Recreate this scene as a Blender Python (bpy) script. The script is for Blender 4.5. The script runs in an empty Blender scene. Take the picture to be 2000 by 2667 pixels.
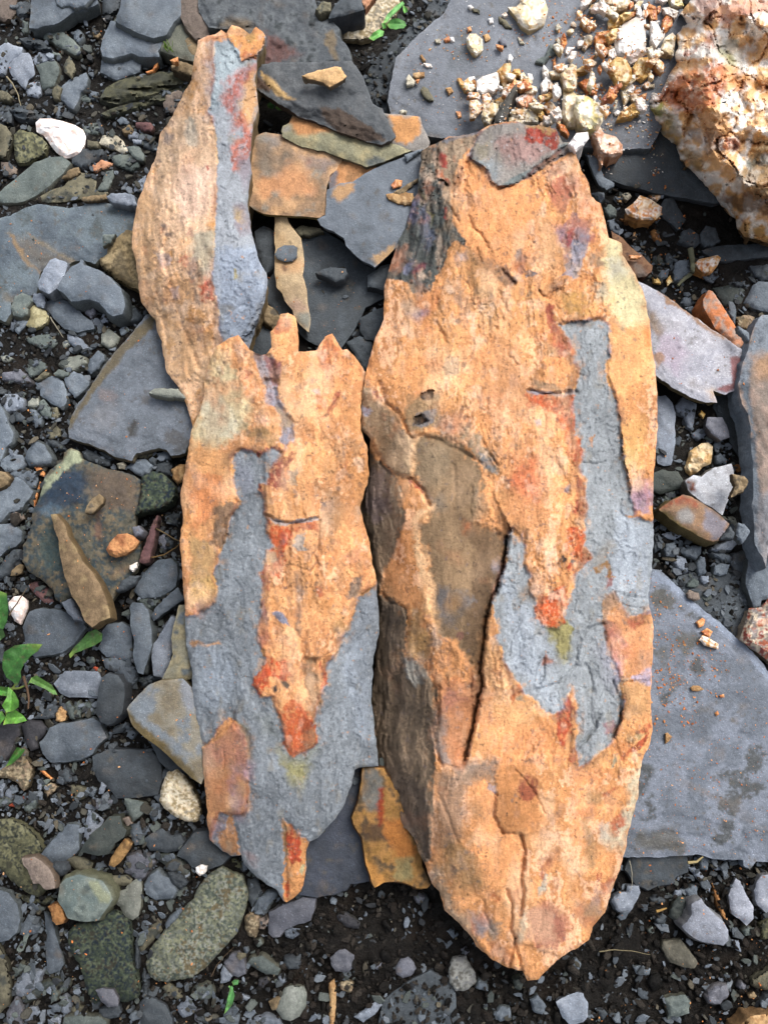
import bpy, math, random
import numpy as np
from mathutils import Vector
from mathutils.geometry import delaunay_2d_cdt
random.seed(7); RNG = np.random.default_rng(11)
SC = bpy.context.scene; COL = SC.collection

# ---------------------------------------------------------------- camera
TILT = math.radians(13.0); DIST = 0.60
cd = bpy.data.cameras.new("camera"); cam = bpy.data.objects.new("camera", cd); COL.objects.link(cam)
cd.sensor_fit = 'VERTICAL'; cd.sensor_height = 34.67; cd.lens = 26.0; cd.clip_start = 0.01; cd.clip_end = 50
CP = np.array([0.0, -DIST*math.sin(TILT), DIST*math.cos(TILT)])
cam.location = CP; cam.rotation_euler = (TILT, 0, 0); SC.camera = cam
# ---------------------------------------------------------------- light: overcast, soft sun from beyond the top right
SUN_EL, SUN_AZ = 50.0, 42.0          # azimuth clockwise from +Y (the top of the frame)
w = bpy.data.worlds.new("World"); SC.world = w; w.use_nodes = True
nt = w.node_tree; bg = nt.nodes['Background']; sky = nt.nodes.new('ShaderNodeTexSky')
sky.sky_type = 'NISHITA'; sky.sun_disc = False; sky.sun_elevation = math.radians(SUN_EL); sky.sun_rotation = math.radians(SUN_AZ)
sky.air_density = 1.0; sky.dust_density = 4.0; sky.ozone_density = 1.0
hs_ = nt.nodes.new('ShaderNodeHueSaturation'); hs_.inputs['Saturation'].default_value = 0.34   # cloud cover greys the sky
nt.links.new(sky.outputs[0], hs_.inputs['Color']); nt.links.new(hs_.outputs[0], bg.inputs[0]); bg.inputs[1].default_value = 0.14
ld = bpy.data.lights.new("sun", 'SUN'); ld.energy = 1.6; ld.angle = math.radians(36); ld.color = (1.0, 0.965, 0.91)
sun = bpy.data.objects.new("sun", ld); COL.objects.link(sun)
el, az = math.radians(SUN_EL), math.radians(SUN_AZ)
sd_ = Vector((math.sin(az)*math.cos(el), math.cos(az)*math.cos(el), math.sin(el)))
sun.rotation_euler = sd_.to_track_quat('Z', 'Y').to_euler()
vs = SC.view_settings; vs.view_transform = 'Standard'; vs.look = 'None'; vs.exposure = 0.80; vs.gamma = 1.0; vs.use_curve_mapping = False
SC.cycles.max_bounces = 4

# ---------------------------------------------------------------- geometry of the view: traced points -> places in the world
PX = 1000.0
def to_world(u, v, z):
    """native photo point (u, v) seen at height z (metres) -> world x, y"""
    a = (np.asarray(u, float)-1000.0)/2000.0*(26.0/26.0)
    b = -(np.asarray(v, float)-1333.5)/2667.0*(34.67/26.0)
    dx = a; dy = math.sin(TILT)+b*math.cos(TILT); dz = -math.cos(TILT)+b*math.sin(TILT)
    t = (np.asarray(z, float)-CP[2])/dz
    return CP[0]+dx*t, CP[1]+dy*t
TX = dict(a=0, b=500, c=1000, d=1500); K = 500.0/1659.0
def P(tile, s):
    """tile-local trace -> native photo points"""
    q = np.array([[float(k) for k in p.split(',')] for p in s.split()])
    if tile == 'n': return q
    return np.stack([TX[tile[0]]+q[:, 0]*K, int(tile[1])*500+q[:, 1]*K], 1)
def lin(h, k=0.8):
    h = h.lstrip('#'); c = np.array([int(h[i:i+2], 16)/255 for i in (0, 2, 4)])
    return np.where(c <= .04045, c/12.92, ((c+.055)/1.055)**2.4)*k

# ---------------------------------------------------------------- noise
def _h(ix, iy, seed):
    n = (ix.astype(np.int64)*374761393+iy.astype(np.int64)*668265263+seed*1274126177) & 0xffffffff
    n = ((n ^ (n >> 13))*1274126177) & 0xffffffff
    return ((n ^ (n >> 16)) & 0xffffff)/float(0xffffff)
def vnoise(x, y, seed=0):
    ix = np.floor(x); iy = np.floor(y); fx = x-ix; fy = y-iy
    fx = fx*fx*fx*(fx*(fx*6-15)+10); fy = fy*fy*fy*(fy*(fy*6-15)+10)
    a = _h(ix, iy, seed); b = _h(ix+1, iy, seed); c = _h(ix, iy+1, seed); d = _h(ix+1, iy+1, seed)
    return (a*(1-fx)+b*fx)*(1-fy)+(c*(1-fx)+d*fx)*fy
def fbm(x, y, seed=0, oc=3):
    s = 0; a = .5; n = 0
    for i in range(oc):
        s = s+a*(vnoise(x*1.0+17.3*i, y+9.1*i, seed+i*7)-.5); n += a; x = x*2.03+y*.21; y = y*2.01-x*.05; a *= .5
    return s/n*2          # about -1..1
def sm(e0, e1, x):
    t = np.clip((x-e0)/(e1-e0), 0, 1); return t*t*(3-2*t)
def tin(x, y, size, seed):
    """random heights on a triangular lattice, linear in between: flat broken faces that meet in edges"""
    sx = x/size; sy = y/size; s = (sx+sy)*.366; u = sx+s; v = sy+s; i = np.floor(u); j = np.floor(v); fu = u-i; fv = v-j; t = fu > fv
    a = _h(i, j, seed); c = _h(i+1, j+1, seed); b = np.where(t, _h(i+1, j, seed), _h(i, j+1, seed))
    hi = np.maximum(fu, fv); lo = np.minimum(fu, fv); return a*(1-hi)+b*(hi-lo)+c*lo-.5
def facets(x, y, size, seed):
    """angular broken-quartz relief; also the distance to the joints between blocks"""
    wx = x+size*.5*fbm(x/size/1.3, y/size/1.3, seed+11, 2); wy = y+size*.5*fbm(x/size/1.3, y/size/1.3, seed+12, 2)
    h = tin(wx, wy, size, seed)*1.5
    gx = wx/size/1.4; gy = wy/size/1.4; ix = np.floor(gx); iy = np.floor(gy); best = np.full(x.shape, 1e9); sec = np.full(x.shape, 1e9); bo_ = np.zeros(x.shape)
    for dx in (-1, 0, 1):
        for dy in (-1, 0, 1):
            cx = ix+dx; cy = iy+dy; d = (gx-cx-_h(cx, cy, seed+5))**2+(gy-cy-_h(cx, cy, seed+6))**2; m = d < best
            sec = np.where(m, best, np.minimum(sec, d)); best = np.where(m, d, best); bo_ = np.where(m, _h(cx, cy, seed+7)-.5, bo_)
    return h+bo_*.45, np.sqrt(sec)-np.sqrt(best)
def grains(x, y, size, seed):
    wx = x/size+.6*fbm(x/size/1.5, y/size/1.5, seed+1, 2); wy = y/size+.6*fbm(x/size/1.5, y/size/1.5, seed+2, 2); ix = np.floor(wx); iy = np.floor(wy); best = np.full(x.shape, 1e9); v = np.zeros(x.shape)
    for dx in (-1, 0, 1):
        for dy in (-1, 0, 1):
            cx = ix+dx; cy = iy+dy; d = (wx-cx-_h(cx, cy, seed+5))**2+(wy-cy-_h(cx, cy, seed+6))**2; m = d < best; best = np.where(m, d, best); v = np.where(m, _h(cx, cy, seed+7), v)
    return v
def inside(p, poly):
    x, y = p[:, 0], p[:, 1]; r = np.zeros(len(p), bool); n = len(poly)
    for i in range(n):
        x0, y0 = poly[i]; x1, y1 = poly[(i+1) % n]
        if y0 == y1: continue
        c = ((y0 > y) != (y1 > y)) & (x < (x1-x0)*(y-y0)/(y1-y0)+x0); r ^= c
    return r
def dline(p, line, closed=False):
    d = np.full(len(p), 1e12); n = len(line)
    for i in range(n if closed else n-1):
        a = line[i]; e = line[(i+1) % n]-a; L = e@e
        if L < 1e-12: continue
        t = np.clip(((p-a)@e)/L, 0, 1); q = p-a-t[:, None]*e
        d = np.minimum(d, q[:, 0]**2+q[:, 1]**2)
    return np.sqrt(d)
def sdist(p, poly):
    """signed: positive inside; only exact near the patch"""
    lo = poly.min(0)-60; hi = poly.max(0)+60
    m = (p[:, 0] > lo[0]) & (p[:, 0] < hi[0]) & (p[:, 1] > lo[1]) & (p[:, 1] < hi[1])
    r = np.full(len(p), -60.0)
    if m.any():
        q = p[m]; d = dline(q, poly, True); r[m] = np.where(inside(q, poly), d, -d)
    return r
def roughen(poly, step, amp, seed=0):
    """resample a traced outline and break it up like a fractured edge"""
    out = []; n = len(poly)
    for i in range(n):
        a = poly[i]; b = poly[(i+1) % n]; L = np.hypot(*(b-a)); k = max(1, int(round(L/step)))
        for j in range(k): out.append(a+(b-a)*j/k)
    o = np.array(out); nx = np.roll(o, -1, 0)-np.roll(o, 1, 0); nx /= (np.hypot(nx[:, 0], nx[:, 1])[:, None]+1e-9)
    nn = np.stack([nx[:, 1], -nx[:, 0]], 1)
    d = fbm(o[:, 0]/(step*3.1), o[:, 1]/(step*3.1), seed, 3)*amp
    return o+nn*d[:, None]

# ---------------------------------------------------------------- materials
def mat(name, rough=.8, bump=.25, bscale=900, var=.22, spec=.35, sss=0.0, speck=0.0, aniso=1.0, fleck=.0, crack=.0):
    m = bpy.data.materials.new(name); m.use_nodes = True; t = m.node_tree; N = t.nodes; L = t.links
    b = N['Principled BSDF']; b.inputs['Roughness'].default_value = rough; b.inputs['Specular IOR Level'].default_value = spec
    at = N.new('ShaderNodeVertexColor'); at.layer_name = 'Col'
    tc = N.new('ShaderNodeTexCoord'); oi = N.new('ShaderNodeObjectInfo'); ad = N.new('ShaderNodeVectorMath'); ad.operation = 'ADD'
    mu = N.new('ShaderNodeMath'); mu.operation = 'MULTIPLY'; mu.inputs[1].default_value = 7.3
    L.new(oi.outputs['Random'], mu.inputs[0]); L.new(tc.outputs['Object'], ad.inputs[0]); L.new(mu.outputs[0], ad.inputs[1])
    mp = N.new('ShaderNodeMapping'); mp.inputs['Scale'].default_value = (1, aniso, 1); L.new(ad.outputs[0], mp.inputs[0])
    n1 = N.new('ShaderNodeTexNoise'); n1.inputs['Scale'].default_value = bscale; n1.inputs['Detail'].default_value = 4; n1.inputs['Roughness'].default_value = .65
    n2 = N.new('ShaderNodeTexNoise'); n2.inputs['Scale'].default_value = bscale*.36; n2.inputs['Detail'].default_value = 4
    n3 = N.new('ShaderNodeTexNoise'); n3.inputs['Scale'].default_value = bscale*.75; n3.inputs['Detail'].default_value = 1
    for n in (n1, n2, n3): L.new(mp.outputs[0], n.inputs['Vector'])
    r = N.new('ShaderNodeMapRange'); r.inputs[1].default_value = .3; r.inputs[2].default_value = .7; r.inputs[3].default_value = 1-var; r.inputs[4].default_value = 1+var
    av = N.new('ShaderNodeMath'); av.operation = 'ADD'; h1 = N.new('ShaderNodeMath'); h1.operation = 'MULTIPLY'; h1.inputs[1].default_value = .5
    L.new(n1.outputs[0], av.inputs[0]); L.new(n2.outputs[0], av.inputs[1]); L.new(av.outputs[0], h1.inputs[0]); L.new(h1.outputs[0], r.inputs[0])
    mm = N.new('ShaderNodeVectorMath'); mm.operation = 'MULTIPLY'; L.new(at.outputs[0], mm.inputs[0]); L.new(r.outputs[0], mm.inputs[1])
    outc = mm.outputs[0]
    if speck:
        r2 = N.new('ShaderNodeMapRange'); r2.inputs[1].default_value = .70; r2.inputs[2].default_value = .76; r2.inputs[3].default_value = 1; r2.inputs[4].default_value = 1-speck
        L.new(n3.outputs[0], r2.inputs[0]); m2 = N.new('ShaderNodeVectorMath'); m2.operation = 'MULTIPLY'
        L.new(outc, m2.inputs[0]); L.new(r2.outputs[0], m2.inputs[1]); outc = m2.outputs[0]
    hc = None
    if crack:   # hairline fissures following the cleavage
        mp5 = N.new('ShaderNodeMapping'); mp5.inputs['Scale'].default_value = (1, .38, 1); mp5.inputs['Location'].default_value = (2.2, .7, 5.1); L.new(ad.outputs[0], mp5.inputs[0])
        n5 = N.new('ShaderNodeTexNoise'); n5.inputs['Scale'].default_value = bscale*.20; n5.inputs['Detail'].default_value = 5; n5.inputs['Roughness'].default_value = .62; L.new(mp5.outputs[0], n5.inputs['Vector'])
        s5 = N.new('ShaderNodeMath'); s5.operation = 'SUBTRACT'; s5.inputs[1].default_value = .5; b5 = N.new('ShaderNodeMath'); b5.operation = 'ABSOLUTE'; r5 = N.new('ShaderNodeMapRange')
        r5.inputs[1].default_value = 0; r5.inputs[2].default_value = .022; r5.inputs[3].default_value = 1-crack; r5.inputs[4].default_value = 1
        L.new(n5.outputs[0], s5.inputs[0]); L.new(s5.outputs[0], b5.inputs[0]); L.new(b5.outputs[0], r5.inputs[0]); m5 = N.new('ShaderNodeVectorMath'); m5.operation = 'MULTIPLY'; L.new(outc, m5.inputs[0]); L.new(r5.outputs[0], m5.inputs[1]); outc = m5.outputs[0]; hc = r5.outputs[0]
    if fleck:   # tiny pale mica flecks
        n4 = N.new('ShaderNodeTexNoise'); n4.inputs['Scale'].default_value = bscale*.8; n4.inputs['Detail'].default_value = 0; o4 = N.new('ShaderNodeVectorMath'); o4.operation = 'ADD'; o4.inputs[1].default_value = (3.1, 7.7, 1.3)
        L.new(mp.outputs[0], o4.inputs[0]); L.new(o4.outputs[0], n4.inputs['Vector']); r4 = N.new('ShaderNodeMapRange'); r4.inputs[1].default_value = .70; r4.inputs[2].default_value = .78; r4.inputs[3].default_value = 1; r4.inputs[4].default_value = 1+fleck*1.4
        L.new(n4.outputs[0], r4.inputs[0]); m4 = N.new('ShaderNodeVectorMath'); m4.operation = 'MULTIPLY'; L.new(outc, m4.inputs[0]); L.new(r4.outputs[0], m4.inputs[1]); outc = m4.outputs[0]
    L.new(outc, b.inputs['Base Color'])
    hs = N.new('ShaderNodeMath'); hs.operation = 'MULTIPLY_ADD'; hs.inputs[1].default_value = 1.1; L.new(n2.outputs[0], hs.inputs[0]); L.new(n1.outputs[0], hs.inputs[2])
    hsrc = hs.outputs[0]
    if hc is not None:
        ha_ = N.new('ShaderNodeMath'); ha_.operation = 'MULTIPLY_ADD'; ha_.inputs[1].default_value = 1.2; L.new(hc, ha_.inputs[0]); L.new(hsrc, ha_.inputs[2]); hsrc = ha_.outputs[0]
    bp = N.new('ShaderNodeBump'); bp.inputs['Strength'].default_value = bump; bp.inputs['Distance'].default_value = .0012
    L.new(hsrc, bp.inputs['Height']); L.new(bp.outputs[0], b.inputs['Normal'])
    if sss:
        b.inputs['Subsurface Weight'].default_value = sss; b.inputs['Subsurface Radius'].default_value = (.004, .003, .002); b.inputs['Subsurface Scale'].default_value = .5
    return m
M = dict(
    slate=mat('slate', .66, .5, 1500, .24, .36, speck=.15, fleck=.5),
    rock=mat('weathered_rock', .85, .6, 1400, .28, .25, speck=.2, crack=.25),
    hero=mat('iron_stained_slate', .85, .6, 1500, .24, .22, speck=.25, crack=.2),
    layered=mat('layered_slate', .7, .9, 900, .35, .35),
    quartz=mat('quartz', .38, .14, 900, .06, .5),
    soil=mat('wet_soil', .4, 1.0, 1100, .5, .15),
    leaf=mat('leaf', .5, .45, 700, .3, .35, speck=.4),
    twig=mat('dry_stem', .8, .5, 900, .2, .2))

# ---------------------------------------------------------------- colours per kind of stone: palette, side, pattern size (px), relief style, noun
KD = {
 'sl': ('5c6670 6d7782 7b858f', '4a4f50', 60, 'slate', 'slate', 'grey'),
 'bigslate': ('6b7077 787d86 868b94', '4b5052', 120, 'slate', 'slate', ''),
 'bigslate2': ('5f656f 6b727d 7d8491 4f5254', '5c6470', 70, 'slate', 'slate', ''),
 'bigslate3': ('4f5a64 5b6670 67737b 545d60', '5a5a50', 60, 'slate', 'slate', ''),
 'bigslate4': ('565d66 646b74 6f7680 5c5d60', '5a5240', 50, 'slate', 'slate', ''),
 'navy': ('3a3f49 434955 4c5260', '2f3238', 60, 'slate', 'slate', ''),
 'roughslate': ('4c5156 5b6065 6a6f73 43484b', '40413f', 22, 'rough', 'slate', ''),
 'darkfront': ('52565a 5e6266 6a6d70', '4a3f36', 24, 'rough', 'slate', ''),
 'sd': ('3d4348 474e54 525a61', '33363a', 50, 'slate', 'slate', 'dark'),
 'sd2': ('45433f 4c4a45 56524b', '33312f', 40, 'slate', 'slate', 'dark'),
 'sdp': ('3c3c42 47464c 504e52', '33322f', 40, 'slate', 'slate', 'blackish'),
 'sgd': ('3b4342 454d4a 525853', '38392f', 40, 'slate', 'slate', 'dark green-grey'),
 'sb': ('7f8997 8f98a6 9fa7b4', '5c6066', 50, 'slate', 'slate', 'pale blue-grey'),
 'swl': ('8f95a2 a0a5b2 adb1bd', '6a6a6c', 50, 'slate', 'slate', 'pale'),
 'sp': ('696b76 767883 82838d', '4c4a4c', 50, 'slate', 'slate', 'lavender-grey'),
 'sg': ('596360 68726f 78817c', '47463c', 40, 'slate', 'slate', 'greenish grey'),
 'sm': ('5c6058 6a6c60 747569', '47463c', 40, 'slate', 'slate', ''),
 'cg': ('81857c 90948a 9fa196', '5c5b50', 40, 'slate', 'stone', 'pale grey-green'),
 'cg2': ('6c716a 7b7f78 8a8d86', '5c5b50', 40, 'rock', 'pebble', ''),
 'olg': ('5f5c50 6e6a5c 7c7768', '47443a', 30, 'slate', 'stone', 'olive-grey'),
 'pb': ('6e625b 7c6f66 8a7c70', '57493c', 40, 'rock', 'stone', 'mauve-brown'),
 'rb': ('573f3c 65494a 735452', '42302c', 40, 'rock', 'stone', 'purple-brown'),
 'br': ('6a5a44 7b694f 8d7a5e 5b5347', '4a3d2c', 30, 'rock', 'stone', 'brown'),
 'ol': ('524f42 625e4e 75705d 484a44', '3d3a2d', 30, 'rock', 'stone', 'olive-brown'),
 'tn': ('b58f62 c9a374 a98258 d6b285', '7d6040', 24, 'rock', 'stone', 'tan'),
 'tansliver': ('8d7a60 9c8668 a89272 b59c78', '6b5a40', 40, 'slate', 'slate', ''),
 'tanblade': ('c49c6c d2ab7b bd9a72', '6f6252', 30, 'rock', 'stone', ''),
 'tanwedge': ('7c6850 8a7459 74614a 94805f', '5b4a30', 28, 'rock', 'slate', ''),
 'tanrock': ('8a7858 a08c68 75654a b09c78', '5b4d36', 14, 'rock', 'rock', ''),
 'or': ('c8844c d89760 b87040', '9a5c30', 16, 'quartz', 'stone', 'orange'),
 'or2': ('c07038 d08c50 a85c2c e0ac78', '8a4c24', 16, 'quartz', 'quartz', 'rust-orange'),
 'os': ('c48a68 d09a78 b87c5c', '8a5c40', 26, 'rock', 'stone', ''),
 'ob': ('8f6238 a37548 7a5230', '5b3c20', 22, 'rock', 'stone', 'orange-brown'),
 'rr': ('8c3c28 a04a34', '6a2c1c', 22, 'rock', 'stone', ''),
 'rr2': ('8c4a30 a86a48 7a3c28', '6a3420', 16, 'quartz', 'stone', 'brick-red'),
 'cr': ('c4bcaa d4ccb8 b4ab96', '8a806a', 20, 'rock', 'stone', 'cream'),
 'ck': ('b4ab84 c4bb94 a49a74', '7a7250', 20, 'rock', 'stone', ''),
 'qw': ('e8e4e2 f4f1ee dcd4cc e8dcd0', 'c8b8a4', 16, 'quartz', 'quartz', 'white'),
 'qw2': ('f4f2f2 fbfafa e8e0dc', 'd8d0c8', 20, 'quartz', 'quartz', ''),
 'qp': ('eee6e4 f8f3f1 e6cfc4 f2eeee', 'c0a488', 20, 'quartz', 'quartz', ''),
 'qpk': ('e0c0a8 d8a888 ecd4c4 c89070', 'b07850', 16, 'quartz', 'quartz', ''),
 'qc': ('d8ceb8 e6ddcc c8b48c e0d4c0 b89868', 'a08860', 20, 'quartz', 'quartz', 'cream'),
 'qg': ('c4bcb4 d4ccc4 b8a898', '988878', 20, 'quartz', 'quartz', 'grey-white'),
 'qo': ('e0c8a8 ecd8c0 d0985c e8dcd0 c07c44', 'a87848', 16, 'quartz', 'quartz', 'cream and orange'),
 'qor': ('e8d0c0 f0e4dc d08860 e0a880', 'b07048', 20, 'quartz', 'quartz', ''),
 'qy': ('e0d4a8 ece4c8 c8b878 f4f0e4', 'a89458', 26, 'quartz', 'quartz', ''),
 'go': ('c89c50 d8b470 b48440 e4cc98', '987038', 16, 'quartz', 'quartz', 'golden'),
 'gq': ('b88c48 ccA868 a07434 dcc498', '80602c', 22, 'quartz', 'quartz', ''),
 'crq': ('d8bc90 e4cca4 c8a470', 'a88450', 16, 'quartz', 'quartz', ''),
 'gm': ('4c4c3c 64644c 7c7a5c 3c4038 8c8a6c', '44402e', 12, 'rock', 'rock', 'mossy mottled'),
 'gd': ('26302e 38423a 46503e 1e2a34 5c6450 3c3a30', '2c2e28', 10, 'rock', 'rock', 'dark green'),
 'gg': ('5c6052 70746a 84866e 4c544c 8e9084 6a6048', '4a4a3a', 11, 'rock', 'rock', 'grey-green'),
 'gt': ('7c6a50 94806a 5c5444 a8987c 6a5c48', '54452f', 11, 'rock', 'rock', 'speckled tan'),
 'gw': ('c8b898 e0d4bc 9c8a68 dccaac 8c8474', '6e5e44', 13, 'rock', 'rock', 'cream'),
 'gw2': ('7c7c7c 94948f 64625c', '54524c', 13, 'rock', 'rock', 'grey-white'),
 'bluemottle': ('4c4c44 5c584c 3c464a 6c6250', '4c4836', 14, 'rock', 'rock', ''),
 'mosslay': ('35362c 46473a 55543f 2a2c26', '2c2d22', 22, 'layered', 'slate', 'mossy'),
 'orangeslab': ('b49270 c8a078 a4866a 948a7c', '7d7048', 30, 'rock', 'slate', ''),
 'orangeslab2': ('b07c50 c48e60 9c7450', '6a5440', 24, 'rock', 'slate', ''),
 'orangetop': ('8c8884 9a948e', '6a6058', 24, 'rock', 'slate', ''),
 'greenslab': ('7d7c68 8b8870 989275 a89c78', '6a6450', 24, 'rock', 'slate', ''),
 'greyslate': ('5d656e 6a727c 767e88', '5c646c', 50, 'slate', 'slate', ''),
 'lavslab': ('a3a3ad b0b0ba bbbac2 a8a6ac', '6a5c3c', 40, 'slate', 'slate', ''),
 'rightslab': ('8c7a70 9a867a 85786f a08c80', '6c7680', 40, 'rock', 'slate', ''),
 'rustwhite': ('a8988c 8c4030 c4b49c 7c7470 9c5438', '6c5c50', 18, 'quartz', 'rock', ''),
 'creamslab': ('6e7070 827e6c 968c70 5c6468', '4c4a40', 30, 'rock', 'slate', ''),
 'brownslab': ('5f584c 6c6352 757064 666c72', '584c2c', 40, 'slate', 'slate', ''),
 'rustslab': ('7c5c38 96703c a87c48 5c4c38 8a6c48', '5a3c20', 20, 'rock', 'slate', ''),
 'rustplate': ('6a4c3c 7d5c48 8c6a50 5c4640', '4c3024', 20, 'rock', 'slate', ''),
 'hexs': ('4e5a58 5c6866 6a736e 46504e', '5c5c48', 30, 'slate', 'slate', ''),
 'orangebar': ('b88468 c89070 a89488 c87c50', 'b0683c', 16, 'rock', 'rock', ''),
 'orangestone': ('b07a50 c08a5c a46c48', '7a5430', 20, 'rock', 'rock', ''),
 'tanstick': ('8c6c44 a48052 745838', '5b4428', 18, 'rock', 'rock', ''),
 'whiterust': ('a4a6ac b4b6bc 9c9ca0', '74706a', 24, 'slate', 'rock', ''),
 'patchstone': ('86684c 947458 7c6450', '5c5030', 24, 'slate', 'rock', ''),
}
def pal(k, n):
    """n in 0..1 -> colour of the palette"""
    c = [lin(x) for x in KD[k][0].split()]; m = len(c)
    x = np.clip(n, 0, .9999)*m; i = np.floor(x).astype(int); f = sm(.55, 1, x-i)
    c = np.array(c+[c[-1]]); return c[i]*(1-f[:, None])+c[i+1]*f[:, None]

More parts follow.
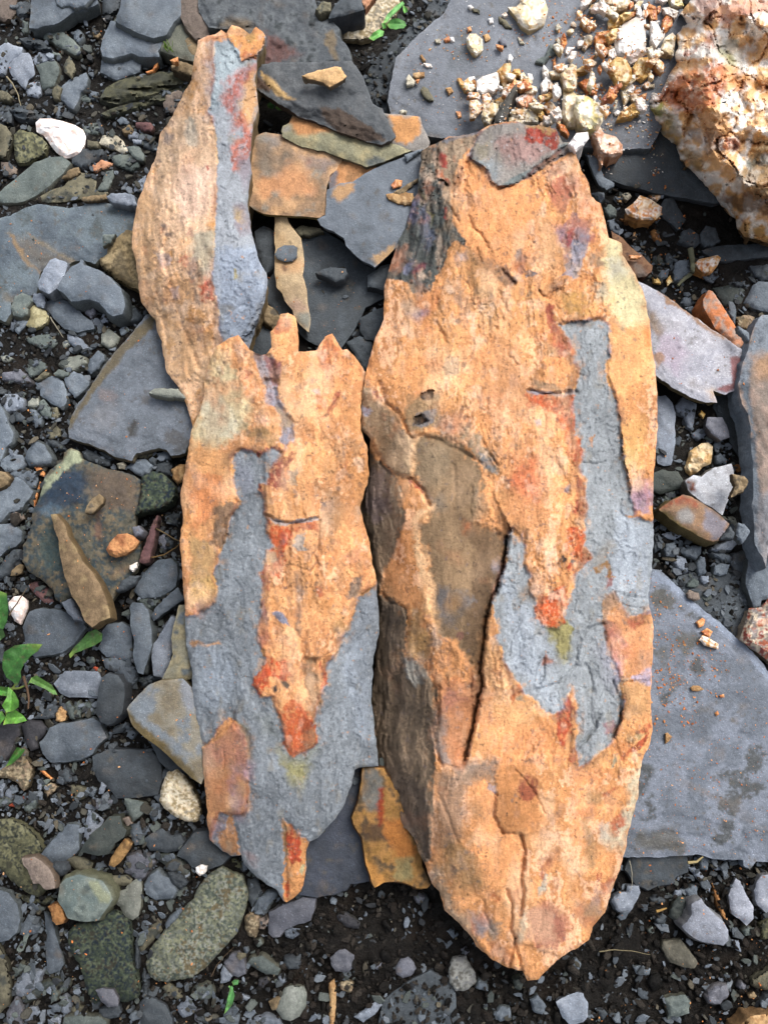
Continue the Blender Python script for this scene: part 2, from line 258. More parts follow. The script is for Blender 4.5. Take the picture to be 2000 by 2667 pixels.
# patches painted on single stones: (soft px, ragged px, strength, hex, tile, outline)
PATCH = {
 'tanrock': [(6, 5, .6, '4c463a', 'a1', '960,620 1060,500 1100,650 1150,780 1050,740')],
 'bigslate3': [(6, 4, .8, '8a6f4c', 'a1', '60,370 110,390 200,500 260,580 340,690 350,720 330,700 250,620 150,520'), (5, 4, .6, '8a7a60', 'a1', '200,330 330,400 520,520 660,590 640,620 480,530 300,420'), (12, 6, .5, '6b5a42', 'a1', '130,400 250,400 400,480 620,600 360,690 250,560'),
               (14, 6, .6, '6f6350', 'a1', '20,860 110,900 100,960 20,950')],
 'bigslate4': [(5, 3, .85, '5f5338', 'a2', '600,310 690,170 800,0 1000,-280 1250,-560 1340,-600 1330,-500 1100,-280 950,-80 800,90 690,250 610,390'), (6, 5, .9, '2f2b26', 'a2', '1075,390 1150,320 1210,360 1180,440 1100,470'),
               (14, 8, .5, '7c6c68', 'a2', '880,20 1000,60 960,180 880,150'), (16, 8, .4, '7c7a7c', 'a2', '760,240 1000,160 1050,330 840,420')],
 'bluemottle': [(10, 8, .9, '28384a', 'a2', '420,820 560,740 720,760 800,900 760,1010 640,1060 420,1090 330,1180 320,1080 400,940'), (6, 5, .95, 'a0a68a', 'a2', '330,1010 370,900 400,800 540,670 570,580 640,560 700,600 700,670 600,700 520,780 460,830 430,900 360,980'),
                (10, 8, .8, '64564a', 'a2', '740,720 1100,780 1220,850 1180,1080 1000,1100 900,1050 800,900'), (8, 6, .6, '7a5848', 'a2', '820,1100 880,1060 890,1200 860,1350 820,1300'), (10, 9, .7, '3c4c4c', 'a2', '340,1250 480,1200 620,1450 540,1600 420,1620 340,1500'),
                (8, 5, .6, '8c7258', 'a2', '960,1640 1110,1560 1120,1600 980,1690'), (6, 8, .6, '5c7080', 'a2', '350,1100 450,1000 560,1080 460,1180')],
 'roughslate': [(14, 8, .8, '6e4c46', 'b0', '600,500 640,290 760,320 860,440 960,470 800,540 640,560'), (5, 4, .8, '7c6c54', 'b0', '1160,290 1220,260 1260,330 1240,400 1270,520 1210,480 1150,380'), (8, 5, .7, '7d6a50', 'b0', '260,250 300,160 480,150 540,240 500,290 350,260')],
 'darkfront': [(2.5, 3, 1, 'b89868', 'b0', '580,600 650,660 740,740 830,820 905,850 850,855 740,830 650,750 600,660'), (3, 3, .9, '5c4638', 'b0', '550,650 600,680 680,770 660,800 560,760'), (5, 4, .85, '4f3f33', 'b0', '1100,940 1280,940 1400,1010 1540,1100 1659,1200 1720,1230 1500,1230 1280,1140 1140,1040'), (4, 3, .8, '33363a', 'b0', '760,890 900,900 1100,950 1140,1050 1020,1040 850,960')],
 'greenslab': [(3, 3, 1, 'c08a5c', 'b0', '850,1060 870,1000 1000,1030 1150,1080 1240,1130 1000,1165 910,1170'), (4, 3, .7, '8c8c90', 'b0', '780,1110 850,1060 850,1120 800,1140'), (4, 4, .8, '5c6468', 'b0', '1500,1380 1560,1350 1659,1380 1659,1420 1510,1440')],
 'orangeslab': [(8, 6, .8, '8c8c8c', 'b0', '600,1180 760,1170 760,1260 680,1290 620,1240'), (14, 8, .8, '7c6e60', 'b0', '530,1210 620,1250 750,1290 900,1330 850,1450 600,1500 520,1450'), (10, 8, .75, 'cf9468', 'b0', '560,1560 800,1450 880,1400 940,1450 1080,1600 1080,1700 900,1700 560,1690'), (8, 6, .7, '847a78', 'b0', '900,1330 1020,1350 1250,1390 1180,1500 1000,1450'),
                (5, 4, .8, '8c3a28', 'b0', '1000,1370 1040,1380 1030,1420 1000,1410'), (8, 6, .7, '6c5a48', 'b0', '1070,1570 1160,1560 1165,1840 1100,1860 1080,1750 900,1740 920,1700 1080,1700')],
 'orangeslab2': [(3, 3, .9, '74767e', 'b0', '1160,1659 1190,1500 1270,1450 1260,1560 1220,1659 1190,1700')],
 'orangetop': [(3, 3, 1, 'cc9460', 'c0', '30,985 310,1010 330,1060 290,1180 200,1250 60,1210 100,1160 70,1100'), (3, 2, .9, '4a4c4e', 'c0', '-60,950 20,985 60,1100 100,1170 60,1210 -60,1200')],
 'greyslate': [(3, 3, .9, 'b0885c', 'b1', '1205,-20 1380,-80 1390,-20 1330,50 1260,95 1210,50'), (3, 3, .9, 'b08c60', 'b1', '1570,560 1659,500 1750,440 1760,520 1659,600 1575,640')],
 'tansliver': [(8, 5, .8, 'c89c70', 'b1', '730,610 960,560 960,680 850,700 740,680'), (7, 5, .7, 'c09c70', 'b1', '730,380 790,360 820,430 740,450'), (9, 5, .7, '947468', 'b1', '800,920 960,940 1000,1040 880,1060'), (5, 4, .8, '747a74', 'b1', '890,1060 1010,1040 1030,1100 1010,1210'), (4, 4, .9, '5c3a2c', 'b1', '790,600 810,640 825,680 800,690 770,640')],
 'lavslab': [(4, 3, .9, '7c4848', 'd1', '1330,1430 1440,1420 1420,1640 1380,1710 1280,1740 1200,1700 1340,1640'), (8, 5, .8, 'c4a070', 'd2', '1120,50 1180,40 1210,160 1170,120'), (5, 4, .9, '8c6848', 'd1', '700,840 820,930 950,1020 1180,1180 1310,1270 1300,1290 1160,1210 930,1050 780,960'), (8, 5, .85, '7f6850', 'd1', '600,980 700,1060 740,1200 690,1260 640,1180'), (14, 6, .6, 'a594a4', 'd1', '700,1230 900,1220 960,1400 860,1600 720,1480'), (6, 4, .8, '9c7454', 'd1', '660,1400 740,1380 760,1450 690,1530')],
 'rightslab': [(4, 3, .95, '87909a', 'd1', '1400,1660 1430,1500 1480,1370 1560,1080 1600,1060 1800,1060 1800,1330 1620,1400 1530,1500 1480,1659'), (4, 3, .95, '66707a', 'd2', '1400,-10 1490,-10 1510,200 1550,500 1580,900 1560,1300 1600,1500 1500,1480 1500,300'), (12, 6, .7, 'b48c68', 'd1', '1520,1420 1659,1380 1750,1500 1700,1640 1560,1600'), (10, 5, .8, '80848c', 'd2', '1560,950 1659,930 1750,1050 1700,1659 1570,1600')],
 'brownslab': [(6, 5, .9, '6c747c', 'a3', '1095,1150 1120,1110 1230,1000 1300,930 1340,940 1280,1050 1300,1180 1250,1240 1400,1300 1550,1440 1659,1560 1600,1580 1400,1420 1200,1300'), (5, 4, .8, '7a808a', 'a3', '1560,900 1659,900 1700,1200 1600,1150'), (3, 2, .9, '5b4c28', 'a3', '1100,1190 1250,1310 1400,1420 1500,1540 1659,1680 1740,1800 1600,1720 1400,1540 1240,1430 1140,1290')],
 'rustslab': [(5, 5, .9, '6c6c68', 'b4', '1490,0 1620,0 1640,200 1620,380 1500,380 1480,250'), (6, 5, .9, '4c3a2c', 'b4', '1470,480 1640,470 1700,640 1560,620 1480,600'), (6, 6, .85, 'b07038', 'b4', '1620,400 1800,450 1950,700 1860,840 1700,700'), (6, 6, .8, '8c8058', 'b4', '1760,780 1900,760 1900,960 1760,980'), (3, 4, .9, 'c08848', 'b4', '1490,780 1560,820 1659,960 1659,1000 1590,1030 1540,940'), (3, 3, .9, '8c3418', 'b4', '1610,180 1640,160 1660,400 1620,540 1600,400')],
 'rustplate': [(5, 4, .7, '8a8078', 'd1', '480,600 560,640 620,720 540,740')],
 'hexs': [(4, 4, .9, '7c8068', 'a4', '760,950 860,990 960,1090 950,1170 860,1160 800,1060'), (5, 5, .7, '44443c', 'a4', '700,1050 780,1060 760,1110 720,1100')],
 'whiterust': [(3, 3, 1, '7c4420', 'd2', '950,840 1030,840 1025,930 970,910')],
 'patchstone': [(4, 4, .95, '8c4428', 'd2', '715,1085 820,1010 920,960 990,980 1060,1030 1060,1080 960,1060 850,1040'), (4, 4, .9, '8c8a88', 'd2', '875,1110 930,1080 1010,1130 1020,1180 940,1200 880,1160'), (4, 4, .9, '84808a', 'd2', '1120,1080 1250,1150 1320,1210 1260,1340 1180,1360 1100,1250'), (4, 3, .85, '6a5c2c', 'd2', '720,1090 800,1120 900,1200 1050,1300 1100,1340 900,1240 780,1150')],
 'creamslab': [(5, 5, .8, '5c6a78', 'a3', '1530,300 1590,280 1590,420 1520,450')],
 'bigslate2': [(6, 7, .75, '4c483c', 'd3', '640,150 740,120 880,220 840,290 700,290'), (7, 8, .7, '504c40', 'd3', '880,480 1000,460 1040,540 960,690 870,640'), (7, 8, .6, '504c40', 'd3', '660,640 780,600 780,780 700,780'), (7, 8, .6, '54504a', 'd3', '770,930 920,880 930,960 830,1010'), (8, 9, .7, '504a3c', 'd4', '520,620 640,520 840,520 960,680 900,740 520,740'), (7, 8, .6, '54504a', 'd3', '1040,1130 1180,1120 1200,1200 1060,1200'), (3, 3, .5, '94a0b4', 'd3', '655,-60 800,20 1000,210 1250,410 1500,630 1700,900 1690,960 1480,680 1220,470 980,270 800,100 640,40'),
               (8, 8, .4, '6a5c50', 'd4', '880,60 1100,160 1500,420 1659,540 1500,440 1000,180')],
}
# ---------------------------------------------------------------- height map of what has been laid so far (1 mm cells)
RX0, RY0, RN, RM = -.50, -.62, 1000, 1250
RAST = np.zeros((RM, RN), np.float32)
def rast_cells(poly):
    lo = poly.min(0); hi = poly.max(0)
    i0 = max(0, int((lo[0]-RX0)*1000)); i1 = min(RN, int((hi[0]-RX0)*1000)+1); j0 = max(0, int((lo[1]-RY0)*1000)); j1 = min(RM, int((hi[1]-RY0)*1000)+1)
    if i1 <= i0 or j1 <= j0: return None
    X, Y = np.meshgrid(np.arange(i0, i1), np.arange(j0, j1)); q = np.stack([RX0+(X.ravel()+.5)/1000, RY0+(Y.ravel()+.5)/1000], 1)
    m = inside(q, poly); return Y.ravel()[m], X.ravel()[m]
def rast_z(x, y):
    i = np.clip(((np.asarray(x)-RX0)*1000).astype(int), 0, RN-1); j = np.clip(((np.asarray(y)-RY0)*1000).astype(int), 0, RM-1)
    return RAST[j, i]

def new_mesh(name, V, F, C, material, origin=None, smooth=True):
    V = np.asarray(V, np.float32); F = np.asarray(F, np.int32); o = np.array(origin if origin is not None else (0, 0, 0), np.float32)
    me = bpy.data.meshes.new(name); me.vertices.add(len(V)); me.vertices.foreach_set('co', (V-o).ravel())
    me.loops.add(F.size); me.loops.foreach_set('vertex_index', F.ravel()); k = F.shape[1]
    me.polygons.add(len(F)); me.polygons.foreach_set('loop_start', np.arange(0, F.size, k, dtype=np.int32))
    me.polygons.foreach_set('use_smooth', np.full(len(F), smooth, bool)); me.update(calc_edges=True)
    a = me.color_attributes.new('Col', 'FLOAT_COLOR', 'POINT'); c = np.ones((len(V), 4), np.float32); c[:, :3] = C; a.data.foreach_set('color', c.ravel())
    me.materials.append(material); ob = bpy.data.objects.new(name, me); ob.location = o.tolist(); COL.objects.link(ob); return ob
def tag(o, label=None, cat=None, group=None, kind=None):
    if label: o['label'] = label
    if cat: o['category'] = cat
    if group: o['group'] = group
    if kind: o['kind'] = kind
    return o

def lattice(outline, step, jit=.25):
    lo = outline.min(0); hi = outline.max(0)
    xs = np.arange(lo[0], hi[0], step); ys = np.arange(lo[1], hi[1], step*.866)
    X, Y = np.meshgrid(xs, ys); X = X+(np.arange(len(ys)) % 2)[:, None]*step*.5
    q = np.stack([X.ravel(), Y.ravel()], 1); q = q+RNG.uniform(-jit, jit, q.shape)*step
    d = sdist_full(q, outline); return q[d > step*.45], d[d > step*.45]
def sdist_full(p, poly):
    m = inside(p, poly); d = np.full(len(p), -1.0)
    if m.any(): d[m] = dline(p[m], poly, True)
    return d
def triangulate(outline, inner):
    pts = np.concatenate([outline, inner]); n = len(outline)
    r = delaunay_2d_cdt([Vector(p) for p in pts], [], [list(range(n))], 1, 1e-5)
    vs_ = np.array([v[:] for v in r[0]]); f = [t for t in r[2] if len(t) == 3]
    orig = r[3]; src = np.array([o[0] if o else -1 for o in orig])
    return vs_, np.array(f), src

def build(name, material, outline, step, zfun, cfun, zbot, side, flare=0.0, rings=2, seed=0, smooth=True):
    """a solid stone: relief top from zfun(px points, edge distance) in metres, broken side walls down to zbot"""
    inner, d = lattice(outline, step)
    v, f, src = triangulate(outline, inner)
    dd = np.zeros(len(v)); n = len(outline)
    dd = np.where(src >= n, 0, 0).astype(float); m = src >= n; dd[m] = d[src[m]-n]
    z = zfun(v, dd); X, Y = to_world(v[:, 0], v[:, 1], z); V = np.stack([X, Y, z], 1); C = cfun(v, dd, z)
    # orient faces up
    a, b, c = V[f[:, 0]], V[f[:, 1]], V[f[:, 2]]
    up = (b[:, 0]-a[:, 0])*(c[:, 1]-a[:, 1])-(b[:, 1]-a[:, 1])*(c[:, 0]-a[:, 0])
    f = np.where((up < 0)[:, None], f[:, ::-1], f)
    # ring of the outline in order
    key = {int(s): i for i, s in enumerate(src) if 0 <= s < n}
    ring = np.array([key[i] for i in range(n) if i in key]); R = V[ring]
    e = np.roll(R, -1, 0)-np.roll(R, 1, 0); nn = np.stack([e[:, 1], -e[:, 0]], 1); nn /= np.hypot(nn[:, 0], nn[:, 1])[:, None]+1e-9
    area = (R[:, 0]*np.roll(R[:, 1], -1)-np.roll(R[:, 0], -1)*R[:, 1]).sum()
    if area < 0: nn = -nn
    # smooth normals a little
    for _ in range(2): nn = (nn+np.roll(nn, 1, 0)+np.roll(nn, -1, 0))/3
    layers = [R.copy()]; cols = [C[ring]*.35+side*.65]; k = len(ring)
    for i in range(1, rings+1):
        t = i/rings; zz = R[:, 2]*(1-t)+zbot*t; thick = (R[:, 2]-zbot)
        prof = math.sin(t*math.pi*.5)*flare
        jag = fbm(R[:, 0]*260+i*5.7, R[:, 1]*260+i*3.1, seed+i*13, 2)*np.minimum(.12*thick, .0016)
        step_ = (vnoise(np.full(k, i*1.7)+seed, R[:, 0]*60+R[:, 1]*60, seed+5)-.5)*np.minimum(.16*thick, .0016)
        off = (prof*np.minimum(thick, .005) if flare > 0 else prof*thick)+(jag+step_ if i < rings else -.0005)
        q = R.copy(); q[:, :2] = R[:, :2]+nn*off[:, None]; q[:, 2] = zz; layers.append(q)
        band = .8+.4*vnoise(np.full(k, i*2.3), R[:, 0]*90+R[:, 1]*90, seed+9)
        cols.append(side[None, :]*band[:, None])
    L = np.concatenate(layers); base = len(V); F2 = []
    idx = np.arange(k); nx = (idx+1) % k
    for i in range(rings):
        a0 = base+i*k; b0 = a0+k
        if area > 0: F2 += [np.stack([a0+idx, b0+idx, b0+nx], 1), np.stack([a0+idx, b0+nx, a0+nx], 1)]
        else: F2 += [np.stack([a0+idx, b0+nx, b0+idx], 1), np.stack([a0+idx, a0+nx, b0+nx], 1)]
    Vt = np.concatenate([V, L]); Ct = np.concatenate([C]+cols); Ft = np.concatenate([f]+F2)
    o = (V[:, 0].mean(), V[:, 1].mean(), zbot)
    ob = new_mesh(name, Vt, Ft, np.clip(Ct, 0, .95), material, o, smooth)
    # record heights
    i_ = ((V[:, 0]-RX0)*1000).astype(int); j_ = ((V[:, 1]-RY0)*1000).astype(int)
    ok = (i_ >= 0) & (i_ < RN) & (j_ >= 0) & (j_ < RM)
    cells = rast_cells(R[:, :2])
    if cells is not None: RAST[cells] = np.maximum(RAST[cells], float(np.median(V[:, 2])) if len(V) < 3000 else 0)
    np.maximum.at(RAST, (j_[ok], i_[ok]), V[ok, 2].astype(np.float32))
    if len(V) >= 3000:
        for sx, sy in ((1, 0), (0, 1), (1, 1)):
            ok2 = ok & (i_+sx < RN) & (j_+sy < RM); np.maximum.at(RAST, (j_[ok2]+sy, i_[ok2]+sx), V[ok2, 2].astype(np.float32))
    return ob

def paint(C, p, patches, seed=0):
    w1 = np.stack([fbm(p[:, 0]/34, p[:, 1]/34, seed+1, 3), fbm(p[:, 0]/34, p[:, 1]/34, seed+5, 3)], 1)
    w2 = np.stack([fbm(p[:, 0]/9, p[:, 1]/9, seed+9, 2), fbm(p[:, 0]/9, p[:, 1]/9, seed+15, 2)], 1)
    dis = sm(.08, .55, fbm(p[:, 0]/13, p[:, 1]/17, seed+25, 4)); tonef = (1+.22*fbm(p[:, 0]/16, p[:, 1]/24, seed+31, 4)+.10*fbm(p[:, 0]/4.5, p[:, 1]/5, seed+33, 2))[:, None]
    mar = fbm(p[:, 0]/10, p[:, 1]/14, seed+45, 4); thin = fbm(p[:, 0]/6.5, p[:, 1]/9, seed+47, 4)+.5*fbm(p[:, 0]/24, p[:, 1]/30, seed+49, 2)
    sv = .5+1.9*np.clip(fbm(p[:, 0]/60, p[:, 1]/60, seed+41, 2)+.35, 0, 1)
    for soft, rag, st, col, tile, s in patches:
        poly = P(tile, s) if isinstance(s, str) else s
        q = p+w1*rag*1.7+w2*rag*1.0
        d = sdist(q, poly); se = soft*sv*(1.05 if soft >= 7 else .55); m = sm(-se, se, d)*st
        if rag >= 5: m = m*(1-.4*dis*sm(30, 4, d))
        lc = lin(col); red = lc[0] > 3.2*lc[1]
        tone = lc[None, :]*tonef
        if red:    # haematite stains are crusty: maroon flecks, thin spots where the rock shows through
            k1 = (sm(-.05, .5, mar)*.55)[:, None]; tone = tone*(1-k1)+lin('6e3428')*tonef*k1; m = m*(1-.55*sm(.12, .5, thin))
        C = C*(1-m[:, None])+tone*m[:, None]
    return C

# ---------------------------------------------------------------- the loose stones
LAND = [('the tan blade', 1, [(515, 150), (440, 380), (400, 600), (400, 760), (430, 930)]),
        ('the middle slab', 1, [(560, 950), (420+60, 1300), (520, 1600), (530, 2000), (620, 2200), (740, 2330), (900, 2080)]),
        ('the largest slab', 1, [(1560, 480), (1680, 800), (1710, 1100), (1700, 1500), (1690, 1900), (1640, 2150), (1560, 2400), (1450, 2500), (1200, 2420), (1080, 2220), (1060, 600), (960, 900)]),
        ('the quartz boulder', 1, [(1760, 380), (1850, 520), (1960, 620), (1720, 150)])]
STONES = []
def add_stones(text):
    for l in text.strip().split('\n'):
        tile, kind, T, op, label, land, pts = l.split(';'); poly = P(tile, pts)
        STONES.append(dict(kind=kind, T=float(T)/1000, op=op, label=label, land=land, poly=poly, c=(poly.min(0)+poly.max(0))/2, size=float(np.sqrt(abs((poly[:, 0]*np.roll(poly[:, 1], -1)-np.roll(poly[:, 0], -1)*poly[:, 1]).sum())/2))))
ALLV = []
def lay(s, i):
    poly, kind, T, op = s['poly'], s['kind'], s['T'], s['op']; K_ = KD[kind]; size = s['size']; seed = 100+i*3
    style = 'rounded' if 'r' in op.split() else ('quartz' if 'q' in op.split() else ('rocky' if 'k' in op.split() else ('layered' if 'l' in op.split() else 'slate')))
    if K_[3] == 'quartz': style = 'quartz' if style == 'slate' else style
    if style == 'rounded' and K_[3] == 'slate' and size > 16 and 'oval' not in s['label'] and 'rounded' not in s['label']: style = 'slate'
    step = float(np.clip(size/11, 3.0, 9 if style == 'slate' else (4.2 if K_[2] < 20 else 6)))
    if kind in ('bigslate', 'bigslate2', 'bigslate3', 'bigslate4', 'roughslate', 'darkfront', 'bluemottle', 'lavslab'): step = 5.5
    zt = next((float(t[1:])/1000 for t in op.split() if t[0] == 'z' and len(t) > 1), None)
    if zt is None:
        x, y = to_world(poly[:, 0], poly[:, 1], .012); cells = rast_cells(np.stack([x, y], 1))
        base = float(np.percentile(RAST[cells], 72)) if cells is not None and len(cells[0]) else 0.0
        zt = base+T*(.78 if base < .006 else .95); zb = base-.003 if base < .006 else base-.0015
    else:
        x, y = to_world(poly[:, 0], poly[:, 1], zt); zb = max(-.002, zt-T)
        cells = rast_cells(np.stack([x, y], 1))
        if cells is not None and len(cells[0]) and s['size'] < 200: zb = max(min(zb, float(np.percentile(RAST[cells], 40))), zt-2.2*T if T < .006 else -1)
    s['zt'] = zt
    out = roughen(poly, step*.8, .8 if style in ('rounded', 'quartz') else min(step*.9, 2.6), seed)
    c = out.mean(0); tx, ty = RNG.uniform(-.05, .05, 2); dmax = max(4.0, size*.36)
    rel = dict(slate=1.0, rough=2.2, rock=2.0, layered=2.0, quartz=1.5)[K_[3]]
    def zf(p, d):
        q = p-c; z = np.full(len(p), zt)+((q[:, 0]*tx+q[:, 1]*ty)*.0003 if size < 130 else 0)
        if style == 'rounded':
            t = np.clip(d/dmax, 0, 1); z = z-T*.42*(1-np.sqrt(np.clip(1-(1-t)**2, 0, 1)))+fbm(p[:, 0]/25, p[:, 1]/25, seed, 3)*.0006
        elif style in ('quartz', 'rocky'):
            fs = float(np.clip(size*.5, 14, 60)); h1, e1 = facets(p[:, 0]+6*fbm(p[:, 0]/20, p[:, 1]/20, seed, 2), p[:, 1], fs, seed); h2, e2 = facets(p[:, 0]+4*fbm(p[:, 0]/9, p[:, 1]/9, seed+3, 2), p[:, 1], fs*.4, seed+40)
            t = np.clip(d/(dmax*(.35 if style == 'quartz' else .5)), 0, 1); dome = .75*(1-t) if style == 'quartz' else 1-np.sqrt(np.clip(1-(1-t)**2, 0, 1)); k = .8 if style == 'quartz' else .35
            z = z-T*.42*dome+k*(h1*min(T*.5, .008)+h2*min(T*.15, .002))+fbm(p[:, 0]/9, p[:, 1]/9, seed, 3)*(.00008 if style == 'quartz' else .0008)+fbm(p[:, 0]/30, p[:, 1]/30, seed+8, 3)*(.0003 if style == 'quartz' else .001)
        elif style == 'layered':
            ax = out.max(0)-out.min(0); n = fbm(p[:, 0]/70, p[:, 1]/9 if ax[0] > ax[1] else p[:, 1]/70, seed, 3); st_ = n*5
            z = z+(np.floor(st_)+sm(.7, 1, st_-np.floor(st_)))*.0011-T*.5*(1-sm(0, dmax, d))
        else:
            n = fbm(p[:, 0]/max(size*.5, 18), p[:, 1]/max(size*.5, 18), seed, 4)*2.2-sm(0, max(6, size*.16), d)*-1.6
            q_ = np.floor(n)+sm(.86, 1, n-np.floor(n)); z = z+(q_-1.5)*min(.0008*rel, T*.11)
            z = z+fbm(p[:, 0]/13, p[:, 1]/13, seed+3, 4)*.00042*rel-.0007*(1-sm(0, 2.2+size*.02, d))
        return z
    psc = K_[2]
    side = lin(K_[1])
    if style in ('rocky', 'quartz'): side = side*.6+pal(kind, np.array([.4]))[0]*.4
    tint = 1+.13*RNG.uniform(-1, 1)
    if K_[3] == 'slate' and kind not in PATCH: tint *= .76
    if kind in ('bigslate3', 'bigslate4', 'roughslate', 'darkfront', 'navy', 'bigslate2', 'greyslate'): tint = .88
    if K_[3] == 'quartz': tint *= 1.14
    if s['c'][1] > 1560 and s['c'][0] < 950 and K_[3] == 'slate' and kind not in PATCH: tint *= .7      # slate base colour made darker in the lower left
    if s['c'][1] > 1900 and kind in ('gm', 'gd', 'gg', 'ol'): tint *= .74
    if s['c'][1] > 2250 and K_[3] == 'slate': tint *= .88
    def cf(p, d, z):
        if K_[3] == 'quartz': n = .5+.7*fbm(p[:, 0]/psc, p[:, 1]/psc, seed+60, 3)
        elif psc < 20: n = .05+.5*fbm(p[:, 0]/(psc*4), p[:, 1]/(psc*4), seed+60, 4)+.5*grains(p[:, 0], p[:, 1], psc*.55, seed+62)+.4*grains(p[:, 0], p[:, 1], psc*1.3, seed+66)
        else: n = .5+.55*fbm(p[:, 0]/psc, p[:, 1]/psc, seed+60, 6)+.10*fbm(p[:, 0]/5, p[:, 1]/5, seed+70, 2)
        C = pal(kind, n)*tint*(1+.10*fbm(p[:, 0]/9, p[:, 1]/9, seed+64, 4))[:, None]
        if K_[3] == 'quartz': # rusty stain sitting in the joints
            r = sm(.3, .8, fbm(p[:, 0]/30, p[:, 1]/30, seed+80, 4)*1.3)[:, None]; C = C*(1-r*.4)+lin('b86c34')*r*.45
        if K_[3] in ('slate', 'rough') and size > 40:  # a breath of rust and pale dust
            r = sm(.35, .8, fbm(p[:, 0]/40, p[:, 1]/40, seed+81, 4))[:, None]; C = C*(1-r*.28)+lin('7a6650')*r*.28
            C = C*(1+.16*fbm(p[:, 0]/24, p[:, 1]/24, seed+85, 5)+.10*fbm(p[:, 0]/5, p[:, 1]/5, seed+83, 2))[:, None]
        if K_[3] == 'slate' and size > 90:   # mud film and fine cleavage scratches on the broad faces
            r = (sm(.3, .6, fbm(p[:, 0]/8, p[:, 1]/8, seed+86, 3))*sm(-.05, .35, fbm(p[:, 0]/70, p[:, 1]/55, seed+87, 3)))[:, None]*.65; C = C*(1-r)+lin('554d40')*r
            r = sm(.5, .7, fbm((p[:, 0]+p[:, 1]*.6)/5, (p[:, 1]-p[:, 0]*.6)/70, seed+88, 3))[:, None]*.22; C = C*(1+r)
            r = sm(.3, .7, fbm(p[:, 0]/110, p[:, 1]/80, seed+89, 4))[:, None]*.3; C = C*(1-r)+C*lin('ffffff', 1.25)*r
        if kind in PATCH: C = paint(C, p, PATCH[kind], seed)
        if style in ('slate', 'layered'):   # worn, slightly paler rims
            r = (1-sm(0, 3.5, d))[:, None]*.22; C = C*(1+r)
        return C
    m_ = M['quartz'] if K_[3] == 'quartz' else (M['layered'] if style == 'layered' else (M['slate'] if K_[3] == 'slate' and style in ('slate', 'rounded') else M['rock']))
    if kind.startswith('bigslate'): m_ = M['slate']
    noun = K_[4]
    nm = {'slate': 'slate_slab' if size > 130 else 'slate_chip', 'stone': 'stone_chip', 'pebble': 'pebble', 'quartz': 'quartz_piece', 'rock': 'rock'}[noun]
    if style == 'rounded' and size < 70: nm = 'pebble'
    fl = {'slate': float(RNG.uniform(-.1, .45)), 'rounded': -.1, 'quartz': -.15, 'rocky': -.05, 'layered': .3}[style]
    if kind in ('bigslate',): fl = .1
    if kind in ('darkfront', 'greenslab', 'orangeslab', 'greyslate', 'lavslab', 'tanblade', 'tansliver'): fl = -.25
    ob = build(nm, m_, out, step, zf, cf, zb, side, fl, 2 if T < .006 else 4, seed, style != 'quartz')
    s['name'] = nm; s['noun'] = nm.replace('_', ' '); s['ob'] = ob; return ob
DIRS = ['right of', 'below right of', 'below', 'below left of', 'left of', 'above left of', 'above', 'above right of']
def label_stones():
    marks = [(s['land'], s['c'], s['size']*.5, s) for s in STONES if s['land']]
    marks += [(n, np.array(q, float), 10, None) for n, _, qs in LAND for q in qs]
    used = {s['label'] for s in STONES if s['label'] != '~'}
    for s in STONES:
        cat = {'slate_slab': 'slate slab', 'slate_chip': 'slate chip', 'stone_chip': 'stone', 'pebble': 'pebble', 'quartz_piece': 'quartz', 'rock': 'rock'}[s['name']]
        if s['label'] == '~':
            a = s['poly']-s['c']; u_, sv, vt = np.linalg.svd(a, full_matrices=False); asp = sv[0]/max(sv[1], 1e-6)
            shp = 'splinter-shaped' if asp > 2.6 else ('long' if asp > 1.75 else ('stubby' if asp > 1.3 else 'blocky'))
            sz = 'tiny' if s['size'] < 14 else ('small' if s['size'] < 24 else ('fair-sized' if s['size'] < 40 else 'larger'))
            colr = KD[s['kind']][5] or 'mottled'; ty = {'slate_slab': 'slate slab', 'slate_chip': 'slate chip', 'stone_chip': 'stone', 'pebble': 'pebble', 'quartz_piece': 'quartz piece', 'rock': 'rock'}[s['name']]
            near = sorted(((np.hypot(*(s['c']-c))-r, n, c) for n, c, r, o in marks if o is not s), key=lambda t: t[0])[:9]
            done = False
            for extra in (0, 1):
                for d, n, c in near:
                    v = s['c']-c; k = int(round(math.degrees(math.atan2(v[1], v[0]))/45)) % 8
                    how = 'just' if d < 60 else ('a little way' if d < 150 else 'well')
                    L = f"{sz} {shp} {colr} {ty} {how} {DIRS[k]} {n}"
                    if extra and len(near) > 1:
                        n2 = next((m for _, m, _ in near if m != n), n); L = f"{sz} {shp} {colr} {ty} {DIRS[k]} {n}, near {n2}"
                    if L not in used and len(L.split()) <= 16: done = True; break
                if done: break
            used.add(L); s['label'] = L
        tag(s['ob'], s['label'], cat, kind='thing')
        if s['name'] == 'slate_chip': s['ob']['group'] = 'slate chips among the gravel'
        elif s['name'] == 'quartz_piece': s['ob']['group'] = 'broken quartz pieces'
        elif s['name'] == 'pebble': s['ob']['group'] = 'pebbles among the gravel'
        elif s['name'] == 'stone_chip': s['ob']['group'] = 'stray stone chips in the gravel'
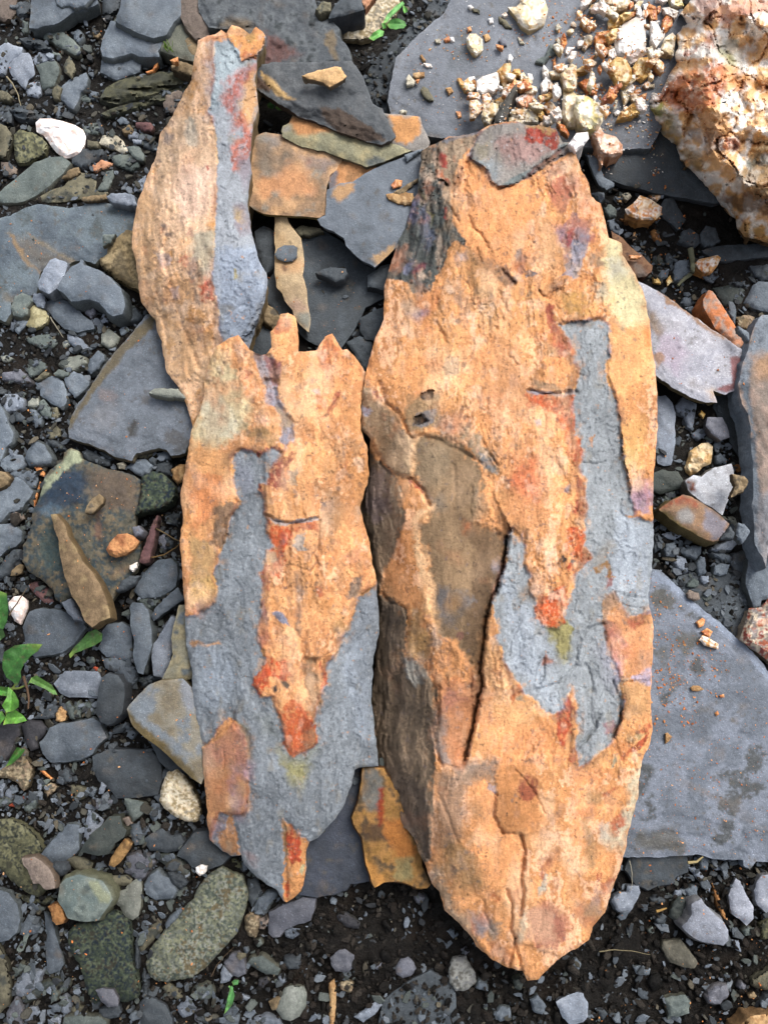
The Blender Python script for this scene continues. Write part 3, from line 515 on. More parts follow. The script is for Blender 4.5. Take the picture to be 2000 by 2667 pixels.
BASE = """
c0;sd;7;z4;dark layered edge of the big crumb-strewn slate under its upper left rim;;430,-60 330,150 150,290 0,420 -130,600 -165,700 -120,850 0,960 120,1150 400,1280 1500,1350 1500,-60
c0;bigslate;14;z17;big blue-grey slate slab covered with quartz crumbs at the top;the crumb-strewn slate slab;600,-60 2500,-60 2700,300 2500,900 2300,1280 2050,1290 1750,1270 1500,1240 1300,1180 1000,1160 750,1160 500,1190 370,1170 270,1060 150,1000 60,980 30,880 70,650 100,500 200,400 340,260 520,110
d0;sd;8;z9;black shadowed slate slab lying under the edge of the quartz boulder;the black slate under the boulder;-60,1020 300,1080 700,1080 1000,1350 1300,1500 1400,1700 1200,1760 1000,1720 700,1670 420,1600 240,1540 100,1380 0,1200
d0;sl;3;z16;torn blue-grey slate flake lying on the dark slate below the quartz boulder;the torn slate flake;95,1340 170,1350 200,1420 240,1530 330,1580 320,1610 260,1640 200,1600 140,1500
d2;sd;6;z4;dark slate slab sunk in gravel under the layered slab at the right edge;;1180,200 1210,90 1400,40 1500,60 1560,300 1560,650 1400,640 1310,480 1250,350
d3;sd;5;z4;smooth dark slate slab sunk in the gravel behind the large spotted slab;the smooth sunken slate;880,0 1000,-30 1300,-40 1480,100 1540,280 1500,420 1460,620 1300,560 1100,400 980,250 850,80
d3;bigslate2;9;z13;largest blue slate slab speckled with orange crumbs at the lower right;the orange-speckled slate slab;400,-60 655,-65 720,-50 800,20 900,110 1000,210 1120,310 1250,410 1350,510 1500,630 1620,770 1700,900 1950,1150 1950,2470 1659,2470 1550,2465 1500,2540 1450,2500 1440,2455 1200,2450 1050,2405 900,2420 700,2430 400,2430 200,2300 200,1000
d4;sd;5;z6;dark slate slab showing below the straight lower edge of the spotted slab;;420,880 480,700 950,700 965,900 870,940 830,1000 700,1020 620,1060 520,1010
b4;navy;10;z10;dark navy slate slab lying between the tips of the two orange slabs;the navy slate;880,1090 900,500 1300,-80 1500,-50 1500,150 1560,420 1620,620 1620,830 1550,970 1440,1000 1370,1000 1330,1060 1200,1100 1080,1120
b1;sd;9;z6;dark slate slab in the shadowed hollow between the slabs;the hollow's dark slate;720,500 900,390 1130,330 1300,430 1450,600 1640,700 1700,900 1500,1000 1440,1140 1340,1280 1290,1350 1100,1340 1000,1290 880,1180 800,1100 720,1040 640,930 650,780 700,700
b1;sd;7;z8;narrow dark slate left of the tan sliver in the hollow;;550,340 620,290 720,340 730,640 640,700 580,560 550,430
b1;ol;5;z12;brown and black slate fragment under the end of the orange slab;;890,320 940,290 1110,310 1140,345 1000,380 920,375
b1;br;5;z12;brown wedge of slate left of the tip of the tan sliver;;580,1080 620,960 700,1000 760,1080 740,1140 700,1185 620,1120
b1;sd;6;z6;black slate chip under the jagged top of the middle slab;;480,1400 530,1200 580,1110 700,1190 720,1340 680,1440 540,1450
b1;sd;6;z10;faceted dark slate left of the upper part of the largest slab;;1450,1090 1560,1030 1680,980 1680,1100 1600,1290 1500,1270 1450,1200
b1;sd;6;z8;blackish slate chip between the middle slab's top and the largest slab;;1340,1300 1450,1240 1560,1300 1560,1500 1480,1560 1400,1400
b1;sd;5;z14;dark slate plate under the point of the grey slate near the hollow;;1520,720 1640,640 1720,620 1720,860 1520,820
b1;tansliver;5;z17;long tan sliver of slate standing out in the dark hollow;the tan sliver;715,150 800,170 840,260 890,340 940,400 960,500 975,620 960,720 990,850 1000,970 1030,1100 1010,1210 950,1160 890,1100 870,1020 800,940 780,880 730,820 720,700 715,400
b1;sl;3;z20 r;small oval slate pebble resting on the tan sliver;the oval pebble;715,540 740,490 800,460 880,460 910,480 910,560 870,600 800,605 740,580
b1;sd;3;z18;small dark five-sided plate of slate right of the tan sliver;;1065,700 1130,670 1200,650 1330,660 1340,710 1310,750 1240,780 1180,750 1120,720
a1;bigslate3;9;z9;large blue-grey slate slab at the left edge with rusty cleavage lines;the left-edge slate slab;-80,250 100,200 200,150 330,100 450,120 600,140 720,120 760,90 880,95 1100,110 1210,140 1210,400 1000,620 880,560 820,620 700,590 650,600 540,660 360,690 340,760 320,880 240,900 100,960 100,1050 50,1120 -80,1080
a1;bigslate4;9;z14;blue-grey slate slab with pitted spot left of the tan blade's foot;the pitted slate slab;1270,1060 1340,1060 1450,1200 1550,1500 1620,1659 1700,1850 1700,1950 1680,2080 1600,2260 1480,2280 1440,2230 1370,2210 1180,2260 1140,2320 1000,2290 900,2230 800,2190 680,2150 600,2120 595,2050 610,1970 680,1830 800,1659 900,1500 1000,1380 1130,1230
a2;bluemottle;13;z18 k;big weathered rock with a dark blue patch and pale green rim;the blue-patched rock;205,1400 250,1300 280,1200 280,1110 320,1040 360,940 380,830 430,750 540,660 560,590 620,550 690,580 710,650 830,690 950,740 1050,750 1160,790 1220,830 1225,950 1210,1050 1180,1140 1180,1260 1230,1290 1220,1400 1210,1560 1100,1720 1000,1830 950,1900 800,1850 650,1850 550,1900 480,1850 460,1780 380,1700 250,1620 200,1540
a2;gd;12;z19 k;olive-black rounded rock at the right shoulder of the blue-patched rock;the olive-black rock;1160,1140 1190,1050 1220,950 1230,810 1320,750 1400,770 1480,830 1520,900 1500,1020 1400,1080 1290,1100 1220,1120
b0;roughslate;14;z26;broad rough dark grey slate slab at the top behind the tan blade;the rough dark slab;60,-60 1040,-60 1090,80 1200,165 1270,240 1285,330 1360,430 1380,520 1300,600 1000,620 570,600 540,500 500,300 300,250 150,240 60,100
a0;pb;9;z20;mauve-brown slab corner above the tan blade's top;;1555,-60 1900,-60 1880,190 1840,250 1800,310 1700,350 1620,270 1560,150
a0;br;9;z14;weathered brown slate left of the tan blade's top;;1560,250 1640,290 1760,380 1900,420 1850,620 1780,700 1680,560 1600,440
b0;darkfront;14;z38;dark slate slab with a tan corner patch jutting over the hollow;the jutting dark slab;545,620 580,560 700,540 1000,540 1270,530 1380,520 1460,630 1510,740 1560,900 1640,940 1700,1060 1760,1180 1720,1215 1640,1250 1500,1220 1250,1130 1030,1040 930,1010 830,940 700,860 560,770
b0;orangeslab;9;z26;thick orange and brown slab below the green-grey one;the thick orange slab;510,1210 560,1170 640,1145 770,1160 900,1120 1150,1200 1300,1370 1270,1450 1190,1520 1170,1600 1165,1700 1165,1850 1100,1880 1000,1870 850,1865 620,1850 540,1810 480,1760 440,1740 440,1500 460,1340
b0;orangeslab2;8;z24;small orange-topped slab wedged above the grey pointed slate;;1230,1390 1500,1400 1600,1440 1520,1540 1450,1580 1380,1659 1260,1760 1190,1710 1180,1560
b0;greenslab;8;z30;grey-green lens-shaped slab with an orange corner under the dark slab;the grey-green slab;775,1130 790,1090 850,1060 870,995 1000,1000 1150,1050 1300,1120 1500,1200 1659,1230 1800,1260 1900,1300 1800,1340 1659,1400 1510,1440 1350,1380 1150,1310 950,1270 830,1210 780,1180
c0;orangetop;6;z27;orange-faced slab corner between the dark slab and the crumb-strewn slab;the orange-faced corner;-60,960 30,985 150,990 310,1010 330,1080 395,1230 370,1300 250,1310 100,1280 0,1210 -60,1100
b1;greyslate;9;z28;pointed blue-grey slate left of the largest slab's top;the pointed grey slate;1080,235 1150,200 1170,-20 1280,-80 1390,-90 1490,-160 1659,-240 1850,-310 2040,-350 2050,0 2010,100 1930,300 1830,420 1700,540 1580,645 1500,610 1430,560 1330,460 1310,400 1200,330 1110,290
c1;tn;4;z31;tan chip lying on the pointed grey slate's right side;;20,20 120,0 250,10 270,100 180,110 100,90 40,60
c0;or;3;z31;tiny orange flake on the pointed grey slate;;60,1600 100,1550 160,1560 150,1610 80,1630
c0;br;4;z31;brown splinter leaning across the pointed grey slate;;90,1659 200,1590 290,1540 310,1550 230,1620 130,1690
c0;sl;4;z31;small slate corner between the grey-green slab and the pointed slate;;180,1340 270,1300 330,1290 250,1350 200,1395
b0;tanblade;4;z50;kite-shaped tan flake lying on the jutting dark slab;the kite-shaped tan flake;945,655 1090,610 1230,575 1290,580 1320,640 1335,660 1270,710 1190,755 1130,710 1020,680
d1;lavslab;13;z24;pale lavender slab with a purple corner right of the largest slab;the lavender slab;500,760 600,800 700,850 820,930 950,1030 1050,1100 1180,1190 1300,1270 1440,1370 1430,1480 1400,1650 1380,1710 1290,1750 1180,1715 1215,1820 1110,1820 960,1760 820,1680 690,1590 620,1500 600,1300 560,1100
d1;rightslab;22;z34;tall layered slab with a pinkish top at the right edge;the layered right-edge slab;1400,1660 1430,1500 1480,1370 1510,1250 1540,1150 1600,1060 1800,1070 1850,3100 1659,3080 1640,3250 1600,3150 1540,3050 1530,2850 1520,2700 1530,2500 1520,2300 1500,2000 1480,1920 1430,1830
d3;sl;9;z14;layered grey slate wedged under the layered right-edge slab;;1460,60 1490,-150 1640,-200 1700,0 1700,200 1600,210 1590,270 1530,270 1500,180
d3;rustwhite;18;z20 q;rust-red and white quartz rock at the right edge beside the spotted slab;the rust-white rock;1410,540 1440,460 1470,370 1490,280 1600,270 1659,190 1850,200 1850,850 1700,770 1600,690 1500,620 1450,580
a3;sd;9;z11;slate-grey block lying under the brown leaning slab's lower edge;;1290,1420 1400,1400 1600,1600 1600,1800 1480,1700 1380,1600
a3;creamslab;10;z24;cream and grey slate against the left side of the middle slab;the cream-grey slate;1480,540 1520,350 1550,250 1650,250 1700,600 1700,880 1590,900 1400,890 1460,780 1500,680
a3;sb;9;z15;blue-grey upright slate beside the cream-grey slate;;1310,700 1320,600 1400,480 1480,350 1520,360 1500,600 1470,760 1410,880 1330,860
a3;brownslab;22;z30;thick brown leaning slab with an olive side at the middle slab's left;the brown leaning slab;1095,1150 1120,1110 1230,1000 1300,930 1400,900 1580,890 1700,1000 1760,1300 1800,1700 1740,1800 1650,1740 1540,1640 1400,1500 1250,1400 1150,1290
b4;rustslab;11;z22;rusty brown fragment tucked under the largest slab's lower left;the rusty fragment;1480,-20 1659,0 1800,250 2000,420 2000,600 1980,750 1990,850 2060,1010 2030,1040 1940,1040 1860,1010 1780,980 1660,990 1580,1030 1550,980 1500,820 1470,600 1390,480 1380,430 1440,280
"""
MID = """
a0;sl;8;z15;light grey slate slab corner at the top left;the top-left slate;275,-60 830,-60 850,30 740,90 640,100 560,170 470,215 370,225 330,245 258,240 270,130
a0;pb;7;r;mauve-brown rounded stone in the very top left corner;;-60,-60 150,-60 145,110 100,170 40,190 -60,150
a0;sd;6;r;~;;150,20 265,0 268,80 230,130 160,130 145,90
a0;sl;4;z19;thin upper flake on the light grey slate at the top left;;470,-60 830,-60 740,45 650,65 600,45 540,60 500,30
a0;sl;7;z14;cracked grey slate under the big blue-grey one near the top;;960,180 1050,200 1150,280 1280,340 1430,320 1400,400 1370,440 1380,490 1200,490 1140,460 980,500 890,490 870,420 890,330
a0;sm;7;z14;greenish slate with a tuft of moss near the top;the mossy slate;1400,300 1470,200 1570,160 1700,380 1700,540 1560,500 1480,470 1390,440
a0;sl;8;z22;smooth blue-grey slate slab left of the tan blade's top;the smooth blue-grey slab;1070,-60 1575,-60 1560,130 1500,200 1440,300 1330,330 1200,290 1080,230 1000,180 1030,90
a0;br;6;z15;long brown stone above the wet layered slate;;1480,570 1560,530 1659,560 1720,600 1700,660 1560,630 1500,600
a0;sl;7;-;grey slate chip with a pale lower lip above the mossy layered slate;;880,520 1140,460 1190,520 1225,560 1210,620 1100,665 1010,690 960,670 870,625
a0;mosslay;10;l;mossy black layered slate lying left of the tan blade;the mossy layered slate;860,860 920,760 1000,710 1150,660 1400,620 1590,630 1650,680 1500,760 1300,820 1120,870 1020,900 930,880
a0;mosslay;6;l;thin black layered splinter below the mossy layered slate;;880,980 1000,930 1200,870 1400,800 1600,720 1659,740 1500,840 1300,900 1100,950 950,1000
a0;sb;6;-;pale blue slate chip cut by the left edge near the top;;-60,400 0,400 60,360 130,390 200,410 190,470 90,540 60,600 50,640 -60,650
a0;sb;7;-;pale blue-grey slate chip left of centre in the upper left;the pale blue chip;70,570 100,500 180,450 250,460 275,500 300,570 300,640 250,700 220,770 150,700 100,650
a0;sb;4;-;~;;230,740 290,700 350,710 355,800 330,840 240,830
a0;sb;4;-;~;;280,520 340,450 450,480 470,520 400,540 310,560
a0;sg;7;-;~;;310,560 400,540 480,530 515,580 510,650 470,740 400,775 365,760 350,650
a0;sg;6;-;oblong green-grey slate chip with an orange crumb on it;;375,290 400,235 480,235 560,280 640,350 695,410 690,460 650,480 560,430 490,390 440,350 380,340
a0;sl;7;-;angular dark blue slate chip with a white fleck;;500,800 540,740 600,690 700,650 745,630 760,680 750,740 700,800 680,870 640,945 590,920 560,880 500,840
a0;ol;4;-;~;;550,580 600,480 650,560 655,610 620,680 560,620
a0;sl;4;-;~;;480,910 520,890 575,940 560,980 500,1025 480,980
a0;sl;4;-;~;;760,770 800,790 850,800 830,850 800,865 765,820
a0;sg;3;-;~;;700,850 740,820 790,860 780,880 710,875
a0;qp;9;q;white quartz stone with a pink lower edge at the upper left;the white quartz stone;310,1060 350,1025 450,1025 560,1050 650,1080 720,1120 745,1180 740,1240 700,1310 640,1360 570,1370 490,1320 430,1240 380,1170 320,1140
a0;gm;10;k;mossy speckled rock just left of the white quartz stone;the speckled mossy rock;120,1160 180,1120 300,1150 370,1190 410,1250 400,1330 340,1370 240,1410 160,1420 130,1350 120,1250
a0;ol;9;k;olive-brown rock cut by the left edge;;-60,1070 0,1070 60,1090 100,1150 110,1210 80,1300 60,1380 -60,1340
a0;sd;5;-;~;;-60,900 80,910 105,980 100,1060 -60,1050
a0;sd;6;l;long thin dark slate above the white quartz stone;;60,890 200,900 300,940 400,1000 340,1030 250,1040 150,1010 90,950
a0;sd;7;r;glossy black pebble right below the white quartz stone;;620,1370 700,1290 800,1280 890,1290 905,1330 860,1380 760,1430 700,1450 630,1410
a0;cr;5;-;pale cream angular stone right of the white quartz stone;the cream stone;860,1240 890,1170 1000,1160 1060,1210 1110,1300 1080,1330 980,1290
a0;sg;6;k;~;;960,1350 1050,1330 1150,1330 1220,1380 1210,1440 1150,1480 1060,1450 980,1420
a0;os;5;-;salmon-orange oblong chip below the cream stone;the salmon chip;785,1440 880,1385 980,1410 970,1430 880,1470 810,1485
a0;sg;4;-;~;;1110,1270 1200,1260 1250,1330 1250,1390 1180,1380 1120,1320
a0;sd;4;-;~;;1200,1160 1260,1150 1330,1190 1350,1250 1330,1300 1270,1290 1210,1230
a0;sb;3;-;~;;1105,1160 1160,1130 1200,1160 1195,1195 1120,1195
a0;sb;2;-;~;;1150,1205 1225,1210 1220,1240 1155,1235
a0;sg;8;-;long leaf-shaped dark slate below the white quartz stone;the leaf-shaped slate;-60,1700 0,1659 100,1570 200,1490 300,1410 420,1360 540,1350 615,1410 560,1490 450,1590 350,1670 240,1730 150,1755 -60,1745
a0;ol;6;-;mottled tan-brown stone under the salmon chip;;320,1720 400,1659 560,1600 620,1530 700,1490 800,1500 835,1570 830,1640 860,1659 940,1659 935,1690 800,1730 700,1720 560,1745 420,1755 350,1740
a0;sg;5;-;~;;885,1560 920,1480 980,1460 985,1530 950,1620 920,1659 840,1650
a0;sb;4;-;~;;1160,1640 1200,1560 1260,1510 1280,1600 1240,1659 1170,1659
a0;br;4;-;~;;540,1540 600,1470 680,1440 700,1490 620,1540
a0;pb;5;r;~;;10,1400 80,1400 155,1460 150,1500 60,1525 20,1480
a0;sl;3;-;~;;1010,1040 1050,1010 1100,1030 1090,1070 1040,1080
a0;sg;4;-;~;;770,1070 830,1065 870,1110 850,1160 800,1160 775,1110
a0;sg;3;-;~;;710,1080 750,1085 795,1140 780,1160 720,1140
a0;rb;4;-;~;;1180,1060 1300,1060 1330,1100 1310,1140 1220,1120 1175,1090
a0;br;4;-;~;;1060,1120 1120,1080 1160,1110 1140,1160 1080,1150
a0;pb;6;-;~;;1410,890 1440,820 1540,780 1600,800 1560,880 1510,980 1440,960
a0;sl;5;r;~;;640,280 680,250 715,290 710,340 680,370 645,340
a0;pb;4;-;~;;690,110 760,90 800,120 760,160 700,150
a0;br;4;r;~;;805,280 850,260 875,300 850,335 810,320
a0;sg;4;-;~;;200,170 245,190 250,290 220,300 195,260
a0;sd;6;l;~;;160,330 250,320 350,340 440,400 445,440 380,440 280,400 200,360
a0;ol;4;-;~;;450,780 500,730 540,760 510,860 470,850
a0;qw;2;q;~;;890,160 930,140 945,170 910,180
a0;qw;2;q;~;;705,405 750,415 750,435 710,435
a0;ol;5;-;~;;-60,780 60,790 110,840 80,870 -60,860
a0;sd;8;r;rounded black slate at the top between two grey slabs;;885,80 900,-60 1060,-60 1030,80 960,130 890,120
a0;ol;4;-;~;;760,1210 860,1230 850,1280 760,1270
a0;sb;3;-;~;;1320,500 1380,500 1390,540 1330,550
a0;or;3;z22;~;;1470,520 1540,490 1545,530 1510,550
a0;or;3;-;~;;1260,620 1320,600 1340,560 1370,540 1360,580 1320,620 1280,635
a0;sg;3;-;~;;430,440 520,460 530,490 460,480
a1;sb;7;z20;pale blue-grey slate chip with a greenish foot;the pale two-tone chip;330,800 370,700 400,640 430,590 480,570 580,610 590,640 560,720 480,840 430,880 340,840
a1;sl;9;z21;curved blue-grey slate below the left-edge slab;the curved slate;490,830 520,760 620,640 690,610 700,580 725,590 720,630 850,670 940,730 1050,830 1070,900 1085,980 1060,1050 980,1070 930,1040 860,960 780,930 620,945 560,880
a1;sl;8;-;oblong ribbed slate chip below the curved slate;;390,950 480,920 560,930 650,980 720,1060 800,1120 820,1180 740,1195 680,1210 560,1180 480,1100 410,1020
a1;ck;9;r;khaki-cream stone with a notched side at the left;the khaki-cream stone;250,1000 280,970 350,980 400,1030 430,1080 410,1140 360,1170 290,1195 225,1150 260,1090
a1;sg;8;r;~;;110,970 130,900 200,870 260,900 290,940 240,1000 240,1060 190,1085 120,1060 100,1010
a1;sb;5;-;~;;275,930 300,875 385,880 395,940 380,1000 330,990
a1;sb;4;-;~;;60,1020 90,1010 110,1050 95,1130 60,1120
a1;sl;5;-;~;;130,1200 150,1120 200,1090 260,1120 220,1170 160,1225
a1;sg;5;-;~;;220,1270 260,1250 430,1230 490,1270 510,1310 450,1355 330,1335 260,1310
a1;sb;6;-;~;;580,1230 640,1225 700,1270 770,1350 770,1380 720,1400 660,1360 600,1300
a1;cg;4;-;~;;530,1300 600,1275 605,1325 560,1350
a1;cg;6;-;~;;880,1230 940,1175 1040,1250 1020,1310 950,1350 880,1310
a1;sp;7;r;~;;720,1000 760,945 820,980 830,1050 790,1090 740,1050
a1;sb;4;-;~;;870,1090 900,1050 950,1080 930,1120 880,1140
a1;tanrock;18;k;rough tan-brown rock wedged against the tan blade's left side;the rough tan rock;860,580 920,540 930,470 1000,400 1090,325 1220,340 1280,500 1290,700 1290,860 1200,860 1120,830 1010,770 960,700 880,650
a1;sg;5;z20;~;;890,370 1000,360 960,440 890,470
a1;cg;6;-;~;;510,1490 560,1440 680,1410 740,1430 760,1480 700,1520 590,1550
a1;sl;6;-;~;;780,1440 850,1370 900,1410 910,1450 860,1520 790,1570 760,1540
a1;sg;6;r;~;;230,1540 270,1480 350,1450 400,1480 405,1530 340,1580 270,1600
a1;sp;6;-;~;;15,1560 100,1550 180,1535 240,1590 275,1640 220,1659 140,1640 20,1620
a1;sl;7;-;squarish blue slate chip left of the pitted slab;;310,1650 420,1580 500,1600 560,1659 590,1790 540,1870 450,1830 400,1790 350,1760 350,1700
a1;sl;6;-;~;;550,1600 640,1550 700,1570 780,1640 750,1700 650,1780 600,1720
a1;sg;4;-;~;;470,1570 510,1530 600,1560 590,1590 480,1590
a1;ol;4;-;~;;300,1620 390,1550 430,1560 410,1600 330,1635
a2;cg;3;z24;narrow grey-green sliver lying on the pitted slate slab;;1285,75 1340,40 1540,40 1620,120 1450,115 1340,95
a1;sd;6;-;~;;1070,1040 1110,970 1180,1000 1230,1080 1220,1110 1130,1125
a1;sl;4;-;~;;1030,1190 1080,1150 1120,1190 1100,1230 1050,1240
a1;cg;4;-;~;;10,1420 60,1410 125,1440 80,1470 30,1465
a1;sb;5;z20;pale blue slate strip touching the tan blade's left edge;;920,40 960,10 1100,10 1160,30 1190,120 1100,115 980,90
a1;br;4;-;~;;700,60 730,40 800,30 920,20 930,60 800,80 730,80
a2;sb;6;-;~;;10,130 50,90 150,90 210,140 200,200 130,235 60,230 20,180
a2;cg;4;-;~;;245,160 280,120 330,110 340,180 300,200 250,190
a2;sl;4;-;~;;260,220 310,225 370,290 350,360 300,340 265,280
a2;sg;5;-;~;;340,160 380,130 430,200 455,250 440,300 380,290 345,240
a2;sl;8;-;dark slate slab cut by the left edge above the paler chips;the left-edge dark slate;-60,170 0,170 40,240 80,350 125,430 110,500 50,550 0,680 -60,650
a2;ol;4;-;~;;450,210 500,200 520,270 480,310 450,280
a2;ol;6;-;~;;410,420 430,370 480,355 520,390 530,450 480,470 430,470
a2;sd;5;-;~;;410,480 460,480 540,530 570,570 500,560 430,530
a2;sl;10;-;pyramid-shaped slate chip above the blue-patched rock;the pyramid slate;215,640 250,560 310,485 390,530 450,640 440,680 340,700 260,705
a2;sd;4;-;~;;120,250 180,250 220,290 200,330 140,320
a2;sl;5;-;~;;20,650 100,600 200,620 240,700 150,770 60,760 10,710
a2;sl;5;-;~;;80,790 120,750 260,735 330,760 335,830 310,900 260,900 200,850
a2;sl;9;-;broad slate stone left of the blue-patched rock;;-60,910 0,890 80,830 150,800 220,850 290,930 240,1010 190,1080 80,1110 0,1200 -60,1200
a2;br;6;-;~;;-60,760 50,760 95,810 60,870 0,900 -60,900
a2;sl;8;-;large pale-rimmed slate on the left edge beside the blue-patched rock;;-60,1215 100,1205 195,1270 190,1350 140,1400 60,1440 0,1495 -60,1490
a2;sd;6;-;~;;-60,1620 0,1580 60,1490 120,1430 180,1430 190,1490 100,1560 80,1640 0,1680
a2;br;5;-;~;;90,1659 110,1600 180,1555 210,1580 190,1640 150,1659
a2;pb;5;-;~;;90,1130 130,1095 200,1130 220,1170 170,1185 110,1160
a2;sg;4;r;~;;225,1180 260,1170 275,1220 250,1250 225,1220
a2;tanwedge;5;z33;long tan wedge of slate lying across the blue-patched rock;the tan wedge;445,1130 490,1125 530,1180 570,1230 590,1310 650,1400 720,1530 800,1630 870,1740 920,1860 960,2020 870,2050 800,2100 740,2060 690,1930 620,1830 590,1740 560,1659 540,1560 510,1430 510,1350 470,1240
a2;orangestone;7;z27 q;orange-tan stone lying on the lower right of the blue-patched rock;the orange stone;920,1430 950,1370 1020,1300 1100,1290 1150,1310 1210,1360 1180,1410 1100,1470 1000,1500 950,1480
a2;br;3;z31;small leaf-shaped brown-grey flake on the blue-patched rock;;735,1110 760,1050 800,990 860,950 895,980 890,1030 840,1080 790,1120
a2;rb;5;z18;purple-brown needle of stone right of the orange stone;the purple needle;1205,1540 1230,1450 1270,1340 1330,1180 1360,1130 1370,1140 1340,1330 1290,1540 1240,1555
a2;sp;5;z24;~;;1150,1240 1200,1225 1240,1270 1220,1310 1170,1320
a2;qw;5;z19 q;small white pebble at the foot of the purple needle;the small white pebble;1120,1570 1190,1540 1190,1590 1150,1625 1120,1600
a2;sd;6;-;~;;710,580 760,570 850,600 950,660 955,710 870,710 760,680 720,640
a2;sd;5;-;~;;860,590 960,600 990,650 930,660
a2;ol;5;-;~;;1190,600 1280,590 1360,600 1260,640 1200,640
a2;sl;7;-;~;;1090,720 1180,650 1260,650 1330,700 1290,780 1230,800 1150,760
a2;sd;6;-;~;;1340,700 1400,680 1470,680 1470,780 1440,800 1370,750
a2;sl;5;-;~;;1360,600 1420,580 1470,600 1470,650 1380,670
a2;sd;4;r;~;;1290,650 1320,630 1355,650 1350,700 1310,700
a2;tn;7;k;~;;1485,740 1560,690 1610,700 1600,800 1540,880 1500,830
a2;cr;5;q;~;;1010,690 1070,670 1100,700 1080,740 1030,735
a2;or;4;-;bright orange curved shard at the left rim of the blue-patched rock;the orange shard;300,720 350,700 390,770 385,800 345,790
a2;or;3;-;thin orange splinter below the orange shard;;290,1020 330,900 350,840 355,870 330,980 300,1060
a2;sl;8;-;dark slate stone below the purple needle;;1290,1580 1370,1520 1480,1510 1530,1560 1535,1660 1520,1750 1390,1840 1240,1855 1155,1790 1200,1720 1240,1650
a2;sp;4;-;~;;1360,1330 1420,1300 1450,1370 1440,1430 1390,1420
a2;sd;4;-;~;;1430,1340 1500,1360 1480,1420 1450,1420
a2;sd;5;-;~;;1420,1150 1480,1120 1560,1120 1540,1220 1450,1210
a3;qp;7;q;white stone with black stains beside the green leaves;the black-stained white stone;75,230 120,180 190,170 240,210 245,270 220,330 180,420 130,390 100,330 80,280
a3;sl;8;-;broad blue-grey slate right of the black-stained white stone;the broad blue slate;195,440 230,370 260,310 360,280 530,290 600,340 720,400 745,450 700,510 640,590 540,670 420,680 310,700 230,650 220,520
a3;sb;5;z19;~;;540,230 620,190 690,330 720,390 640,370 580,310
a3;sl;9;z18;upright narrow grey slate slab left of the middle slab;the upright slate;1125,270 1150,230 1230,230 1280,290 1310,430 1320,600 1290,680 1240,850 1190,840 1150,680 1160,550 1130,420
a3;sl;7;-;dark slate with two tiny pebbles on it left of the upright slate;;885,480 930,420 1050,400 1130,440 1145,560 1150,680 1160,750 1050,720 960,710 920,700 850,620 880,560
a3;sl;6;-;~;;890,720 1000,700 1130,760 1195,830 1190,900 1150,950 1090,940 1060,880 980,830 910,800
a3;sb;7;-;pale slate chip right of the bright green leaves;the pale crumbly slate;465,930 510,880 560,820 640,815 760,820 850,830 880,880 870,1000 840,1060 720,1050 600,1050 530,1020
a3;sd;9;z17;dark oblong slate slab overlapping the pale crumbly slate;the dark oblong slate;840,1130 850,1000 880,880 940,840 1020,860 1075,930 1080,1060 1060,1190 1000,1260 940,1290 870,1260 830,1190
a3;sl;9;-;wide slate-blue stone below the pale crumbly slate;the wide slate-blue stone;345,1440 400,1380 430,1310 520,1280 650,1260 800,1230 870,1270 930,1400 860,1450 800,1540 700,1590 560,1610 440,1610 370,1540
a3;sdp;9;r;rounded blackish stone below the green leaves;;180,1290 260,1240 360,1250 410,1310 390,1380 330,1430 340,1490 270,1515 230,1450 210,1370
a3;sdp;8;r;blackish purple stone on the left edge below the green leaves;;-60,1290 60,1275 170,1290 180,1370 130,1430 80,1560 0,1620 -60,1600
a3;sd;9;-;big dark slate slab below the wide slate-blue stone;the big dark slate;800,1560 930,1500 1300,1500 1390,1590 1400,1750 1370,1890 1200,1915 1010,1920 970,1870 850,1770 800,1659
a3;sl;5;z14;~;;1300,340 1350,270 1450,170 1540,100 1600,200 1480,280 1330,390
a3;sd;5;-;~;;1000,130 1050,50 1120,0 1210,0 1170,60 1100,110 1020,140
a3;tn;6;k;~;;480,1180 530,1130 590,1170 590,1220 540,1270 490,1250
a3;sg;4;-;~;;640,1120 690,1075 710,1120 700,1220 650,1230
a3;sg;5;-;~;;710,1110 760,1090 840,1120 830,1190 740,1210 710,1170
a3;sg;4;-;~;;560,1100 600,1080 640,1140 650,1240 610,1230
a3;sd;5;-;~;;290,1230 380,1160 470,1120 510,1130 470,1220 400,1240
a3;sd;5;-;~;;960,1340 1010,1290 1100,1270 1130,1290 1060,1350 970,1370
a3;sl;4;-;~;;1090,1390 1130,1310 1180,1360 1150,1410
a3;sl;4;r;~;;310,1610 360,1565 405,1590 390,1630 330,1640
a3;sl;4;-;~;;180,60 240,50 270,90 240,120 190,100
a3;rb;5;-;rust-brown flake between the white stone and the tan wedge;;260,100 270,60 350,50 460,150 470,230 400,240 340,190 290,140
a3;sd;5;-;~;;-60,560 0,560 40,600 40,700 20,760 -60,720
a3;sd;5;-;~;;1200,880 1300,860 1380,890 1290,930 1240,960
a3;rr;2;-;tiny red flake above the pale crumbly slate;;785,770 850,790 860,830 800,800
a3;sg;4;r;~;;750,700 810,695 830,740 790,770 750,750
a3;sg;4;-;~;;210,900 250,870 300,900 290,930 220,930
a3;sg;5;-;~;;1180,200 1250,190 1370,210 1380,260 1290,290 1200,230
a4;gt;9;k;mottled tan stone at the left below the green leaves;the mottled tan stone;-60,60 60,-20 150,-80 230,-110 280,-30 290,40 250,160 210,205 150,130 60,90 -60,85
a4;sd;5;-;~;;490,130 530,40 570,0 600,30 620,120 560,135
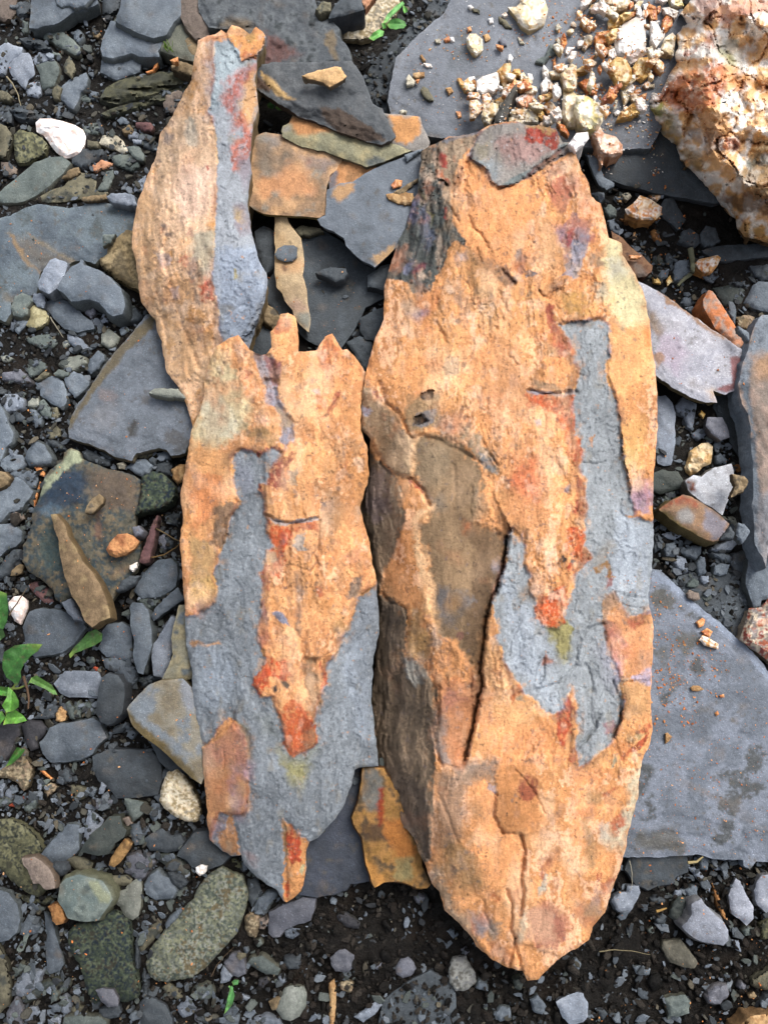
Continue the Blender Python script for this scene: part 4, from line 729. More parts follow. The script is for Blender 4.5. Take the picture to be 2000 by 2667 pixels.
a4;gm;13;k;big mossy mottled boulder cut by the left edge;the mossy mottled boulder;-60,450 100,440 200,480 280,540 350,630 380,700 330,760 360,800 430,850 470,920 475,1040 400,1060 340,1120 260,1090 150,1020 60,930 0,880 -60,870
a4;pb;4;z22;smooth grey-brown plate on the mossy mottled boulder;;190,780 300,770 380,820 440,880 475,960 475,1040 400,1050 330,1000 290,1000 240,880 200,830
a4;sl;7;-;pale slate-blue stone right of the mossy mottled boulder;;345,770 400,700 450,630 540,530 590,490 640,490 690,500 685,600 690,700 600,790 510,830 430,840
a4;sb;5;-;~;;700,690 730,590 755,420 765,360 850,400 900,450 880,520 800,640
a4;sgd;8;z17;dark green-grey slate with a broken lower lip;the broken-lipped slate;700,720 740,640 800,560 880,490 950,420 1040,415 1060,500 1100,540 1080,600 1000,650 950,740 850,760 760,740
a4;sp;4;-;~;;810,300 830,265 900,265 980,265 985,300 930,350 860,375 815,345
a4;ol;4;-;~;;610,150 700,160 760,190 765,240 720,275 630,270 615,220
a4;gt;4;k;~;;390,220 385,150 440,130 520,160 470,200 410,250
a4;ol;7;r;~;;570,790 640,760 730,770 810,820 800,860 770,930 690,900 620,850
a4;hexs;10;z18;six-sided greenish slate with a pale right flank;the six-sided slate;500,1150 520,1010 570,960 690,920 800,950 890,980 960,1080 970,1140 900,1250 850,1320 760,1330 660,1320 590,1300 560,1240
a4;ob;4;z14;orange-brown flake left of the six-sided slate;;420,1200 500,1165 540,1200 570,1310 550,1345 490,1355 450,1310 440,1250
a4;gd;13;k;dark green and blue speckled rock at the lower left;the dark green rock;585,1430 650,1350 850,1300 930,1240 1010,1230 1060,1260 1130,1330 1140,1420 1140,1560 1180,1750 1205,1900 1190,1990 1100,2030 1000,2010 900,2000 820,2040 760,1950 720,1800 690,1700 620,1600 590,1500
a4;sd;6;-;~;;850,2080 920,2050 1030,2050 1050,2100 1020,2150 950,2170 880,2160
a4;sp;4;z16;purple-grey flake over the foot of the dark green rock;;830,1920 890,1905 980,1910 1030,1990 1020,2060 940,2070 870,2010
a4;cg;7;-;pale two-part stone right of the six-sided slate;;975,1150 1010,1080 1080,1050 1110,1000 1180,960 1230,990 1225,1150 1200,1280 1150,1320 1090,1290 1040,1200
a4;sl;8;-;fan-shaped slate right of the six-sided slate;the fan-shaped slate;1250,1010 1300,930 1360,880 1400,930 1470,960 1530,1060 1490,1130 1350,1145 1260,1090
a4;ol;6;r;~;;930,990 970,930 1100,925 1150,960 1140,1010 1060,1025 960,1010
a4;sp;6;-;~;;1080,900 1100,770 1180,740 1280,760 1340,810 1290,860 1260,940 1190,980 1130,920
a4;tanstick;5;z13 r;short tan stick-like stone at the lower left;the tan stick-like stone;945,840 960,780 1010,700 1080,610 1150,650 1110,730 1040,820 990,860
a4;sg;9;-;~;;1075,260 1180,280 1270,310 1265,370 1200,430 1150,465 1100,370
a4;sl;5;-;~;;1285,370 1320,305 1380,310 1395,370 1370,430 1330,480 1300,430
a4;sl;5;-;~;;1130,560 1130,490 1200,480 1280,490 1300,560 1240,590 1240,660 1170,670 1140,600
a4;sd;8;-;~;;1240,620 1320,560 1400,530 1480,590 1560,580 1600,640 1560,710 1450,735 1300,710
a4;gw;16;k;cream-white granite stone left of the middle slab's foot;the cream granite stone;1380,290 1400,150 1450,40 1540,-20 1600,60 1659,150 1730,300 1740,400 1700,470 1600,465 1500,410 1420,350
a4;sd;8;z9;dark slate plate under the middle slab's lower left edge;;1530,760 1600,650 1690,560 1810,540 1900,650 2000,760 1930,830 1780,890 1659,850 1620,800
a4;sgd;6;-;~;;1330,750 1450,740 1560,780 1620,850 1640,960 1560,920 1450,850 1360,800
a4;sd;5;-;~;;1450,900 1560,920 1630,990 1570,1050 1500,1010
a4;gg;14;k;big grey-green mottled granite rock at the bottom left;the grey-green granite rock;1265,1680 1300,1570 1400,1440 1500,1310 1600,1200 1680,1120 1700,1060 1790,930 1910,850 2000,900 2090,920 2140,1050 2150,1120 2100,1300 2040,1440 1920,1570 1790,1720 1659,1815 1540,1830 1450,1850 1350,1840 1290,1790
a4;ol;6;r;~;;1200,1500 1230,1440 1320,1350 1400,1320 1410,1400 1340,1480 1280,1550 1230,1605 1200,1570
a4;sl;4;-;~;;1430,1360 1470,1290 1560,1210 1575,1240 1520,1310 1440,1390
a4;sl;9;-;large dark slate cut by the left edge near the bottom;;-60,1040 80,1080 150,1180 180,1320 150,1420 80,1490 0,1505 -60,1500
a4;ol;12;r;rounded brown-grey stone in the bottom left edge;;-60,1480 0,1510 40,1600 80,1740 100,1920 80,2050 0,2125 -60,2120
a4;sl;6;-;~;;175,1440 200,1350 250,1260 330,1310 355,1370 330,1420 230,1460
a4;sl;7;-;tall narrow slate left of the dark green rock;;385,1240 440,1290 480,1420 530,1580 550,1700 520,1760 430,1780 405,1750 405,1600 400,1420
a4;sb;6;-;pale angular slate block near the bottom left corner;;120,1900 170,1820 220,1750 370,1760 340,1850 300,1920 200,1980 140,1960
a4;sgd;6;r;dark finger-shaped pebble below the pale angular block;;190,2000 280,1920 400,1850 520,1830 520,1880 440,1900 330,1980 220,2030
a4;sp;5;-;~;;60,2130 90,2050 150,1970 200,2100 200,2260 60,2260
a4;sb;4;-;~;;210,2120 260,2070 320,2060 340,2130 280,2180 220,2190
a4;sb;4;-;~;;530,2000 560,1980 600,2030 600,2110 560,2140 530,2100
a4;ol;4;-;~;;610,2080 680,2050 750,2070 755,2130 690,2140 620,2110
a4;sl;4;r;~;;440,2060 490,2040 530,2060 520,2110 450,2110
a4;sd;7;-;dark slate on the bottom edge right of the dark green rock;;1200,2050 1260,1980 1350,2000 1440,2060 1490,2170 1500,2260 1220,2260
a4;sb;5;-;~;;1530,2060 1600,2010 1659,2010 1700,2080 1650,2140 1580,2160 1540,2110
a4;ol;5;r;~;;1400,1900 1460,1850 1560,1920 1590,1980 1540,2000 1440,1950
a4;sl;3;-;~;;1115,2150 1160,2105 1215,2120 1210,2170 1140,2190
a4;sb;4;-;~;;425,2180 480,2140 530,2170 520,2260 430,2260
a4;sg;5;-;~;;540,2250 560,2160 700,2140 850,2150 920,2190 920,2250
a4;sl;3;-;~;;270,1560 320,1510 350,1540 340,1590 300,1590
a4;sb;3;-;~;;660,1880 690,1865 700,1900 670,1940
a4;sg;4;-;~;;460,1900 540,1870 610,1830 600,1900 530,1960
a4;sg;4;-;~;;440,2040 450,1930 480,1910 505,1960 490,2010
a4;sd;4;-;~;;1170,1500 1200,1440 1200,1740 1170,1720
a4;sd;4;-;~;;1230,1800 1250,1720 1285,1850 1270,1990 1235,1960
a4;rr;3;-;red flake near the left edge above the mossy mottled boulder;;70,330 150,270 235,240 220,290 140,340
a4;or;3;-;orange splinter right of the mottled tan stone;;330,0 380,20 460,90 440,100 370,50
a4;mosslay;5;l;mossy layered splinter under the mossy mottled boulder;;180,1100 300,1140 420,1120 470,1130 400,1180 290,1180 200,1150
a4;sb;3;-;~;;340,130 370,120 360,190 320,180
a4;sb;4;-;~;;-60,120 50,130 30,260 -60,260
a4;sb;3;-;~;;50,250 60,190 120,170 100,270
a4;sg;4;-;~;;-40,280 60,260 105,290 60,330 -40,330
a4;sg;4;-;~;;210,340 250,280 330,260 310,340 250,390 215,370
a4;sb;3;-;~;;860,190 880,120 920,160 890,220 860,220
a4;sl;4;-;~;;760,190 800,160 840,190 810,260 770,240
a4;pb;4;-;~;;1060,440 1110,420 1150,480 1100,500
a4;sd;5;-;~;;430,850 480,830 560,830 580,880 520,930 480,900
a4;sg;6;-;~;;100,1790 180,1690 225,1710 160,1790 110,1820
b0;gw;12;k;lichen-speckled cream rock beside the green seedling at the top;the cream lichen rock;1190,165 1300,130 1500,85 1600,0 1700,-60 1830,-60 1760,130 1680,220 1560,330 1480,350 1300,350 1275,250
b0;sd;6;z30;dark triangular slate with a tan side on top of the lichen rock;;1180,160 1210,90 1300,-40 1450,-40 1490,80 1350,130
b0;os;4;z30;pink-orange chip at the top edge above the lichen rock;;1450,-40 1590,-40 1500,80
b0;ol;5;z30;~;;1070,80 1130,10 1200,20 1200,90 1100,120
b4;sp;7;-;flat slate-blue stone just below the middle slab's tip;the slate below the tip;670,1250 750,1200 900,1150 960,1115 1075,1130 1050,1250 1030,1320 900,1360 800,1400 760,1460 700,1465 660,1430
b4;sb;5;q;~;;800,1410 860,1380 935,1390 930,1440 870,1480 810,1460
b4;sl;6;-;~;;530,1210 580,1120 660,1060 740,1065 740,1100 670,1180 620,1270 550,1260
b4;gt;7;k;~;;455,1290 500,1230 585,1280 580,1400 550,1465 480,1450 460,1380
b4;sd;6;-;~;;480,960 560,940 610,1080 520,1200 480,1120
b4;pb;4;-;~;;580,1310 640,1270 670,1320 620,1390 585,1390
b4;qw;6;q;round white quartz pebble above the grey-green granite rock;;35,860 80,835 135,850 120,910 70,935 35,900
b4;mosslay;4;l;~;;340,790 440,770 500,880 380,860
b4;sp;7;-;~;;280,1680 340,1610 400,1595 450,1650 465,1780 400,1810 340,1790 290,1740
b4;sb;4;-;~;;250,1760 270,1710 350,1800 320,1850 250,1860
b4;sg;6;-;~;;485,1680 520,1640 600,1620 700,1690 765,1740 740,1790 640,1780 560,1740
b4;sd;5;-;~;;800,1650 850,1630 940,1680 920,1740 840,1740 800,1700
b4;br;6;-;~;;660,2020 720,1980 790,1960 760,2080 700,2100
b4;cg2;11;r;blunt grey-green pebble near the bottom edge left of centre;the blunt pebble;720,2080 760,1990 800,1900 860,1880 970,1890 995,1950 985,2060 930,2150 850,2190 780,2170
b4;sg;5;-;~;;5,1940 30,1900 120,1870 170,1875 200,1950 120,2010 20,1990
b4;sb;3;-;~;;750,1810 790,1800 805,1850 770,1870
b4;sb;3;-;~;;385,1960 440,1950 500,1990 480,2010 400,2000
b4;sl;5;-;~;;270,2130 330,2080 380,2040 410,2150 400,2250 260,2250
b4;sb;5;-;~;;520,2250 540,2160 640,2140 760,2170 780,2250
b4;sp;4;-;~;;30,2100 80,2080 110,2150 60,2200 20,2180
b4;sl;3;-;~;;115,2120 150,2100 180,2140 150,2170
b4;sp;8;r;~;;1200,1650 1240,1590 1320,1560 1400,1620 1400,1720 1350,1760 1240,1760 1200,1700
b4;sp;4;r;~;;1570,1700 1620,1660 1650,1680 1620,1740 1580,1740
b4;sdp;5;-;~;;1250,1280 1330,1250 1450,1340 1440,1390 1340,1380 1270,1320
b4;tn;5;k;rusty twisted strip of stone at the bottom centre;;1180,1860 1230,1830 1250,1900 1230,2250 1190,2250 1190,2000
b4;sb;6;-;~;;1400,2150 1500,2080 1620,1980 1640,2050 1580,2130 1480,2200
b4;gt;5;k;~;;1270,1860 1340,1820 1400,1860 1370,1950 1290,1920
b4;sdp;4;-;~;;580,1830 650,1800 690,1820 620,1900 570,1900
b4;sg;4;-;~;;540,1500 590,1480 610,1520 570,1550
b4;sl;4;-;~;;450,1560 480,1540 490,1590 460,1620
c4;sp;7;r;rounded grey pebble with an orange dot left of the largest slab's tip;;95,1730 140,1650 210,1630 260,1680 285,1750 230,1800 150,1820 105,1780
c4;gw2;8;k;~;;560,1720 600,1640 710,1620 740,1700 790,1780 800,1850 720,1920 620,1930 560,1850
c4;sd;4;z3.5;wide muddy slate half buried at the bottom centre;the muddy slate;0,2000 200,1850 400,1750 560,1850 620,1950 620,2100 720,2260 -60,2260
c4;sl;6;r;~;;1260,2000 1330,1960 1400,2060 1370,2130 1290,2110
c4;sp;5;r;~;;260,1100 310,1085 350,1120 330,1160 290,1160
c4;sl;5;r;~;;540,1410 600,1380 640,1440 600,1480
c4;sp;4;r;~;;660,1570 710,1550 740,1590 700,1620
c4;sl;5;-;~;;820,1840 880,1870 900,1930 800,1900
c4;sl;6;r;~;;950,2130 1000,2060 1090,2070 1100,2160 1000,2200
c4;sgd;5;r;~;;1120,1830 1170,1800 1210,1850 1180,1920 1130,1900
c4;sl;5;r;~;;1610,1680 1659,1640 1700,1700 1680,1750 1640,1780
c4;sb;9;-;pale grey stone on the bottom edge below the largest slab;;1480,2020 1580,1970 1659,1935 1720,1950 1765,2040 1760,2140 1720,2200 1620,2230 1540,2150
d1;sd;8;-;~;;720,150 760,60 830,35 870,120 940,240 880,330 830,280 720,200
d1;sd;7;-;~;;880,430 920,340 980,310 1060,370 1065,440 1020,480 950,460
d1;sd;7;-;~;;1065,370 1120,290 1200,310 1240,420 1180,460 1110,475 1075,430
d1;ob;5;-;tan-brown plate under the cream quartz stone right of the largest slab;;380,230 480,240 600,250 720,220 640,270 560,290 450,270
d1;qo;9;z18 q;cream quartz stone with orange veins right of the largest slab;the cream quartz stone;420,150 490,100 550,30 640,60 740,130 730,200 680,240 550,240 440,200
d1;qo;5;q;~;;630,20 720,0 740,40 700,80 640,60
d1;cr;5;q;~;;395,20 450,0 480,40 440,80 400,60
d1;tn;4;q;~;;330,50 380,40 395,90 350,80
d1;sg;6;r;~;;240,130 300,105 350,160 340,210 290,220 250,180
d1;sl;5;-;~;;130,10 240,0 250,50 210,90
d1;sl;5;-;~;;270,250 330,230 390,330 370,380 290,320
d1;qo;4;q;~;;480,360 510,340 525,400 490,420
d1;cr;3;q;~;;430,350 460,350 465,390
d1;ob;4;-;~;;640,340 680,310 740,420 710,465 670,420
d1;rustplate;9;z16;rust-brown plate tucked under the largest slab's upper right edge;the rust-brown plate;300,330 400,400 460,470 560,540 660,640 650,690 600,740 500,740 420,640 330,560
d1;or;2;z22;orange flake on the rust-brown plate;;455,545 570,550 520,580 465,575
d1;sl;6;-;~;;860,600 970,590 985,700 900,780 850,770 840,680
d1;sd;5;-;~;;770,540 810,530 850,590 820,640 780,620
d1;sg;4;r;~;;680,580 720,555 750,590 730,630 690,610
d1;sl;4;-;~;;700,730 740,670 800,680 780,740 720,770
d1;sd;7;-;long black slate ledge in the shade right of the brown quartz chip;;1080,500 1250,460 1720,440 1720,560 1260,600 1100,530
d1;qo;8;z16 q;brownish quartz stone with a white end in the dark gravel;the brown-and-white quartz;1020,620 1060,580 1150,560 1220,545 1250,570 1210,650 1170,700 1100,700 1060,670
d1;go;4;q;small yellow quartz chip beside the lavender slab;;650,740 690,725 735,780 730,800 660,790
d1;go;4;q;~;;770,770 810,720 830,770 790,810
d1;sd;6;-;~;;1500,640 1720,620 1720,740 1600,770 1540,720
d1;sl;7;-;~;;1440,960 1530,800 1570,770 1720,790 1720,1050 1540,1010
d1;sgd;6;-;~;;1180,830 1400,790 1460,850 1430,960 1330,1000 1270,980
d1;sd;5;-;~;;1350,780 1460,770 1460,810 1380,810
d1;gt;6;k;~;;1380,1080 1480,1060 1540,1080 1560,1140 1500,1200 1400,1180
d1;sl;5;-;~;;1280,1000 1380,1010 1370,1140 1330,1080
d1;sl;5;-;~;;1390,1150 1490,1220 1490,1290 1400,1200
d1;orangebar;9;z22;bar-shaped orange-pink stone leaning on the lavender slab;the orange-pink bar;1090,930 1140,850 1175,860 1250,960 1300,1050 1350,1130 1400,1200 1470,1280 1460,1350 1390,1370 1300,1270 1200,1180 1160,1100 1100,1000
d1;sl;4;-;~;;900,960 930,910 1000,910 1020,960 960,990
d1;sl;4;-;~;;940,1000 1000,980 1040,1020 1000,1060
d1;sl;4;-;~;;1120,760 1160,690 1220,680 1230,740 1170,780
d2;sb;8;-;long pale blue slate beside the largest slab's right edge;the long pale slate;660,110 770,100 830,160 850,250 855,420 850,560 820,700 750,710 700,690 660,400
d2;sb;6;-;~;;860,190 920,120 1040,170 1020,290 1000,400 960,370 930,290 870,240
d2;sp;5;z14;squarish lavender-grey chip below the lavender slab;;1115,360 1130,285 1260,290 1310,390 1325,460 1250,490 1180,450
d2;go;5;r;~;;1055,260 1080,225 1115,260 1095,300
d2;sb;5;r;~;;1000,430 1060,385 1115,390 1120,440 1060,485 1010,465
d2;sl;5;-;~;;1190,520 1210,470 1270,480 1275,550 1220,600 1195,570
d2;sg;4;-;~;;1110,470 1150,420 1190,450 1180,500
d2;crq;10;q;lumpy cream-tan quartz stone in the gravel at the right;the cream-tan lump;935,720 960,650 980,580 1080,515 1140,505 1180,540 1170,640 1160,690 1090,720 1040,770 980,795 950,760
d2;br;6;-;~;;1350,780 1450,800 1490,850 1440,930 1340,975 1370,880
d2;ob;5;-;~;;1325,685 1420,700 1470,745 1400,760
d2;sl;5;r;~;;1200,630 1240,600 1300,650 1290,690 1210,690
d2;cg;5;-;~;;1250,1150 1370,1160 1380,1240 1320,1200
d2;whiterust;11;z19;pale grey angular stone with a rusty left corner;the pale angular stone;945,840 1010,790 1080,800 1200,720 1340,690 1360,750 1375,860 1330,950 1260,1130 1170,1070 1080,1020 1010,960 960,920
d2;patchstone;8;z20;red, olive and purple patched stone below the pale angular stone;the patched stone;715,1085 820,1010 920,960 1000,980 1110,1040 1180,1080 1260,1150 1320,1210 1300,1260 1250,1350 1180,1365 1100,1340 900,1230 800,1160
d2;sgd;9;-;black green-tinged slate beside the largest slab's right edge;;640,780 740,740 880,760 940,850 930,900 830,920 720,950 640,920
d2;sg;5;-;~;;710,1080 740,1000 800,930 860,920 820,1000 770,1070
d2;qw;5;q;small white quartz pebble left of the patched stone;;705,1160 740,1120 770,1140 770,1190 720,1185
d2;sb;5;-;~;;740,1300 800,1275 900,1290 910,1310 850,1345 780,1335
d2;sd;5;-;~;;670,1310 750,1330 755,1400 680,1460 660,1400
d2;sl;6;r;~;;755,1440 780,1380 850,1375 880,1440 850,1490 780,1490
d2;sl;6;-;~;;900,1450 990,1400 1080,1400 1080,1460 1030,1520 960,1490
d2;sb;5;-;~;;840,1520 880,1490 940,1510 975,1620 920,1630 870,1600
d2;sl;5;-;~;;1040,1560 1070,1490 1110,1500 1120,1640 1050,1659
d2;sb;7;-;~;;1165,1430 1220,1395 1350,1340 1390,1380 1340,1430 1200,1450
d2;sl;6;-;~;;1160,1460 1250,1455 1350,1500 1330,1550 1250,1530
d2;sl;5;-;~;;1190,1640 1200,1570 1260,1550 1330,1560 1300,1640 1230,1659
d2;sd;6;-;~;;1340,1560 1360,1470 1500,1450 1510,1500 1450,1659 1380,1640
d2;sl;6;-;~;;1375,1310 1400,1200 1450,1210 1500,1270 1470,1340 1430,1380
d2;sd;4;-;~;;1250,1340 1330,1230 1370,1290 1350,1340
d3;pb;4;k;~;;945,150 980,120 1060,150 1070,200 1010,220 960,190
d3;sg;5;k;~;;960,60 1000,20 1060,40 1050,90 1000,110 950,90
d3;sb;5;r;~;;1065,30 1080,0 1140,0 1145,50 1100,70
d3;tn;2;r;orange oval flake on the speckled slab's middle;;985,965 1010,945 1060,950 1105,980 1050,1000 1000,995
d3;tn;3;q;tan flake standing in a pit on the speckled slab;;765,1360 790,1350 825,1390 800,1430 770,1450
d3;qo;4;q;cream and orange quartz crumb cluster on the speckled slab;;1065,550 1090,510 1150,540 1230,590 1225,635 1170,620 1100,600
d3;or;3;q;~;;1030,400 1090,360 1115,380 1100,430 1060,450
d3;or;3;q;~;;1080,480 1130,450 1180,480 1150,530 1100,510
d3;or;2;q;~;;1195,1185 1220,1165 1235,1195 1210,1210
d3;or;2;q;~;;1235,1030 1275,1020 1280,1050 1245,1050
d4;sb;8;-;~;;300,1150 350,1090 430,1070 440,1020 540,1020 555,1080 520,1160 450,1260 400,1280 340,1220
d4;sgd;7;-;dark olive slate beside the pale lavender stone at lower right;;790,1280 830,1180 890,1110 950,1120 1000,1200 960,1300 880,1330
d4;sl;6;-;~;;930,1060 1040,1005 1050,1100 980,1150
d4;sb;5;-;~;;830,1120 850,1060 930,1045 910,1100
d4;swl;10;z17;large pale lavender-grey angular stone at the lower right;the pale lavender stone;910,1370 960,1330 1000,1260 1000,1180 1080,1130 1120,1190 1200,1270 1280,1340 1310,1400 1315,1490 1270,1535 1180,1520 1090,1510 1020,1470 960,1420
d4;sb;5;-;~;;960,850 1030,860 1100,940 1150,990 1155,1080 1120,1060 1060,980 1000,910
d4;swl;8;-;upright pale triangular stone at the lower right;the pale triangular stone;1310,1100 1350,1000 1380,950 1420,980 1470,1100 1530,1200 1530,1300 1470,1365 1400,1300 1340,1260 1320,1180
d4;swl;9;-;pale blue stone cut by the right edge near the bottom;;1530,1060 1560,980 1600,930 1659,920 1780,1000 1740,1200 1640,1255 1560,1180
d4;olg;9;-;olive-grey leaf-shaped slate at the lower right;the olive leaf-shaped slate;740,1560 750,1500 850,1480 900,1480 960,1560 1030,1640 1055,1690 1020,1730 920,1720 820,1680 770,1620
d4;sg;8;r;blocky grey stone near the bottom at the right;;750,1990 840,1970 940,1960 985,2020 970,2120 880,2150 800,2150 780,2060
d4;sp;8;r;~;;1120,1960 1200,1890 1300,1880 1320,1960 1240,2040 1150,2030
d4;ol;9;k;olive-tan rock on the right edge near the bottom;;1500,1870 1520,1820 1659,1730 1800,1700 1800,1900 1600,1920 1540,1900
d4;sp;5;r;~;;1400,1900 1430,1850 1480,1890 1450,1920
d4;br;4;r;~;;1480,1960 1530,1930 1560,1970 1540,1995 1490,1990
d4;sd;6;-;~;;1550,2080 1659,1930 1800,1900 1800,2060
d4;tn;12;z20;orange rock just showing in the bottom right corner;;1380,2260 1500,2150 1659,2120 1800,2090 1800,2320 1380,2320
d4;sg;5;r;~;;1430,1410 1480,1380 1530,1400 1520,1440 1450,1450
d4;sb;4;-;~;;1340,1490 1400,1490 1420,1590 1360,1560
d4;gm;7;k;~;;1580,1350 1659,1300 1750,1300 1750,1470 1600,1480
d4;sl;5;-;~;;490,1720 560,1710 640,1740 630,1790 520,1780
d4;sd;5;r;~;;170,2090 240,2080 270,2130 230,2180
d4;sd;5;-;~;;640,1130 700,1110 770,1150 750,1180 660,1170
d4;sd;5;-;~;;690,1310 740,1260 790,1290 760,1360 700,1350
d4;sg;4;-;~;;620,1400 660,1370 670,1420 640,1450
d4;sl;5;-;~;;1060,760 1100,750 1150,800 1130,880 1070,870
d4;sb;4;-;~;;1150,830 1200,800 1320,850 1210,890
d4;ob;3;-;rust-coloured sliver between two pale stones at the lower right;;1170,990 1250,1150 1300,1340 1290,1340 1220,1200
d4;sg;4;-;~;;1270,1800 1300,1770 1330,1800 1290,1840
"""
